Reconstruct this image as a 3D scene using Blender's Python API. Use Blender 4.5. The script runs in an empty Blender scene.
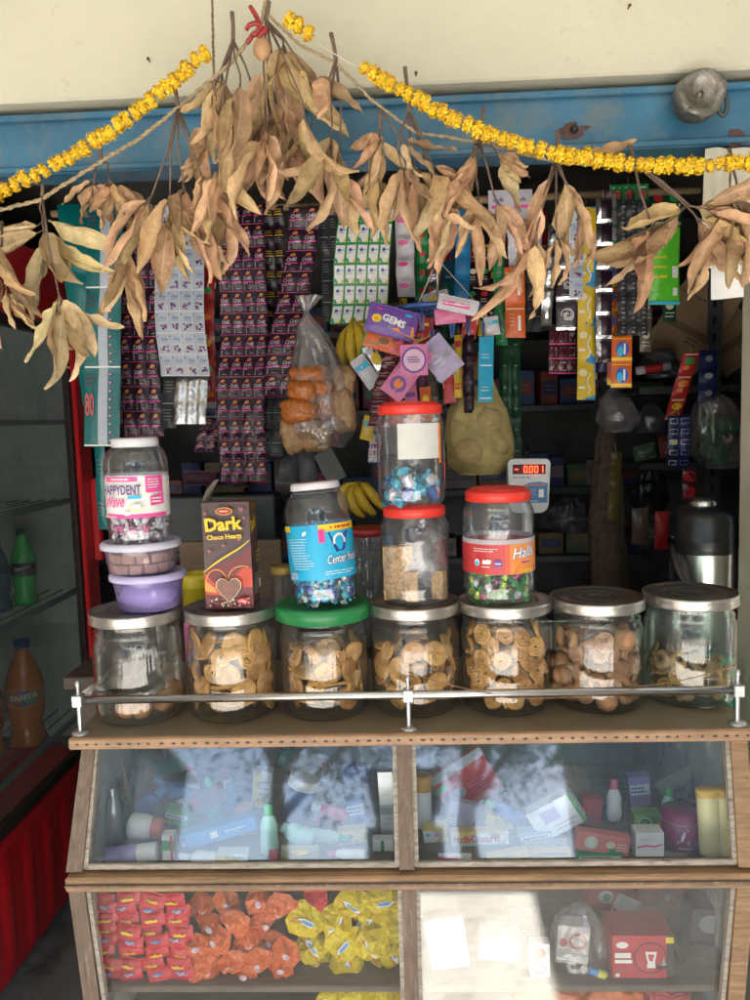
import bpy, math, random
from mathutils import Vector, Matrix, noise
R = math.radians
SC = bpy.context.scene
COL = SC.collection
random.seed(11)

# ------------------------------------------------------------------ camera
CAMH = 1.5
FPX = 800.0
cam_d = bpy.data.cameras.new('camera')
cam = bpy.data.objects.new('camera', cam_d); COL.objects.link(cam)
cam_d.sensor_fit = 'VERTICAL'; cam_d.sensor_height = 36.0; cam_d.lens = 36.0 * FPX / 1000.0
cam_d.clip_start = 0.02; cam_d.clip_end = 600.0
CR = (Matrix.Rotation(R(2.3), 4, 'Z') @ Matrix.Rotation(R(90 - 5.7), 4, 'X') @ Matrix.Rotation(R(-1.7), 4, 'Z'))
cam.matrix_world = Matrix.Translation((0, 0, CAMH)) @ CR
SC.camera = cam
CR3 = CR.to_3x3()

def ray(px, py):
    return CR3 @ Vector(((px - 375.0) / FPX, (500.0 - py) / FPX, -1.0))
def P(px, py, Y):
    """the point of the photograph's pixel (px, py) that stands Y metres in front of the camera"""
    d = ray(px, py)
    return Vector((0, 0, CAMH)) + d * (Y / d.y)
def PZ(px, py, z):
    d = ray(px, py)
    return Vector((0, 0, CAMH)) + d * ((z - CAMH) / d.z)
def PPX(Y):
    """metres per photograph pixel at depth Y"""
    return Y / FPX

# ------------------------------------------------------------------ light
SUNV = Vector((0.40, -0.47, 0.80)).normalized()
w = bpy.data.worlds.new('World'); SC.world = w; w.use_nodes = True
wn = w.node_tree.nodes; wl = w.node_tree.links
sky = wn.new('ShaderNodeTexSky'); sky.sky_type = 'NISHITA'; sky.sun_disc = False
sky.sun_elevation = math.asin(SUNV.z); sky.sun_rotation = math.atan2(SUNV.x, SUNV.y)
sky.air_density = 1.0; sky.dust_density = 2.0; sky.ozone_density = 1.0
bg = wn['Background']; wl.new(sky.outputs[0], bg.inputs[0]); bg.inputs[1].default_value = 0.15
sun_d = bpy.data.lights.new('sun', 'SUN'); sun_d.energy = 5.0; sun_d.angle = R(0.5); sun_d.color = (1.0, 0.95, 0.86)
sun = bpy.data.objects.new('sun', sun_d); COL.objects.link(sun)
sun.rotation_euler = (-SUNV).to_track_quat('-Z', 'Y').to_euler()
sun.location = SUNV * 20
SC.view_settings.view_transform = 'Standard'; SC.view_settings.look = 'None'
SC.view_settings.gamma = 1.0; SC.view_settings.use_curve_mapping = False
SC.view_settings.exposure = 2.46
SC.render.engine = 'CYCLES'
cy = SC.cycles
cy.max_bounces = 10; cy.diffuse_bounces = 4; cy.glossy_bounces = 4; cy.transmission_bounces = 6
cy.transparent_max_bounces = 40; cy.sample_clamp_indirect = 8.0
cy.use_denoising = True
try: cy.denoiser = 'OPENIMAGEDENOISE'
except Exception: pass

# ------------------------------------------------------------------ materials
MATS = {}
def _mat(name):
    m = bpy.data.materials.new(name); m.use_nodes = True
    return m, m.node_tree.nodes, m.node_tree.links
def M(name, col=(.5, .5, .5), rough=.5, metal=0.0, var=.12, scale=18.0, bump=0.0, bscale=60.0, coat=0.0, emis=0.0, spec=.5, trans=0.0, dirt=None, stretch=None, island=0.0):
    """procedural surface: base colour broken up by noise, optional bump, dirt colour and grain"""
    if name in MATS: return MATS[name]
    m, n, l = _mat(name); b = n['Principled BSDF']
    tc = n.new('ShaderNodeTexCoord'); mp = n.new('ShaderNodeMapping'); l.new(tc.outputs['Object'], mp.inputs[0])
    if stretch: mp.inputs['Scale'].default_value = stretch
    nz = n.new('ShaderNodeTexNoise'); nz.inputs['Scale'].default_value = scale; nz.inputs['Detail'].default_value = 6; nz.inputs['Roughness'].default_value = .6
    l.new(mp.outputs[0], nz.inputs['Vector'])
    rp = n.new('ShaderNodeValToRGB'); rp.color_ramp.elements[0].position = .3; rp.color_ramp.elements[1].position = .7
    lo = tuple(max(0, c * (1 - var)) for c in col); hi = tuple(min(1, c * (1 + var)) for c in col)
    rp.color_ramp.elements[0].color = lo + (1,); rp.color_ramp.elements[1].color = hi + (1,)
    l.new(nz.outputs[0], rp.inputs[0]); out = rp.outputs[0]
    if dirt:
        dc, amt, dsc = dirt
        n2 = n.new('ShaderNodeTexNoise'); n2.inputs['Scale'].default_value = dsc; n2.inputs['Detail'].default_value = 8; n2.inputs['Roughness'].default_value = .7
        l.new(mp.outputs[0], n2.inputs['Vector'])
        r2 = n.new('ShaderNodeValToRGB'); r2.color_ramp.elements[0].position = .62 - amt * .3; r2.color_ramp.elements[1].position = .78 - amt * .25
        l.new(n2.outputs[0], r2.inputs[0])
        mx = n.new('ShaderNodeMix'); mx.data_type = 'RGBA'; l.new(r2.outputs[0], mx.inputs[0]); l.new(out, mx.inputs[6]); mx.inputs[7].default_value = tuple(dc) + (1,)
        out = mx.outputs[2]
    if island:
        ge = n.new('ShaderNodeNewGeometry'); hs = n.new('ShaderNodeHueSaturation')
        mr = n.new('ShaderNodeMapRange'); mr.inputs[3].default_value = 1 - island; mr.inputs[4].default_value = 1 + island
        l.new(ge.outputs['Random Per Island'], mr.inputs[0]); l.new(mr.outputs[0], hs.inputs['Value'])
        m2 = n.new('ShaderNodeMapRange'); m2.inputs[3].default_value = .5 - island * .06; m2.inputs[4].default_value = .5 + island * .06
        ml = n.new('ShaderNodeMath'); ml.operation = 'FRACT'; mm = n.new('ShaderNodeMath'); mm.operation = 'MULTIPLY'; mm.inputs[1].default_value = 7.31
        l.new(ge.outputs['Random Per Island'], mm.inputs[0]); l.new(mm.outputs[0], ml.inputs[0]); l.new(ml.outputs[0], m2.inputs[0]); l.new(m2.outputs[0], hs.inputs['Hue'])
        l.new(out, hs.inputs['Color']); out = hs.outputs[0]
    l.new(out, b.inputs['Base Color'])
    b.inputs['Roughness'].default_value = rough; b.inputs['Metallic'].default_value = metal
    b.inputs['Specular IOR Level'].default_value = spec
    if coat: b.inputs['Coat Weight'].default_value = coat; b.inputs['Coat Roughness'].default_value = .12
    if trans:
        b.inputs['Subsurface Weight'].default_value = trans; b.inputs['Subsurface Radius'].default_value = (.01, .008, .005)
    if emis:
        b.inputs['Emission Color'].default_value = tuple(col) + (1,); b.inputs['Emission Strength'].default_value = emis
    if bump:
        n3 = n.new('ShaderNodeTexNoise'); n3.inputs['Scale'].default_value = bscale; n3.inputs['Detail'].default_value = 5
        l.new(mp.outputs[0], n3.inputs['Vector'])
        bp = n.new('ShaderNodeBump'); bp.inputs['Strength'].default_value = min(1, bump); bp.inputs['Distance'].default_value = .004
        l.new(n3.outputs[0], bp.inputs['Height']); l.new(bp.outputs[0], b.inputs['Normal'])
    MATS[name] = m
    return m

def glassmat(name, tint=(.95, .97, .96), base=.05, gloss_rough=.02, dust=.0, dustcol=(.75, .8, .85), edge=(.45, .5, .48), bump=0.0, bscale=30, dscale=14.0, gcol=(1, 1, 1), bst=None):
    """thin clear sheet: Schlick reflection over transparency, darker at grazing angles, optional dust film"""
    if name in MATS: return MATS[name]
    m, n, l = _mat(name); n.remove(n['Principled BSDF']); o = n['Material Output']
    lw = n.new('ShaderNodeLayerWeight'); lw.inputs['Blend'].default_value = .5
    pw = n.new('ShaderNodeMath'); pw.operation = 'POWER'; pw.inputs[1].default_value = 3.0; l.new(lw.outputs['Facing'], pw.inputs[0])
    fr = n.new('ShaderNodeMapRange'); fr.inputs[3].default_value = base; fr.inputs[4].default_value = .85; l.new(pw.outputs[0], fr.inputs[0])
    tr = n.new('ShaderNodeBsdfTransparent'); gl = n.new('ShaderNodeBsdfGlossy'); gl.inputs['Roughness'].default_value = gloss_rough
    gl.inputs['Color'].default_value = tuple(gcol) + (1,)
    mx = n.new('ShaderNodeMix'); mx.data_type = 'RGBA'; mx.inputs[6].default_value = tuple(tint) + (1,); mx.inputs[7].default_value = tuple(edge) + (1,)
    p2 = n.new('ShaderNodeMath'); p2.operation = 'POWER'; p2.inputs[1].default_value = 4.0; l.new(lw.outputs['Facing'], p2.inputs[0])
    l.new(p2.outputs[0], mx.inputs[0]); l.new(mx.outputs[2], tr.inputs[0])
    ms = n.new('ShaderNodeMixShader'); l.new(fr.outputs[0], ms.inputs[0]); l.new(tr.outputs[0], ms.inputs[1]); l.new(gl.outputs[0], ms.inputs[2])
    last = ms
    tc = n.new('ShaderNodeTexCoord')
    if dust:
        df = n.new('ShaderNodeBsdfDiffuse'); df.inputs[0].default_value = tuple(dustcol) + (1,)
        nz = n.new('ShaderNodeTexNoise'); nz.inputs['Scale'].default_value = dscale; nz.inputs['Detail'].default_value = 8; nz.inputs['Roughness'].default_value = .72
        l.new(tc.outputs['Object'], nz.inputs['Vector'])
        mr = n.new('ShaderNodeMapRange'); mr.inputs[1].default_value = .3; mr.inputs[2].default_value = .75; mr.inputs[3].default_value = dust * .4; mr.inputs[4].default_value = dust * 1.6
        l.new(nz.outputs[0], mr.inputs[0])
        m3 = n.new('ShaderNodeMixShader'); l.new(mr.outputs[0], m3.inputs[0]); l.new(ms.outputs[0], m3.inputs[1]); l.new(df.outputs[0], m3.inputs[2]); last = m3
    if bump:
        n3 = n.new('ShaderNodeTexNoise'); n3.inputs['Scale'].default_value = bscale; n3.inputs['Detail'].default_value = 3
        mp = n.new('ShaderNodeMapping'); mp.inputs['Scale'].default_value = bst or (1, 1, 1); l.new(tc.outputs['Object'], mp.inputs[0]); l.new(mp.outputs[0], n3.inputs['Vector'])
        bp = n.new('ShaderNodeBump'); bp.inputs['Strength'].default_value = bump; bp.inputs['Distance'].default_value = .004
        l.new(n3.outputs[0], bp.inputs['Height']); l.new(bp.outputs[0], gl.inputs['Normal'])
    l.new(last.outputs[0], o.inputs[0])
    MATS[name] = m
    return m

# ------------------------------------------------------------------ mesh builder
def fr(o, x, y=None, z=None):
    """frame matrix from origin and axes"""
    x = Vector(x).normalized()
    z = Vector(z) if z is not None else None
    if y is None: y = z.cross(x)
    y = Vector(y); y = (y - x * y.dot(x)).normalized(); z = x.cross(y)
    m = Matrix.Identity(4)
    for i in range(3): m[i][0] = x[i]; m[i][1] = y[i]; m[i][2] = z[i]; m[i][3] = o[i]
    return m
def TR(loc, rz=0, rx=0, ry=0):
    return Matrix.Translation(loc) @ Matrix.Rotation(rz, 4, 'Z') @ Matrix.Rotation(ry, 4, 'Y') @ Matrix.Rotation(rx, 4, 'X')

class MB:
    def __init__(s, T=None): s.v = []; s.f = []; s.m = []; s.s = []; s.T = T
    def add(s, vs, fs, mat, smooth=False, T=None):
        b = len(s.v); A = s.T
        if T is not None: A = (A @ T) if A is not None else T
        if A is not None: vs = [A @ Vector(v) for v in vs]
        s.v += [tuple(v) for v in vs]
        for f in fs: s.f.append(tuple(i + b for i in f)); s.m.append(mat); s.s.append(smooth)
        return s
    def box(s, c, d, mat, T=None, ch=0.0):
        x, y, z = (a / 2 for a in d)
        if ch <= 0:
            vs = [(c[0] + i * x, c[1] + j * y, c[2] + k * z) for i in (-1, 1) for j in (-1, 1) for k in (-1, 1)]
            fs = [(0, 1, 3, 2), (4, 6, 7, 5), (0, 4, 5, 1), (2, 3, 7, 6), (0, 2, 6, 4), (1, 5, 7, 3)]
            return s.add(vs, fs, mat, False, T)
        ch = min(ch, x * .45, y * .45, z * .45)
        vs = []; idx = {}
        for i in (-1, 1):
            for j in (-1, 1):
                for k in (-1, 1):
                    for a in range(3):
                        p = [i * (x - ch), j * (y - ch), k * (z - ch)]; p[a] += (i, j, k)[a] * ch
                        idx[(i, j, k, a)] = len(vs); vs.append((c[0] + p[0], c[1] + p[1], c[2] + p[2]))
        fs = []
        for a in range(3):
            b, e = (a + 1) % 3, (a + 2) % 3
            for sg in (-1, 1):
                q = []
                for (u, v_) in ((-1, -1), (1, -1), (1, 1), (-1, 1)):
                    t = [0, 0, 0]; t[a] = sg; t[b] = u; t[e] = v_; q.append(idx[(t[0], t[1], t[2], a)])
                if sg < 0: q.reverse()
                fs.append(tuple(q))
            for su in (-1, 1):
                for sv in (-1, 1):
                    t1 = [0, 0, 0]; t1[a] = -1; t1[b] = su; t1[e] = sv
                    t2 = list(t1); t2[a] = 1
                    q = [idx[tuple(t1) + (b,)], idx[tuple(t2) + (b,)], idx[tuple(t2) + (e,)], idx[tuple(t1) + (e,)]]
                    if su * sv < 0: q.reverse()
                    fs.append(tuple(q))
        for i in (-1, 1):
            for j in (-1, 1):
                for k in (-1, 1):
                    q = [idx[(i, j, k, a)] for a in range(3)]
                    if i * j * k < 0: q.reverse()
                    fs.append(tuple(q))
        return s.add(vs, fs, mat, False, T)
    def lathe(s, prof, mat, n=32, T=None, caps=False, smooth=True, fn=None, arc=None):
        """prof [(r, z)], optional fn(angle, r, z) -> (r, z)"""
        vs = []; a0, a1 = arc or (0, 2 * math.pi); full = arc is None; k = n if full else n + 1
        for (r, z) in prof:
            for i in range(k):
                a = a0 + (a1 - a0) * i / n; rr, zz = (r, z) if fn is None else fn(a, r, z)
                vs.append((rr * math.cos(a), rr * math.sin(a), zz))
        fs = []
        for j in range(len(prof) - 1):
            for i in range(n):
                i2 = (i + 1) % k if full else i + 1
                fs.append((j * k + i, j * k + i2, (j + 1) * k + i2, (j + 1) * k + i))
        s.add(vs, fs, mat, smooth, T)
        if caps:
            s.add([vs[i] for i in range(k)], [tuple(reversed(range(k)))], mat, False, T)
            o = (len(prof) - 1) * k; s.add([vs[o + i] for i in range(k)], [tuple(range(k))], mat, False, T)
        return s
    def tube(s, pts, r, mat, n=8, T=None, caps=True, tw=0.0):
        pts = [Vector(p) for p in pts]; N = len(pts)
        rs = r if isinstance(r, (list, tuple)) else [r] * N
        vs = []; up = None
        for i, p in enumerate(pts):
            t = (pts[min(i + 1, N - 1)] - pts[max(i - 1, 0)])
            if t.length < 1e-9: t = Vector((0, 0, 1))
            t.normalize()
            if up is None: up = t.orthogonal().normalized()
            up = (up - t * up.dot(t));
            if up.length < 1e-6: up = t.orthogonal()
            up.normalize(); b = t.cross(up)
            for k in range(n):
                a = 2 * math.pi * k / n + tw * i
                vs.append(p + (up * math.cos(a) + b * math.sin(a)) * rs[i])
        fs = []
        for i in range(N - 1):
            for k in range(n): fs.append((i * n + k, i * n + (k + 1) % n, (i + 1) * n + (k + 1) % n, (i + 1) * n + k))
        if caps: fs.append(tuple(reversed(range(n)))); fs.append(tuple((N - 1) * n + k for k in range(n)))
        return s.add(vs, fs, mat, True, T)
    def grid(s, fn, nx, ny, mat, T=None, smooth=True, flip=False):
        vs = [fn(i / nx, j / ny) for j in range(ny + 1) for i in range(nx + 1)]
        fs = []
        for j in range(ny):
            for i in range(nx):
                q = (j * (nx + 1) + i, j * (nx + 1) + i + 1, (j + 1) * (nx + 1) + i + 1, (j + 1) * (nx + 1) + i)
                fs.append(q[::-1] if flip else q)
        return s.add(vs, fs, mat, smooth, T)
    def ball(s, c, r, mat, n=12, T=None, fn=None):
        rx, ry, rz = r if isinstance(r, (tuple, list)) else (r, r, r)
        vs = []; m = max(4, n // 2 + 1)
        for j in range(m + 1):
            th = math.pi * j / m
            for i in range(n):
                a = 2 * math.pi * i / n; d = Vector((math.sin(th) * math.cos(a), math.sin(th) * math.sin(a), math.cos(th)))
                k = fn(d) if fn else 1.0
                vs.append((c[0] + d.x * rx * k, c[1] + d.y * ry * k, c[2] + d.z * rz * k))
        fs = []
        for j in range(m):
            for i in range(n): fs.append((j * n + i, (j + 1) * n + i, (j + 1) * n + (i + 1) % n, j * n + (i + 1) % n))
        return s.add(vs, fs, mat, True, T)
    def prism(s, pts, d, mat, T=None, bev=0):
        """2D outline in XY (ccw) extruded d along +Z"""
        k = len(pts)
        vs = [(p[0], p[1], 0) for p in pts] + [(p[0], p[1], d) for p in pts]
        fs = [tuple(reversed(range(k))), tuple(range(k, 2 * k))] + [(i, (i + 1) % k, (i + 1) % k + k, i + k) for i in range(k)]
        return s.add(vs, fs, mat, False, T)
    def mesh(s, name, org=(0, 0, 0)):
        me = bpy.data.meshes.new(name)
        o = Vector(org)
        me.from_pydata([(v[0] - o.x, v[1] - o.y, v[2] - o.z) for v in s.v], [], s.f)
        slots = {}
        for m in s.m:
            if m.name not in slots: slots[m.name] = len(slots); me.materials.append(m)
        me.polygons.foreach_set('material_index', [slots[m.name] for m in s.m])
        me.polygons.foreach_set('use_smooth', s.s)
        me.update(); return me
    def low(s):
        xs = [v[0] for v in s.v]; ys = [v[1] for v in s.v]; zs = [v[2] for v in s.v]
        return Vector(((min(xs) + max(xs)) / 2, (min(ys) + max(ys)) / 2, min(zs)))

ORG = {}
def setp(o, label=None, cat=None, group=None, kind=None):
    if label: o['label'] = label
    if cat: o['category'] = cat
    if group: o['group'] = group
    if kind: o['kind'] = kind
def thing(name, label, cat, loc, group=None):
    o = bpy.data.objects.new(name, None); COL.objects.link(o); o.location = loc; o.empty_display_size = .05
    ORG[o.name] = Vector(loc); setp(o, label, cat, group); return o
def part(mb, name, parent, label=None, kind=None):
    og = ORG[parent.name]
    o = bpy.data.objects.new(name, mb.mesh(name, og)); COL.objects.link(o); o.parent = parent
    ORG[o.name] = og; setp(o, label, kind=kind); return o
def solo(mb, name, label, cat, group=None, loc=None):
    loc = Vector(loc) if loc is not None else mb.low()
    o = bpy.data.objects.new(name, mb.mesh(name, loc)); COL.objects.link(o); o.location = loc
    ORG[o.name] = loc; setp(o, label, cat, group); return o
def struct(mb, name, kind='structure'):
    o = bpy.data.objects.new(name, mb.mesh(name)); COL.objects.link(o); setp(o, kind=kind); ORG[o.name] = Vector((0, 0, 0)); return o
def copy_tree(o, parent=None):
    c = o.copy(); COL.objects.link(c); c.parent = parent
    for ch in o.children: copy_tree(ch, c)
    return c

# ------------------------------------------------------------------ flat designs (print, lettering) laid on a surface
_TX = {}
def textmesh(s, bold=0.0):
    k = (s, bold)
    if k in _TX: return _TX[k]
    cu = bpy.data.curves.new('lettering', 'FONT'); cu.body = s; cu.resolution_u = 2; cu.offset = bold
    cu.align_x = 'LEFT'
    ob = bpy.data.objects.new('lettering', cu); COL.objects.link(ob)
    dg = bpy.context.evaluated_depsgraph_get(); me = ob.evaluated_get(dg).to_mesh()
    vs = [(v.co.x, v.co.y) for v in me.vertices]; fs = [tuple(p.vertices) for p in me.polygons]
    ob.evaluated_get(dg).to_mesh_clear(); bpy.data.objects.remove(ob); bpy.data.curves.remove(cu)
    x0 = min(v[0] for v in vs); x1 = max(v[0] for v in vs); y0 = min(v[1] for v in vs); y1 = max(v[1] for v in vs)
    vs = [((x - x0) / (x1 - x0), (y - y0) / (y1 - y0)) for x, y in vs]
    _TX[k] = (vs, fs); return _TX[k]

class Des:
    """2D artwork in metres: items (verts, faces, material), later ones lie on top"""
    def __init__(s): s.it = []
    def rect(s, x0, y0, x1, y1, m, nx=1, ny=1):
        vs = [(x0 + (x1 - x0) * i / nx, y0 + (y1 - y0) * j / ny) for j in range(ny + 1) for i in range(nx + 1)]
        fs = [(j * (nx + 1) + i, j * (nx + 1) + i + 1, (j + 1) * (nx + 1) + i + 1, (j + 1) * (nx + 1) + i) for j in range(ny) for i in range(nx)]
        s.it.append((vs, fs, m)); return s
    def ell(s, cx, cy_, rx, ry, m, n=14, rot=0):
        c, q = math.cos(rot), math.sin(rot)
        vs = [(cx, cy_)] + [(cx + rx * math.cos(2 * math.pi * i / n) * c - ry * math.sin(2 * math.pi * i / n) * q, cy_ + rx * math.cos(2 * math.pi * i / n) * q + ry * math.sin(2 * math.pi * i / n) * c) for i in range(n)]
        s.it.append((vs, [(0, 1 + i, 1 + (i + 1) % n) for i in range(n)], m)); return s
    def ring(s, cx, cy_, r0, r1, m, n=18, a0=0, a1=2 * math.pi, sy=1.0):
        vs = []
        for i in range(n + 1):
            a = a0 + (a1 - a0) * i / n
            vs += [(cx + r0 * math.cos(a), cy_ + r0 * math.sin(a) * sy), (cx + r1 * math.cos(a), cy_ + r1 * math.sin(a) * sy)]
        s.it.append((vs, [(2 * i, 2 * i + 1, 2 * i + 3, 2 * i + 2) for i in range(n)], m)); return s
    def poly(s, pts, m):
        s.it.append((list(pts), [tuple(range(len(pts)))], m)); return s
    def band(s, pts, wd, m):
        """ribbon along points"""
        vs = []; N = len(pts)
        for i, p in enumerate(pts):
            a = pts[max(i - 1, 0)]; b = pts[min(i + 1, N - 1)]; dx, dy = b[0] - a[0], b[1] - a[1]; L = math.hypot(dx, dy) or 1
            ww = wd[i] if isinstance(wd, (list, tuple)) else wd
            vs += [(p[0] - dy / L * ww / 2, p[1] + dx / L * ww / 2), (p[0] + dy / L * ww / 2, p[1] - dx / L * ww / 2)]
        s.it.append((vs, [(2 * i, 2 * i + 1, 2 * i + 3, 2 * i + 2) for i in range(N - 1)], m)); return s
    def txt(s, t, x, y, wd, h, m, bold=0.0, rot=0, shear=0):
        vs, fs = textmesh(t, bold); c, q = math.cos(rot), math.sin(rot); o = []
        for u, v in vs:
            a, b = u * wd + v * h * shear, v * h
            o.append((x + a * c - b * q, y + a * q + b * c))
        s.it.append((o, fs, m)); return s
    def lines(s, x0, y0, x1, y1, n, m, fill=.45):
        """small print too fine to read: broken strokes"""
        rnd = random.Random(int((x0 + y0) * 1e5) + n); hh = (y1 - y0) / n
        for k in range(n):
            x = x0
            yb = y0 + hh * k + hh * (1 - fill) / 2
            end = x1 - (x1 - x0) * rnd.random() * .3
            while x < end:
                L = (x1 - x0) * (.06 + rnd.random() * .16); s.rect(x, yb, min(x + L, end), yb + hh * fill, m); x += L + (x1 - x0) * .03
        return s
    def put(s, mb, fn, h0=.0003, dh=.00012):
        for k, (vs, fs, m) in enumerate(s.it): mb.add([fn(u, v, h0 + dh * k) for u, v in vs], fs, m, True)
def plane_fn(T): return lambda u, v, h: T @ Vector((u, v, h))
def cyl_fn(c, r, a0=-math.pi / 2, T=None):
    def f(u, v, h):
        a = a0 + u / r; p = Vector((c[0] + (r + h) * math.cos(a), c[1] + (r + h) * math.sin(a), c[2] + v))
        return T @ p if T is not None else p
    return f

def col(name, c, rough=.45, **k): return M(name, c, rough, **dict(dict(var=.06, scale=60), **k))
WHITE = col('white print', (.75, .75, .74)); BLACK = col('black print', (.012, .012, .014)); RED = col('red print', (.55, .02, .025))
YEL = col('yellow print', (.75, .52, .02)); PINK = col('pink print', (.75, .08, .32)); BLUE = col('blue print', (.02, .09, .42)); GREEN = col('green print', (.03, .3, .08))
ORANGE = col('orange print', (.75, .2, .02)); GREY = col('grey print', (.3, .31, .33)); CYAN = col('cyan print', (.02, .42, .66)); PURP = col('purple print', (.16, .05, .3))
BROWN = col('brown print', (.16, .08, .04)); CREAM = col('cream print', (.7, .62, .42)); LILAC = col('lilac print', (.45, .36, .62))
# ================================================================== setting
wallpaint = M('cream wall paint', (.57, .545, .43), .75, var=.05, scale=3, bump=.8, bscale=38, dirt=((.47, .44, .34), .03, 24))
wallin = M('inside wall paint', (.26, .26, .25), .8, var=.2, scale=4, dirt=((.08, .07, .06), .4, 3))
bluep = M('blue enamel paint', (.038, .15, .26), .42, var=.30, scale=7, bump=.4, bscale=30, dirt=((.13, .18, .20), .45, 9))
rust = M('rusty patch', (.11, .06, .05), .8, var=.4, scale=60, bump=.5)
cement = M('pale cement floor', (.72, .70, .65), .8, var=.14, scale=6, bump=.4, dirt=((.40, .37, .33), .35, 9))  # dirt blotches strengthened to paint leafy dappled shade into the floor
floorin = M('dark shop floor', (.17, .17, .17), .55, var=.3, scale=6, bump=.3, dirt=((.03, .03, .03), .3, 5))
asph = M('asphalt', (.06, .06, .06), .85, var=.25, scale=3, bump=.5, bscale=80)
soil = M('dry soil', (.40, .35, .28), .9, var=.25, scale=1.2, bump=.5)
roofm = M('verandah ceiling paint', (.55, .53, .45), .8, var=.08, scale=3)

g = MB(); g.grid(lambda u, v: (-150 + 300 * u, -150 + 300 * v, -.012), 4, 4, soil, smooth=False); struct(g, 'ground')
g = MB(); g.box((0, -11.0, -.004), (300, 6.0, .008), asph); struct(g, 'road')
g = MB(); g.box((0, -7.9, .04), (300, .15, .12), M('kerb concrete', (.4, .4, .38), .85, bump=.3)); struct(g, 'kerb')
g = MB(); g.box((-.3, -1.1, -.03), (5.2, 5.2, .06), cement); struct(g, 'floor_verandah')
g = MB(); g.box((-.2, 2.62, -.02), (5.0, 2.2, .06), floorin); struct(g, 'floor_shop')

# ---- front wall above the opening, its end pillars, the blue shutter box
def zat(px, py, Y): return P(px, py, Y).z
ZB0 = P(375, 160, 1.5).z; ZB1 = P(375, 86, 1.472).z
XR = P(742, 400, 1.66).x
g = MB(); g.box((-.4, 1.572, (ZB1 + 2.75) / 2), (5.2, .20, 2.75 - ZB1), wallpaint, ch=.004)
struct(g, 'wall_front')
g = MB(); g.box((XR + .6, 1.585, ZB0 / 2), (1.2, .17, ZB0), wallpaint, ch=.006); struct(g, 'wall_right_pier')
g = MB(); g.box((-1.85, 1.60, ZB0 / 2), (1.3, .20, ZB0), wallpaint, ch=.006); struct(g, 'wall_left_pier')
g = MB()
g.box((-.4, 1.535, (ZB0 + ZB1) / 2 - .004), (5.2, .07, ZB1 - ZB0 - .008), bluep, ch=.004)
g.box((-.4, 1.493, ZB1 - .020), (5.2, .010, .012), bluep, ch=.002)
g.box((-.4, 1.494, ZB0 + .006), (5.2, .008, .010), bluep, ch=.002)
SH = thing('shutter_box', 'faded blue painted steel shutter box over the shop opening', 'shutter box', (0, 1.5, ZB0))
part(g, 'housing', SH)
def blob(px, py, Y, r, mat, seed, sy=1.0):
    c = P(px, py, Y); pts = []
    for i in range(22):
        a = 2 * math.pi * i / 22; k = r * (.75 + .6 * noise.noise(Vector((math.cos(a) * 1.6, math.sin(a) * 1.6, seed))))
        pts.append((k * math.cos(a), k * math.sin(a) * sy))
    d = Des().poly(pts, mat); m = MB(); d.put(m, lambda u, v, h: Vector((c.x + u, c.y - h, c.z + v))); return m
part(blob(574, 130, 1.4985, .030, rust, 2.3, .55), 'rust_patch', SH); part(blob(737, 138, 1.4985, .024, rust, 5.3, .8), 'rust_patch', SH)
kh = MB(); c = P(574, 130, 1.497)
kh.lathe([(.0001, 0), (.007, .0), (.0075, .002)], BLACK, 16, T=fr(c, (1, 0, 0), z=(0, -1, 0))); part(kh, 'keyhole', SH)
# round rusty metal knob of the shutter
old = M('tarnished steel', (.25, .24, .215), .45, metal=.8, var=.5, scale=40, bump=.9, bscale=45, dirt=((.13, .10, .075), .5, 26))
c = P(697, 98, 1.452)
g = MB(); T = fr(c, (1, 0, 0), z=(0, -1, .05))
g.lathe([(.0, .014), (.010, .015), (.025, .019), (.034, .027), (.040, .023), (.042, .010), (.037, -.02)], old, 36, T=T, fn=lambda a, r, z: (r * (1 + .04 * math.sin(a * 2 + 1) + .02 * math.sin(a * 5)), z + r * .10 * math.sin(a * 2)))
g.lathe([(.0, .0185), (.005, .018), (.006, .014)], old, 12, T=T)
g.tube([c + Vector((-.030, -.012, -.022)), c + Vector((-.022, -.028, -.030)), c + Vector((-.006, -.030, -.036)), c + Vector((.004, -.012, -.040))], [.005, .007, .006, .004], old, 8)
solo(g, 'shutter_pulley', 'round dented tarnished metal cap fixed on the blue shutter box', 'metal cap', loc=c)
c = P(722, 106, 1.46)
g = MB(); g.tube([c + Vector((.007 * math.sin(a), -.004, .017 * math.cos(a))) for a in [i * math.pi / 7 for i in range(15)]], .0042, M('dark verdigris steel', (.07, .10, .09), .6, metal=.5, var=.4), 8)
solo(g, 'lock_ring', 'small dull steel ring beside the round metal cap', 'ring', loc=c)

# ---- room shell
ZC = 2.32
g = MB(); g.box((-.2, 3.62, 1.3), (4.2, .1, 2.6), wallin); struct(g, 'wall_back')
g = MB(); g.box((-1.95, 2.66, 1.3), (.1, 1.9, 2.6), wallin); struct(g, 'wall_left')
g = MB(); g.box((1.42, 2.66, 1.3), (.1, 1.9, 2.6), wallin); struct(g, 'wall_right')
g = MB(); g.box((-.2, 2.66, ZC + .05), (4.2, 1.95, .1), wallin); struct(g, 'ceiling_shop')

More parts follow.
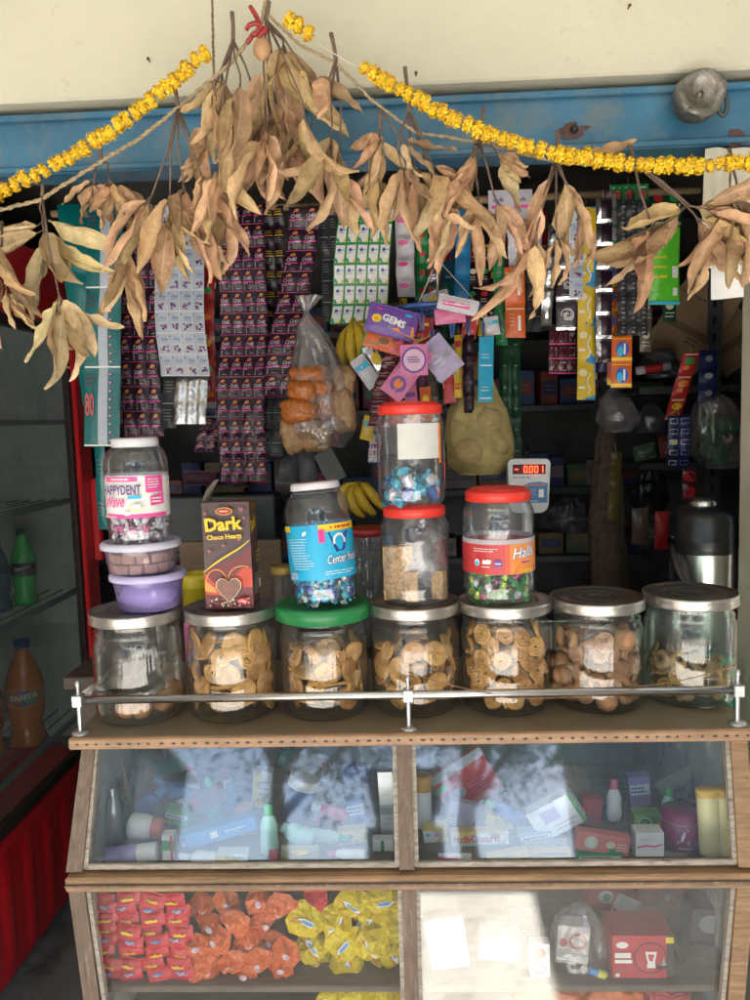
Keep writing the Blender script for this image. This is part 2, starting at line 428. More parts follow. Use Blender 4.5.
# ---- verandah: roof with an added gap that shapes the sun patch on the floor, side walls that close it left and right
XV0, XV1, YV = -2.1, 1.95, -1.9
ZV = 2.72
GX0, GX1, GY0, GY1 = 1.36, 1.73, -1.40, -.90
g = MB()
for (a, b, c2, d) in ((XV0, GX0, YV, 1.43), (GX1, XV1, YV, 1.43), (GX0, GX1, YV, GY0), (GX0, GX1, GY1, 1.43)):
    g.box(((a + b) / 2, (c2 + d) / 2, ZV + .03), (b - a, d - c2, .06), roofm)
struct(g, 'ceiling_verandah')
sidem = M('grimy side wall', (.30, .28, .25), .8, var=.3, scale=3, dirt=((.07, .06, .05), .4, 4))
g = MB(); g.box((XV0 - .06, -.25, 1.36), (.12, 3.3, 2.72), sidem); struct(g, 'wall_verandah_left')
g = MB(); g.box((XV1 + .06, -.25, 1.36), (.12, 3.3, 2.72), sidem); struct(g, 'wall_verandah_right')

# ---- across the road: low pale wall and trees, seen as reflections in the glass
g = MB(); g.box((2, -18, 1.0), (60, .25, 2.0), M('pale compound wall', (.62, .58, .5), .85, var=.15, scale=.8), ch=.02)
solo(g, 'compound_wall', 'long low pale wall on the far side of the road', 'wall')
bark = M('bark', (.12, .085, .06), .9, var=.3, scale=12, bump=.8)
leafg = M('green foliage', (.055, .115, .03), .6, var=.3, scale=2, island=.4)
def tree(x, y, h, cr, n, label, seed):
    rnd = random.Random(seed); t = thing('tree', label, 'tree', (x, y, 0), 'trees along the road')
    tk = MB(); top = Vector((x + rnd.uniform(-.4, .4), y, h * .55))
    tk.tube([(x, y, -.02), (x + .06, y, h * .2), (x - .05, y, h * .4), top], [.26, .19, .15, .1], bark, 10)
    ends = []
    for k in range(9):
        a = rnd.uniform(0, 6.28); s = Vector((x, y, h * rnd.uniform(.42, .6))); e = s + Vector((math.cos(a) * cr * rnd.uniform(.4, .9), math.sin(a) * cr * .7, h * rnd.uniform(.12, .4)))
        tk.tube([s, (s + e) / 2 + Vector((0, 0, .15)), e], [.09, .05, .02], bark, 6); ends.append(e); ends.append((s + e) / 2)
    part(tk, 'trunk', t)
    cw = MB()
    zmin = h * .36
    for k in range(n):
        e = rnd.choice(ends); d = Vector((rnd.gauss(0, 1), rnd.gauss(0, 1), rnd.gauss(0, .7))) * (cr * .24)
        p = e + d; s = rnd.uniform(.05, .085)
        if p.z < zmin + 1.3 * noise.noise(Vector((p.x * 1.3, p.y, 0))): continue
        ax = Vector((rnd.uniform(-1, 1), rnd.uniform(-1, 1), rnd.uniform(-.9, .3))).normalized(); bx = ax.orthogonal().normalized()
        bx = Matrix.Rotation(rnd.uniform(0, 6.28), 3, ax) @ bx
        cw.add([p, p + ax * s + bx * s * .35, p + ax * s * 2.1, p + ax * s - bx * s * .35], [(0, 1, 2, 3)], leafg)
    part(cw, 'crown', t)
tree(-2.0, -10.0, 8.0, 2.5, 17000, 'leafy tree with a low forked crown beyond the verandah', 3)
tree(.9, -11.6, 9.0, 2.7, 17000, 'taller tree with a wide open crown by the road', 5)
tree(6.4, -9.8, 6.8, 1.9, 4500, 'smallest bushy tree at the roadside', 8)

shedm = M('teal sheet roofing', (.05, .42, .36), .5, var=.2, scale=2); shw = M('whitewashed boards', (.75, .75, .72), .8, var=.1, scale=2)
t = thing('roadside_shed', 'open roadside shed with a teal sheet roof and white side boards', 'shed', (-.6, -13.6, 0))
g = MB(); g.box((-.6, -13.6, 2.9), (4.6, 2.4, .06), shedm, T=Matrix.Rotation(0, 4, 'X')); part(g, 'roof', t)
for x in (-2.7, 1.5):
    g = MB(); g.box((x, -12.6, 1.42), (.1, .1, 2.85), bark); part(g, 'post', t)
g = MB(); g.box((-1.5, -14.6, 1.4), (2.4, .06, 2.7), shw); part(g, 'board_wall', t)

hsm = M('grey blue plaster', (.08, .10, .13), .85, var=.2, scale=1.2); hwn = M('dark window', (.03, .035, .04), .15)
def house(x0, x1, y, h, label, teal=False):
    t = thing('roadside_house', label, 'house', ((x0 + x1) / 2, y, 0), 'houses across the road'); g = MB(); g.box(((x0 + x1) / 2, y - 2, h / 2), (x1 - x0, 4, h), hsm, ch=.03); part(g, 'wall', t)
    g = MB(); g.box(((x0 + x1) / 2, y - 1.9, h + .08), (x1 - x0 + .5, 4.6, .16), shedm if teal else hsm, ch=.02); part(g, 'roof', t)
    for i in range(3):
        for z in (1.6, 4.4):
            if z + .8 > h: continue
            g = MB(); x = x0 + (x1 - x0) * (i + .5) / 3; g.box((x, y + .01, z), (.9, .06, 1.2), hwn); g.box((x, y + .05, z - .65), (1.1, .12, .06), cement); part(g, 'window', t)
house(-10.5, -6.2, -15.5, 6.4, 'two storey grey house across the road, left in the reflection')
house(4.0, 10.0, -15.5, 6.8, 'wider grey blue house with a teal roof across the road', True)
house(-1.0, .5, -18.6, 6.2, 'narrow grey house set back between the trees')

for px, py, lab in ((628, 9, 'small nail in the cream wall above the long marigold string'), (416, 76, 'small nail in the cream wall just over the blue box near the middle'), (150, 62, 'small nail in the cream wall left of the hanging string')):
    q = P(px, py, 1.472); g = MB(); g.tube([q + Vector((0, .004, 0)), q + Vector((0, -.010, .001))], .0013, rust, 7); g.lathe([(0, .0), (.003, .0), (.003, .001), (0, .0012)], rust, 10, T=fr(q + Vector((0, -.010, .001)), (1, 0, 0), z=(0, -1, 0))); solo(g, 'nail', lab, 'nail', loc=q)
# ================================================================== glass-fronted counter cabinet
woodl = M('worn varnished wood', (.30, .18, .095), .5, var=.35, scale=14, bump=.35, bscale=60, stretch=(1, 8, 8), dirt=((.12, .075, .05), .25, 10))
woodd = M('greyed wood post', (.165, .115, .085), .65, var=.35, scale=16, bump=.4, bscale=50, stretch=(8, 8, 1), dirt=((.30, .26, .22), .2, 12))
woode = M('orange wood edging', (.32, .19, .105), .45, var=.3, scale=14, stretch=(1, 8, 8), bump=.2)
woodtop = M('worn laminate top', (.19, .155, .105), .32, var=.25, scale=12, bump=.1, dirt=((.10, .08, .055), .3, 6))
inlay = M('dark inlay', (.045, .025, .02), .6)
lin = M('pale panel inside', (.50, .51, .49), .75, var=.15, scale=7, dirt=((.16, .15, .13), .3, 9), bump=.2)
backm = M('dark back panel', (.22, .25, .27), .7, var=.3, scale=5)
bead = M('whitened glazing bead', (.34, .30, .25), .6, var=.4, scale=30, stretch=(1, 6, 6), dirt=((.10, .07, .05), .3, 24))
pane = glassmat('dusty pane', tint=(.90, .95, .97), base=.105, gloss_rough=.035, dust=.05, dustcol=(.55, .66, .74), dscale=9)
pane2 = glassmat('clearer pane', tint=(.95, .97, .96), base=.085, gloss_rough=.012, dust=.02, dustcol=(.70, .72, .70), dscale=11)
steel = M('polished steel tube', (.62, .62, .62), .22, metal=1.0, var=.08, scale=30, bump=.05)
zincm = M('zinc plated steel', (.50, .51, .53), .35, metal=.9, var=.15, scale=60)

ZT = P(400, 733, 1.25).z
XL = P(70, 740, 1.25).x; XRR = P(757, 727, 1.25).x
CAB = thing('glass_cabinet', 'wooden counter cabinet with four glass front panes carrying the row of biscuit jars', 'cabinet', ((XL + XRR) / 2, 1.42, 0))
YB = 1.66
g = MB(); g.box(((XL + XRR) / 2, (1.252 + YB) / 2, ZT - .009), (XRR - XL, YB - 1.252, .018), woodtop, ch=.002)
g.box(((XL + XRR) / 2, 1.2465, ZT - .0085), (XRR - XL, .011, .019), woode, ch=.0025)
rr = random.Random(4)
x = XL + .012
while x < XRR - .01:
    a = rr.uniform(.006, .011); z = ZT - .0085
    g.add([(x, 1.2405, z), (x + a * .5, 1.2405, z - .0022), (x + a, 1.2405, z), (x + a * .5, 1.2405, z + .0022)], [(0, 1, 2, 3)], inlay); x += rr.uniform(.015, .021)
part(g, 'counter_top', CAB)
# slanted upper front and lower front as local frames (x right, y up the slant, z outwards)
xl0 = P(70, 874, 1.205).x; xr0 = P(752, 866, 1.205).x
zM = P(400, 868, 1.205).z; ZU = ZT - .0185
xl1 = XL + .014; xr1 = XRR - .012
xc = P(405, 800, 1.235).x; xc1 = P(404, 745, 1.27).x; xc0 = P(407, 868, 1.205).x
O = Vector((0, 1.205, zM)); U = Vector((0, 1.272 - 1.205, ZU - zM)); LU = U.length
TU = fr(O, (1, 0, 0), y=U)
if TU.to_3x3().col[2].y > 0: print('normal wrong')
def quad_bar(mb, T, p0, p1, w0, w1, d, mat, zc=0.0):
    """tapered bar in the frame's plane between two centre points with widths along x"""
    a = [(p0[0] - w0 / 2, p0[1]), (p0[0] + w0 / 2, p0[1]), (p1[0] + w1 / 2, p1[1]), (p1[0] - w1 / 2, p1[1])]
    mb.prism(a, d, mat, T=T @ Matrix.Translation((0, 0, zc - d / 2)))
wp = .026
g = MB()
quad_bar(g, TU, (xl0 + wp / 2, 0), (xl1 + wp / 2, LU), wp, wp * .8, .030, woodd)
quad_bar(g, TU, (xr0 - wp / 2, 0), (xr1 - wp / 2, LU), wp, wp, .030, woodl)
quad_bar(g, TU, (xc0, 0), (xc1, LU), .024, .024, .030, woodd)
for (a0, a1) in ((xl0 + wp, xl1 + wp * .8), (xc0 - .012, xc1 - .012), (xc0 + .012, xc1 + .012), (xr0 - wp, xr1 - wp)):
    sg = 1 if a0 in (xl0 + wp, xc0 + .012) else -1
    quad_bar(g, TU, (a0 + sg * .0035, .004), (a1 + sg * .0035, LU - .002), .0068, .0068, .012, bead, .004)
for (a, b) in ((xl0 + wp + .001, xc0 - .013), (xc0 + .013, xr0 - wp - .001)):
    g.box(((a + b) / 2, .0065, .003), (b - a, .009, .014), bead, T=TU, ch=.002)
# mid rail
g.box(((xl0 + xr0) / 2, 1.203, zM - .0135), (xr0 - xl0, .040, .024), woodl, ch=.003)
g.box(((xl0 + xr0) / 2, 1.181, zM - .0125), (xr0 - xl0 - .004, .006, .0035), woodd)
# lower front
zL = zM - .026; OL = Vector((0, 1.238, zL - .62)); UL = Vector((0, 1.210 - 1.238, .62)); LL = UL.length
TL = fr(OL, (1, 0, 0), y=UL)
xlb, xrb = xl0 + .030, xr0 - .03
quad_bar(g, TL, (xlb + wp / 2, -.14), (xl0 + wp / 2, LL), wp, wp, .030, woodd)
quad_bar(g, TL, (xrb - wp / 2, -.14), (xr0 - wp / 2, LL), wp, wp, .030, woodl)
xcl = xc0 + .002
quad_bar(g, TL, (xcl, -.02), (xcl, LL), .022, .022, .030, woodd)
for (a0, a1, sg) in ((xlb + wp, xl0 + wp, 1), (xcl - .011, xcl - .011, -1), (xcl + .011, xcl + .011, 1), (xrb - wp, xr0 - wp, -1)):
    quad_bar(g, TL, (a0 + sg * .0035, .01), (a1 + sg * .0035, LL - .001), .0068, .0068, .012, bead, .004)
g.box(((xlb + xrb) / 2, -.01, 0), (xrb - xlb, .03, .032), woodl, T=TL, ch=.003)
for sx in (xlb + .015, xrb - .015): g.box((sx, YB - .02, .48), (.026, .026, .93), woodd)
part(g, 'frame', CAB)
g = MB()
for sg, xt in ((-1, xl1 + .006), (1, xr1 - .006)):
    g = MB(); g.add([(xt, 1.30, ZU), (xt, YB - .01, ZU), (xt, YB - .01, .12), (xt + sg * -.01, 1.27, .12), (xt, 1.235, zM)], [(0, 1, 2, 3, 4)] if sg < 0 else [(4, 3, 2, 1, 0)], lin); part(g, 'side_panel', CAB)
g = MB(); g.box(((XL + XRR) / 2, YB - .008, (ZU + .12) / 2), (XRR - XL - .05, .01, ZU - .13), backm); part(g, 'back_panel', CAB)
ZS1 = P(400, 861, 1.27).z
ZS2 = P(250, 981, 1.275).z; ZS3 = ZS2 - .115
shm = M('shelf board', (.13, .10, .075), .6, var=.3, scale=10, stretch=(1, 6, 6), bump=.2)
xi0, xi1 = xl1 + .012, xr1 - .012
for z, y0 in ((ZS1, 1.226), (ZS2, 1.262), (ZS3, 1.265)):
    g = MB(); g.box(((xi0 + xi1) / 2, (y0 + YB - .014) / 2, z - .006), (xi1 - xi0 - .004, YB - .014 - y0, .012), shm, ch=.002); part(g, 'shelf', CAB)
g = MB(); g.box((xcl, 1.45, (zL + ZS2) / 2), (.008, .36, zL - ZS2 - .004), lin); part(g, 'divider', CAB)
def glass(T, xa0, xa1, xb0, xb1, L, mat):
    g = MB(); g.add([(xa0, .008, 0), (xb0, .008, 0), (xb1, L, 0), (xa1, L, 0)], [(0, 1, 2, 3)], mat, T=T @ Matrix.Translation((0, 0, -.004)))
    return g
part(glass(TU, xl0 + wp, xl1 + wp * .8, xc0 - .012, xc1 - .012, LU, pane), 'glass_pane', CAB)
part(glass(TU, xc0 + .012, xc1 + .012, xr0 - wp, xr1 - wp, LU, pane), 'glass_pane', CAB)
part(glass(TL, xlb + wp, xl0 + wp, xcl - .011, xcl - .011, LL, pane2), 'glass_pane', CAB)
pane3 = glassmat('dustier pane', tint=(.95, .97, .96), base=.165, gloss_rough=.035, dust=.03, dustcol=(.75, .75, .72), dscale=8)
part(glass(TL, xcl + .011, xcl + .011, xrb - wp, xr0 - wp, LL, pane3), 'glass_pane', CAB)
# steel guard rail with three posts on the counter top
YR = 1.268
RAIL = thing('guard_rail', 'thin steel guard rail on three little posts along the counter edge', 'rail', (0, YR, ZT))
ps = [P(81, 735, YR), P(409, 728, YR), P(737, 717, YR)]
zr = (P(81, 704, YR).z + P(737, 686, YR).z) / 2
g = MB(); g.tube([(ps[0].x, YR, zr), (ps[1].x, YR, zr + .0008), (ps[2].x, YR, zr)], .0070, steel, 14)
g.tube([(ps[0].x, YR, zr), (ps[0].x, YR + .30, zr)], .0070, steel, 12); part(g, 'rail', RAIL)
for p in ps:
    g = MB()
    g.lathe([(.0, .0045), (.0135, .0030), (.0145, 0.0)], zincm, 24, T=Matrix.Translation((p.x, YR, ZT + .0005)))
    g.lathe([(.0048, .004), (.0040, .012), (.0044, zr - ZT - .01), (.0044, zr - ZT + .01), (.0030, zr - ZT + .014), (.0030, zr - ZT + .022), (.0042, zr - ZT + .026), (.0042, zr - ZT + .030), (.0026, zr - ZT + .033), (0, zr - ZT + .034)], zincm, 16, T=Matrix.Translation((p.x, YR, ZT)))
    g.box((p.x, YR, zr), (.017, .019, .020), zincm, ch=.0015); part(g, 'post', RAIL)
# thin dried twine tied along the rail
twm = M('brown twine', (.22, .12, .06), .9, var=.3, scale=200)
def sag(p0, p1, s, n=14, wob=.002, sd=1):
    o = []
    for i in range(n + 1):
        t = i / n; p = p0.lerp(p1, t); p = p + Vector((0, wob * noise.noise(Vector((t * 6, sd, 0))), -s * 4 * t * (1 - t) + wob * noise.noise(Vector((t * 6, 9, sd))))); o.append(p)
    return o
g = MB(); g.tube(sag(P(409, 672, 1.262), P(500, 695, 1.262), .004) + sag(P(500, 697, 1.262), P(640, 688, 1.262), .008, sd=3) + sag(P(640, 686, 1.262), P(737, 664, 1.258), .006, sd=5), .0009, twm, 6)
solo(g, 'twine', 'thin brown twine looped from the middle rail post to the right one', 'twine')
# ================================================================== the row of seven glass jars
jarg = glassmat('jar glass', tint=(.93, .96, .95), base=.085, gloss_rough=.06, dust=.008, edge=(.30, .36, .34), bump=.35, bscale=10, bst=(9, 9, .8))
jarg2 = glassmat('greenish jar glass', tint=(.78, .92, .88), base=.085, gloss_rough=.06, dust=.02, edge=(.22, .42, .38), bump=.35, bscale=10, bst=(9, 9, .8))
pet = glassmat('clear plastic', tint=(.90, .92, .95), base=.09, gloss_rough=.06, dust=.03, edge=(.45, .48, .55), bump=.35, bscale=40)
tinm = M('tin lid', (.48, .46, .43), .30, metal=.9, var=.18, scale=22, bump=.15, dirt=((.16, .11, .07), .3, 16))
tinr = M('rusty tin lid top with painted reflection', (.10, .095, .09), .32, metal=.5, var=.35, scale=18, bump=.3, dirt=((.10, .05, .03), .5, 14))  # dark base colour stands in for a dark reflection, rust mottling on top
lidg = M('green plastic lid', (.015, .20, .06), .35, var=.1, scale=10, bump=.05)
lidr = M('red plastic lid', (.66, .035, .022), .38, var=.1, scale=10)
JR = .0785
def jar_xy(px, pyb, z, r):
    """centre of a round thing whose front foot shows at (px, pyb) on a surface at height z"""
    q = PZ(px, pyb, z); d = ray(px, pyb); k = r / math.hypot(d.x, d.y)
    return Vector((q.x + d.x * k, q.y + d.y * k, z))
JAR = []
def glass_jar(px, pyb, label, lid='tin', glass=None, h=.176, w=1.0):
    glass = glass or jarg
    c = jar_xy(px, pyb, ZT + .0005, .070 * w); t = thing('glass_jar', label, 'jar', c, 'glass biscuit jars along the counter')
    T = Matrix.Translation(c); R0 = JR * .985 * w
    g = MB()
    g.lathe([(0, .006), (R0 * .55, .004), (R0 * .80, .0015), (R0 * .88, .001), (R0 * .95, .006), (R0 * .985, .014), (R0, .03), (R0, .105), (R0, .134), (R0 * .985, .140), (R0 * .955, .145), (R0 * .93, .147), (R0 * .95, .151), (R0 * .955, .154), (R0 * .91, .158), (R0 * .88, .161), (R0 * .90, .165), (R0 * .90, .172), (R0 * .89, h)], glass, 48, T=T)
    g.lathe([(R0 * .86, .0055), (R0 * .90, .007), (R0 * .93, .013)], glass, 48, T=T)
    part(g, 'glass_body', t)
    g = MB(); L = JR * 1.02 * w
    z0 = h - .006
    if lid == 'tin' or lid == 'rust':
        top = tinm if lid == 'tin' else tinr
        g.lathe([(L * .985, z0), (L * 1.005, z0 + .001), (L, z0 + .004), (L, z0 + .014), (L * 1.012, z0 + .0165), (L * 1.0, z0 + .019), (L * .975, z0 + .0195)], tinm, 48, T=T)
        g.lathe([(L * .975, z0 + .0195), (L * .955, z0 + .0185), (L * .90, z0 + .0165), (L * .70, z0 + .0165), (L * .67, z0 + .018), (L * .60, z0 + .018), (L * .57, z0 + .0165), (L * .38, z0 + .0168), (L * .35, z0 + .018), (L * .28, z0 + .018), (L * .25, z0 + .0168), (0, z0 + .0168)], top, 48, T=T)
    else:
        g.lathe([(L * 1.0, z0 - .004), (L * 1.03, z0 - .003), (L * 1.03, z0 + .014), (L * 1.02, z0 + .019), (L * .98, z0 + .0215), (L * .90, z0 + .022), (L * .88, z0 + .020), (0, z0 + .020)], lidg, 64, T=T, fn=lambda a, r, z: (r + (.0004 * math.cos(a * 60) if z < z0 + .015 else 0), z))
    part(g, 'lid', t)
    JAR.append((c, R0, ZT + h + (.0136 if lid != 'green' else .0165)))
    return t
glass_jar(143, 726, 'nearly empty leftmost glass jar with round balls at the bottom')
glass_jar(236, 724, 'glass jar of flat round biscuits with a tin lid, under the dark chocolate box')
glass_jar(327, 722, 'glass jar with the green plastic lid', 'green')
glass_jar(417, 719, 'glass jar with a tin lid under the two stacked red-lidded plastic jars')
glass_jar(506, 718, 'glass jar packed with spiral biscuits under the single red-lidded plastic jar')
glass_jar(597, 715, 'glass jar of brown curled biscuits with a bare dark lid', 'rust')
glass_jar(689, 709, 'greenish rightmost glass jar, half full, in front of the flask', 'rust', jarg2)

# ---- biscuits
bis1 = M('baked biscuit', (.50, .245, .075), .75, var=.3, scale=60, bump=.5, bscale=150, dirt=((.25, .12, .05), .25, 40))
bis2 = M('pale fried biscuit', (.58, .31, .095), .7, var=.25, scale=60, bump=.5, bscale=150)
bis3 = M('dark brown biscuit', (.36, .18, .085), .7, var=.3, scale=50, bump=.5, bscale=120, dirt=((.42, .32, .22), .3, 50))
def spiral_mesh(mat, r=.021, turns=2.6, tr=.0042):
    g = MB(); pts = []; N = 46
    for i in range(N + 1):
        t = i / N; a = turns * 2 * math.pi * t; rr_ = .003 + (r - tr - .003) * t
        pts.append((rr_ * math.cos(a), rr_ * math.sin(a), .0008 * math.sin(a * 2)))
    g.tube(pts, [tr * (.85 + .15 * math.sin(i * 1.7)) for i in range(N + 1)], mat, 6); return g
def disc_mesh(mat, r=.0225, th=.007):
    g = MB(); g.lathe([(0, -th / 2), (r * .8, -th / 2), (r, -th * .15), (r * .98, th * .2), (r * .85, th / 2), (r * .55, th * .38), (0, th * .45)], mat, 18, fn=lambda a, q, z: (q * (1 + .04 * math.sin(a * 3 + q * 200) + .02 * math.sin(a * 7)), z + (.001 * math.sin(a * 5 + 9 * q * 100) if z > 0 else 0))); return g
def curl_mesh(mat):
    g = MB(); pts = []
    for i in range(15):
        t = i / 14; a = -.4 + t * 5.2; q = .013 * (1 - .35 * t); pts.append((q * math.cos(a), q * math.sin(a), .010 * (t - .5)))
    g.tube(pts, [.0035 + .0045 * math.sin(math.pi * min(1, .12 + i / 14 * .86)) for i in range(15)], mat, 7); return g
def ball_mesh(mat, r=.0185):
    g = MB(); g.ball((0, 0, 0), r, mat, 16, fn=lambda d: 1 + .05 * noise.noise(d * 2.1)); return g
PROT = {}
def proto_mesh(key, mb): 
    PROT[key] = mb.mesh(key); return PROT[key]
proto_mesh('spiral1', spiral_mesh(bis1)); proto_mesh('spiral2', spiral_mesh(bis2, .0225, 2.9)); proto_mesh('disc1', disc_mesh(bis1)); proto_mesh('disc2', disc_mesh(bis2, .0235, .006))
proto_mesh('curl', curl_mesh(bis3)); proto_mesh('ballb', ball_mesh(bis3)); proto_mesh('curl2', curl_mesh(bis1)); proto_mesh('spiral3', spiral_mesh(bis3, .020))
def inst(key, name, label, cat, group, M4):
    o = bpy.data.objects.new(name, PROT[key]); COL.objects.link(o); o.matrix_world = M4
    setp(o, label, cat, group); return o
def fill(ji, keys, fill_z, name, label, cat, group, step=.021, rad=.0225, seed=1, face=.75, slope=None, inner=True, thick=.012):
    """lay biscuits against the wall of jar ji up to height fill_z, faces mostly outwards, then a looser core"""
    rnd = random.Random(seed); c, R0, _ = JAR[ji]; z = .012 + rad * .8; k = 0
    while z < fill_z:
        rads = [R0 - rad * .42 - .006] + ([R0 * .42] if inner else [])
        for ri, rr_ in enumerate(rads):
            n = max(3, int(2 * math.pi * rr_ / (rad * (1.75 if ri == 0 else 2.4))))
            for i in range(n):
                a = 2 * math.pi * (i + (k % 2) * .5 + rnd.uniform(-.2, .2)) / n
                if math.sin(a) > .55 and ri == 0: continue            # far side of the jar, hidden behind the rest
                top = fill_z if slope is None else fill_z + slope * math.cos(a)
                zz = z + rnd.uniform(-.004, .004)
                if zz > top: continue
                flat = rnd.random() > face
                rr2 = rr_ - (rad * .62 if flat and ri == 0 else rnd.uniform(0, .006))
                p = Vector((c.x + rr2 * math.cos(a), c.y + rr2 * math.sin(a), c.z + zz))
                if flat: n3 = Vector((rnd.uniform(-.35, .35), rnd.uniform(-.35, .35), 1)).normalized()
                else: n3 = (Vector((math.cos(a + rnd.uniform(-.5, .5)), math.sin(a + rnd.uniform(-.5, .5)), rnd.uniform(-.3, .5)))).normalized()
                q = n3.to_track_quat('Z', 'Y').to_matrix().to_4x4() @ Matrix.Rotation(rnd.uniform(0, 6.28), 4, 'Z') @ Matrix.Scale(rnd.uniform(.88, 1.08), 4)
                inst(rnd.choice(keys), name, label, cat, group, Matrix.Translation(p) @ q)
        z += step; k += 1
fill(0, ['ballb'], .034, 'sweet_ball', 'brown round ball at the bottom of the leftmost glass jar', 'sweet', 'balls in the leftmost glass jar', step=.03, rad=.0195, seed=3, slope=.03, inner=False)
fill(1, ['disc1', 'disc2', 'disc1', 'spiral2'], .135, 'round_biscuit', 'flat round biscuit in the glass jar under the chocolate box', 'biscuit', 'biscuits in the jar under the chocolate box', seed=4, step=.026)
fill(2, ['spiral2', 'disc2', 'spiral1', 'disc1'], .118, 'round_biscuit', 'round biscuit in the green-lidded glass jar', 'biscuit', 'biscuits in the green-lidded jar', seed=6, face=.6, step=.026)
fill(3, ['disc1', 'disc2', 'spiral1'], .125, 'round_biscuit', 'flat biscuit in the glass jar under the two stacked plastic jars', 'biscuit', 'biscuits in the jar under the stacked plastic jars', seed=7, face=.7, step=.026)
fill(4, ['spiral1', 'spiral2'], .148, 'spiral_biscuit', 'golden spiral biscuit in the fullest glass jar', 'biscuit', 'spiral biscuits in the fullest jar', seed=8, face=.92, step=.021)
fill(5, ['curl', 'ballb', 'curl', 'spiral3'], .128, 'curled_biscuit', 'brown curled biscuit in the jar with the bare dark lid', 'biscuit', 'curled biscuits in the dark-lidded jar', seed=9, rad=.018, step=.024)
fill(6, ['curl', 'spiral1', 'spiral3', 'curl2'], .075, 'curled_biscuit', 'brown biscuit at the bottom of the greenish rightmost jar', 'biscuit', 'biscuits in the greenish rightmost jar', seed=10, rad=.018, step=.024, slope=-.012)

# ---- generic folded foil / plastic shapes
def pillow_pt(u, v, w, h, t, seed, crimp=.1, wr=.12):
    """point on the front of a stuffed packet, u, v in 0..1; returns (x, y, depth)"""
    e = max(0, min(1, (v - crimp * .5) / (1 - crimp)))
    b = (max(0, math.sin(math.pi * min(1, max(0, e))))) ** .55 * (max(0, math.sin(math.pi * u))) ** .5
    k = 1 + wr * noise.noise(Vector((u * 5 + seed * 3.1, v * 6, seed)))
    x = (u - .5) * w * (1 - .06 * b); y = (v - .5) * h
    return x, y, t * .5 * b * k + t * wr * .6 * abs(noise.noise(Vector((u * 9, v * 9, seed + 4)))) * (b ** .5)
def packet(w, h, t, mat, seed=0, n=10, crimpm=None, crimp=.1, wr=.25):
    g = MB()
    for sg in (1, -1):
        g.grid(lambda u, v: (lambda q: Vector((q[0], q[1], sg * q[2])))(pillow_pt(u, v, w, h, t, seed + (0 if sg > 0 else 7), crimp, wr)), n, n, mat, flip=(sg < 0))
    cm = crimpm or mat
    for s_ in (1, -1):
        vs = []; K = 14
        for i in range(K + 1):
            x = (i / K - .5) * w; vs += [(x, s_ * h * .497, .0004 * (-1) ** i), (x, s_ * (h * .5 + .05 * h + (.0012 if i % 2 else 0)), .0006 * (-1) ** i)]
        fs = [(2 * i, 2 * i + 2, 2 * i + 3, 2 * i + 1) for i in range(K)]; g.add(vs, fs, cm)
    fn = lambda u, v, hh: (lambda q: Vector((q[0], q[1], q[2] + hh)))(pillow_pt(u / w + .5, v / h + .5, w, h, t, seed, crimp, wr))
    return g, fn
def crumple(w, h, d, mat, seed, n=9, fan=True, fanm=None):
    """twisted foil sweet: faceted knobbly body and flared ends"""
    g = MB()
    g.ball((0, 0, 0), (w * .5, d * .5, h * .5), mat, 9, fn=lambda q: .85 + .42 * noise.noise(q * 2.3 + Vector((seed, seed * 2, 0))))
    g.s = [False] * len(g.s)
    if fan:
        for sg in (1, -1):
            K = 9; vs = [(sg * w * .34, 0, 0)]
            for i in range(K + 1):
                a = -1.25 + 2.5 * i / K; q = w * .42 * (1 + .25 * noise.noise(Vector((i * .9, seed, sg))))
                vs.append((sg * (w * .36 + q * math.cos(a)), (.006 if i % 2 else -.006) * 1.0, q * 1.05 * math.sin(a)))
            g.add(vs, [(0, i + 1, i + 2) for i in range(K)], fanm or mat)
    return g

# ---- plastic tubs, PET jars on the lids
tubp = glassmat('lilac tub plastic', tint=(.74, .66, .93), base=.07, gloss_rough=.12, dust=.26, dustcol=(.46, .38, .80), edge=(.5, .42, .8))
tubw = glassmat('milky tub plastic', tint=(.86, .84, .93), base=.07, gloss_rough=.1, dust=.12, dustcol=(.62, .56, .78), edge=(.6, .55, .75))
lidl = M('lilac plastic lid', (.50, .46, .74), .35, var=.06, trans=.2)
lidl2 = M('pale lilac plastic lid', (.58, .57, .70), .35, var=.06, trans=.2)
top1 = JAR[0][2]
def tub(c, r0, r1, h, body, lid, label):
    t = thing('plastic_tub', label, 'tub', c, 'plastic tubs on the leftmost jar'); T = Matrix.Translation(c)
    g = MB(); g.lathe([(0, .001), (r0 * .9, .001), (r0, .004), (r1 * .97, h - .010)], body, 40, T=T); part(g, 'body', t)
    g = MB(); g.lathe([(r1 * .98, h - .013), (r1 * 1.05, h - .012), (r1 * 1.05, h - .005), (r1 * 1.0, h - .001), (r1 * .93, h), (r1 * .90, h - .004), (0, h - .004)], lid, 48, T=T); part(g, 'lid', t)
    return c.z + h
c1 = Vector((P(150, 590, JAR[0][0].y).x, JAR[0][0].y - .005, top1 + .001))
zt1 = tub(c1, .052, .0625, .066, tubp, lidl, 'lower lilac plastic tub with the deeper purple body')
c2 = Vector((P(143, 560, JAR[0][0].y).x, JAR[0][0].y - .005, zt1 + .0005 - .003))
zt2 = tub(c2, .056, .065, .057, tubw, lidl2, 'upper milky plastic tub holding brown sweets, under the white-capped jar')
burfi = M('brown sweet block', (.42, .23, .13), .6, var=.2, scale=50)
proto_mesh('burfi', (lambda g: g.box((0, 0, 0), (.021, .021, .016), burfi, ch=.002) or g)(MB()))
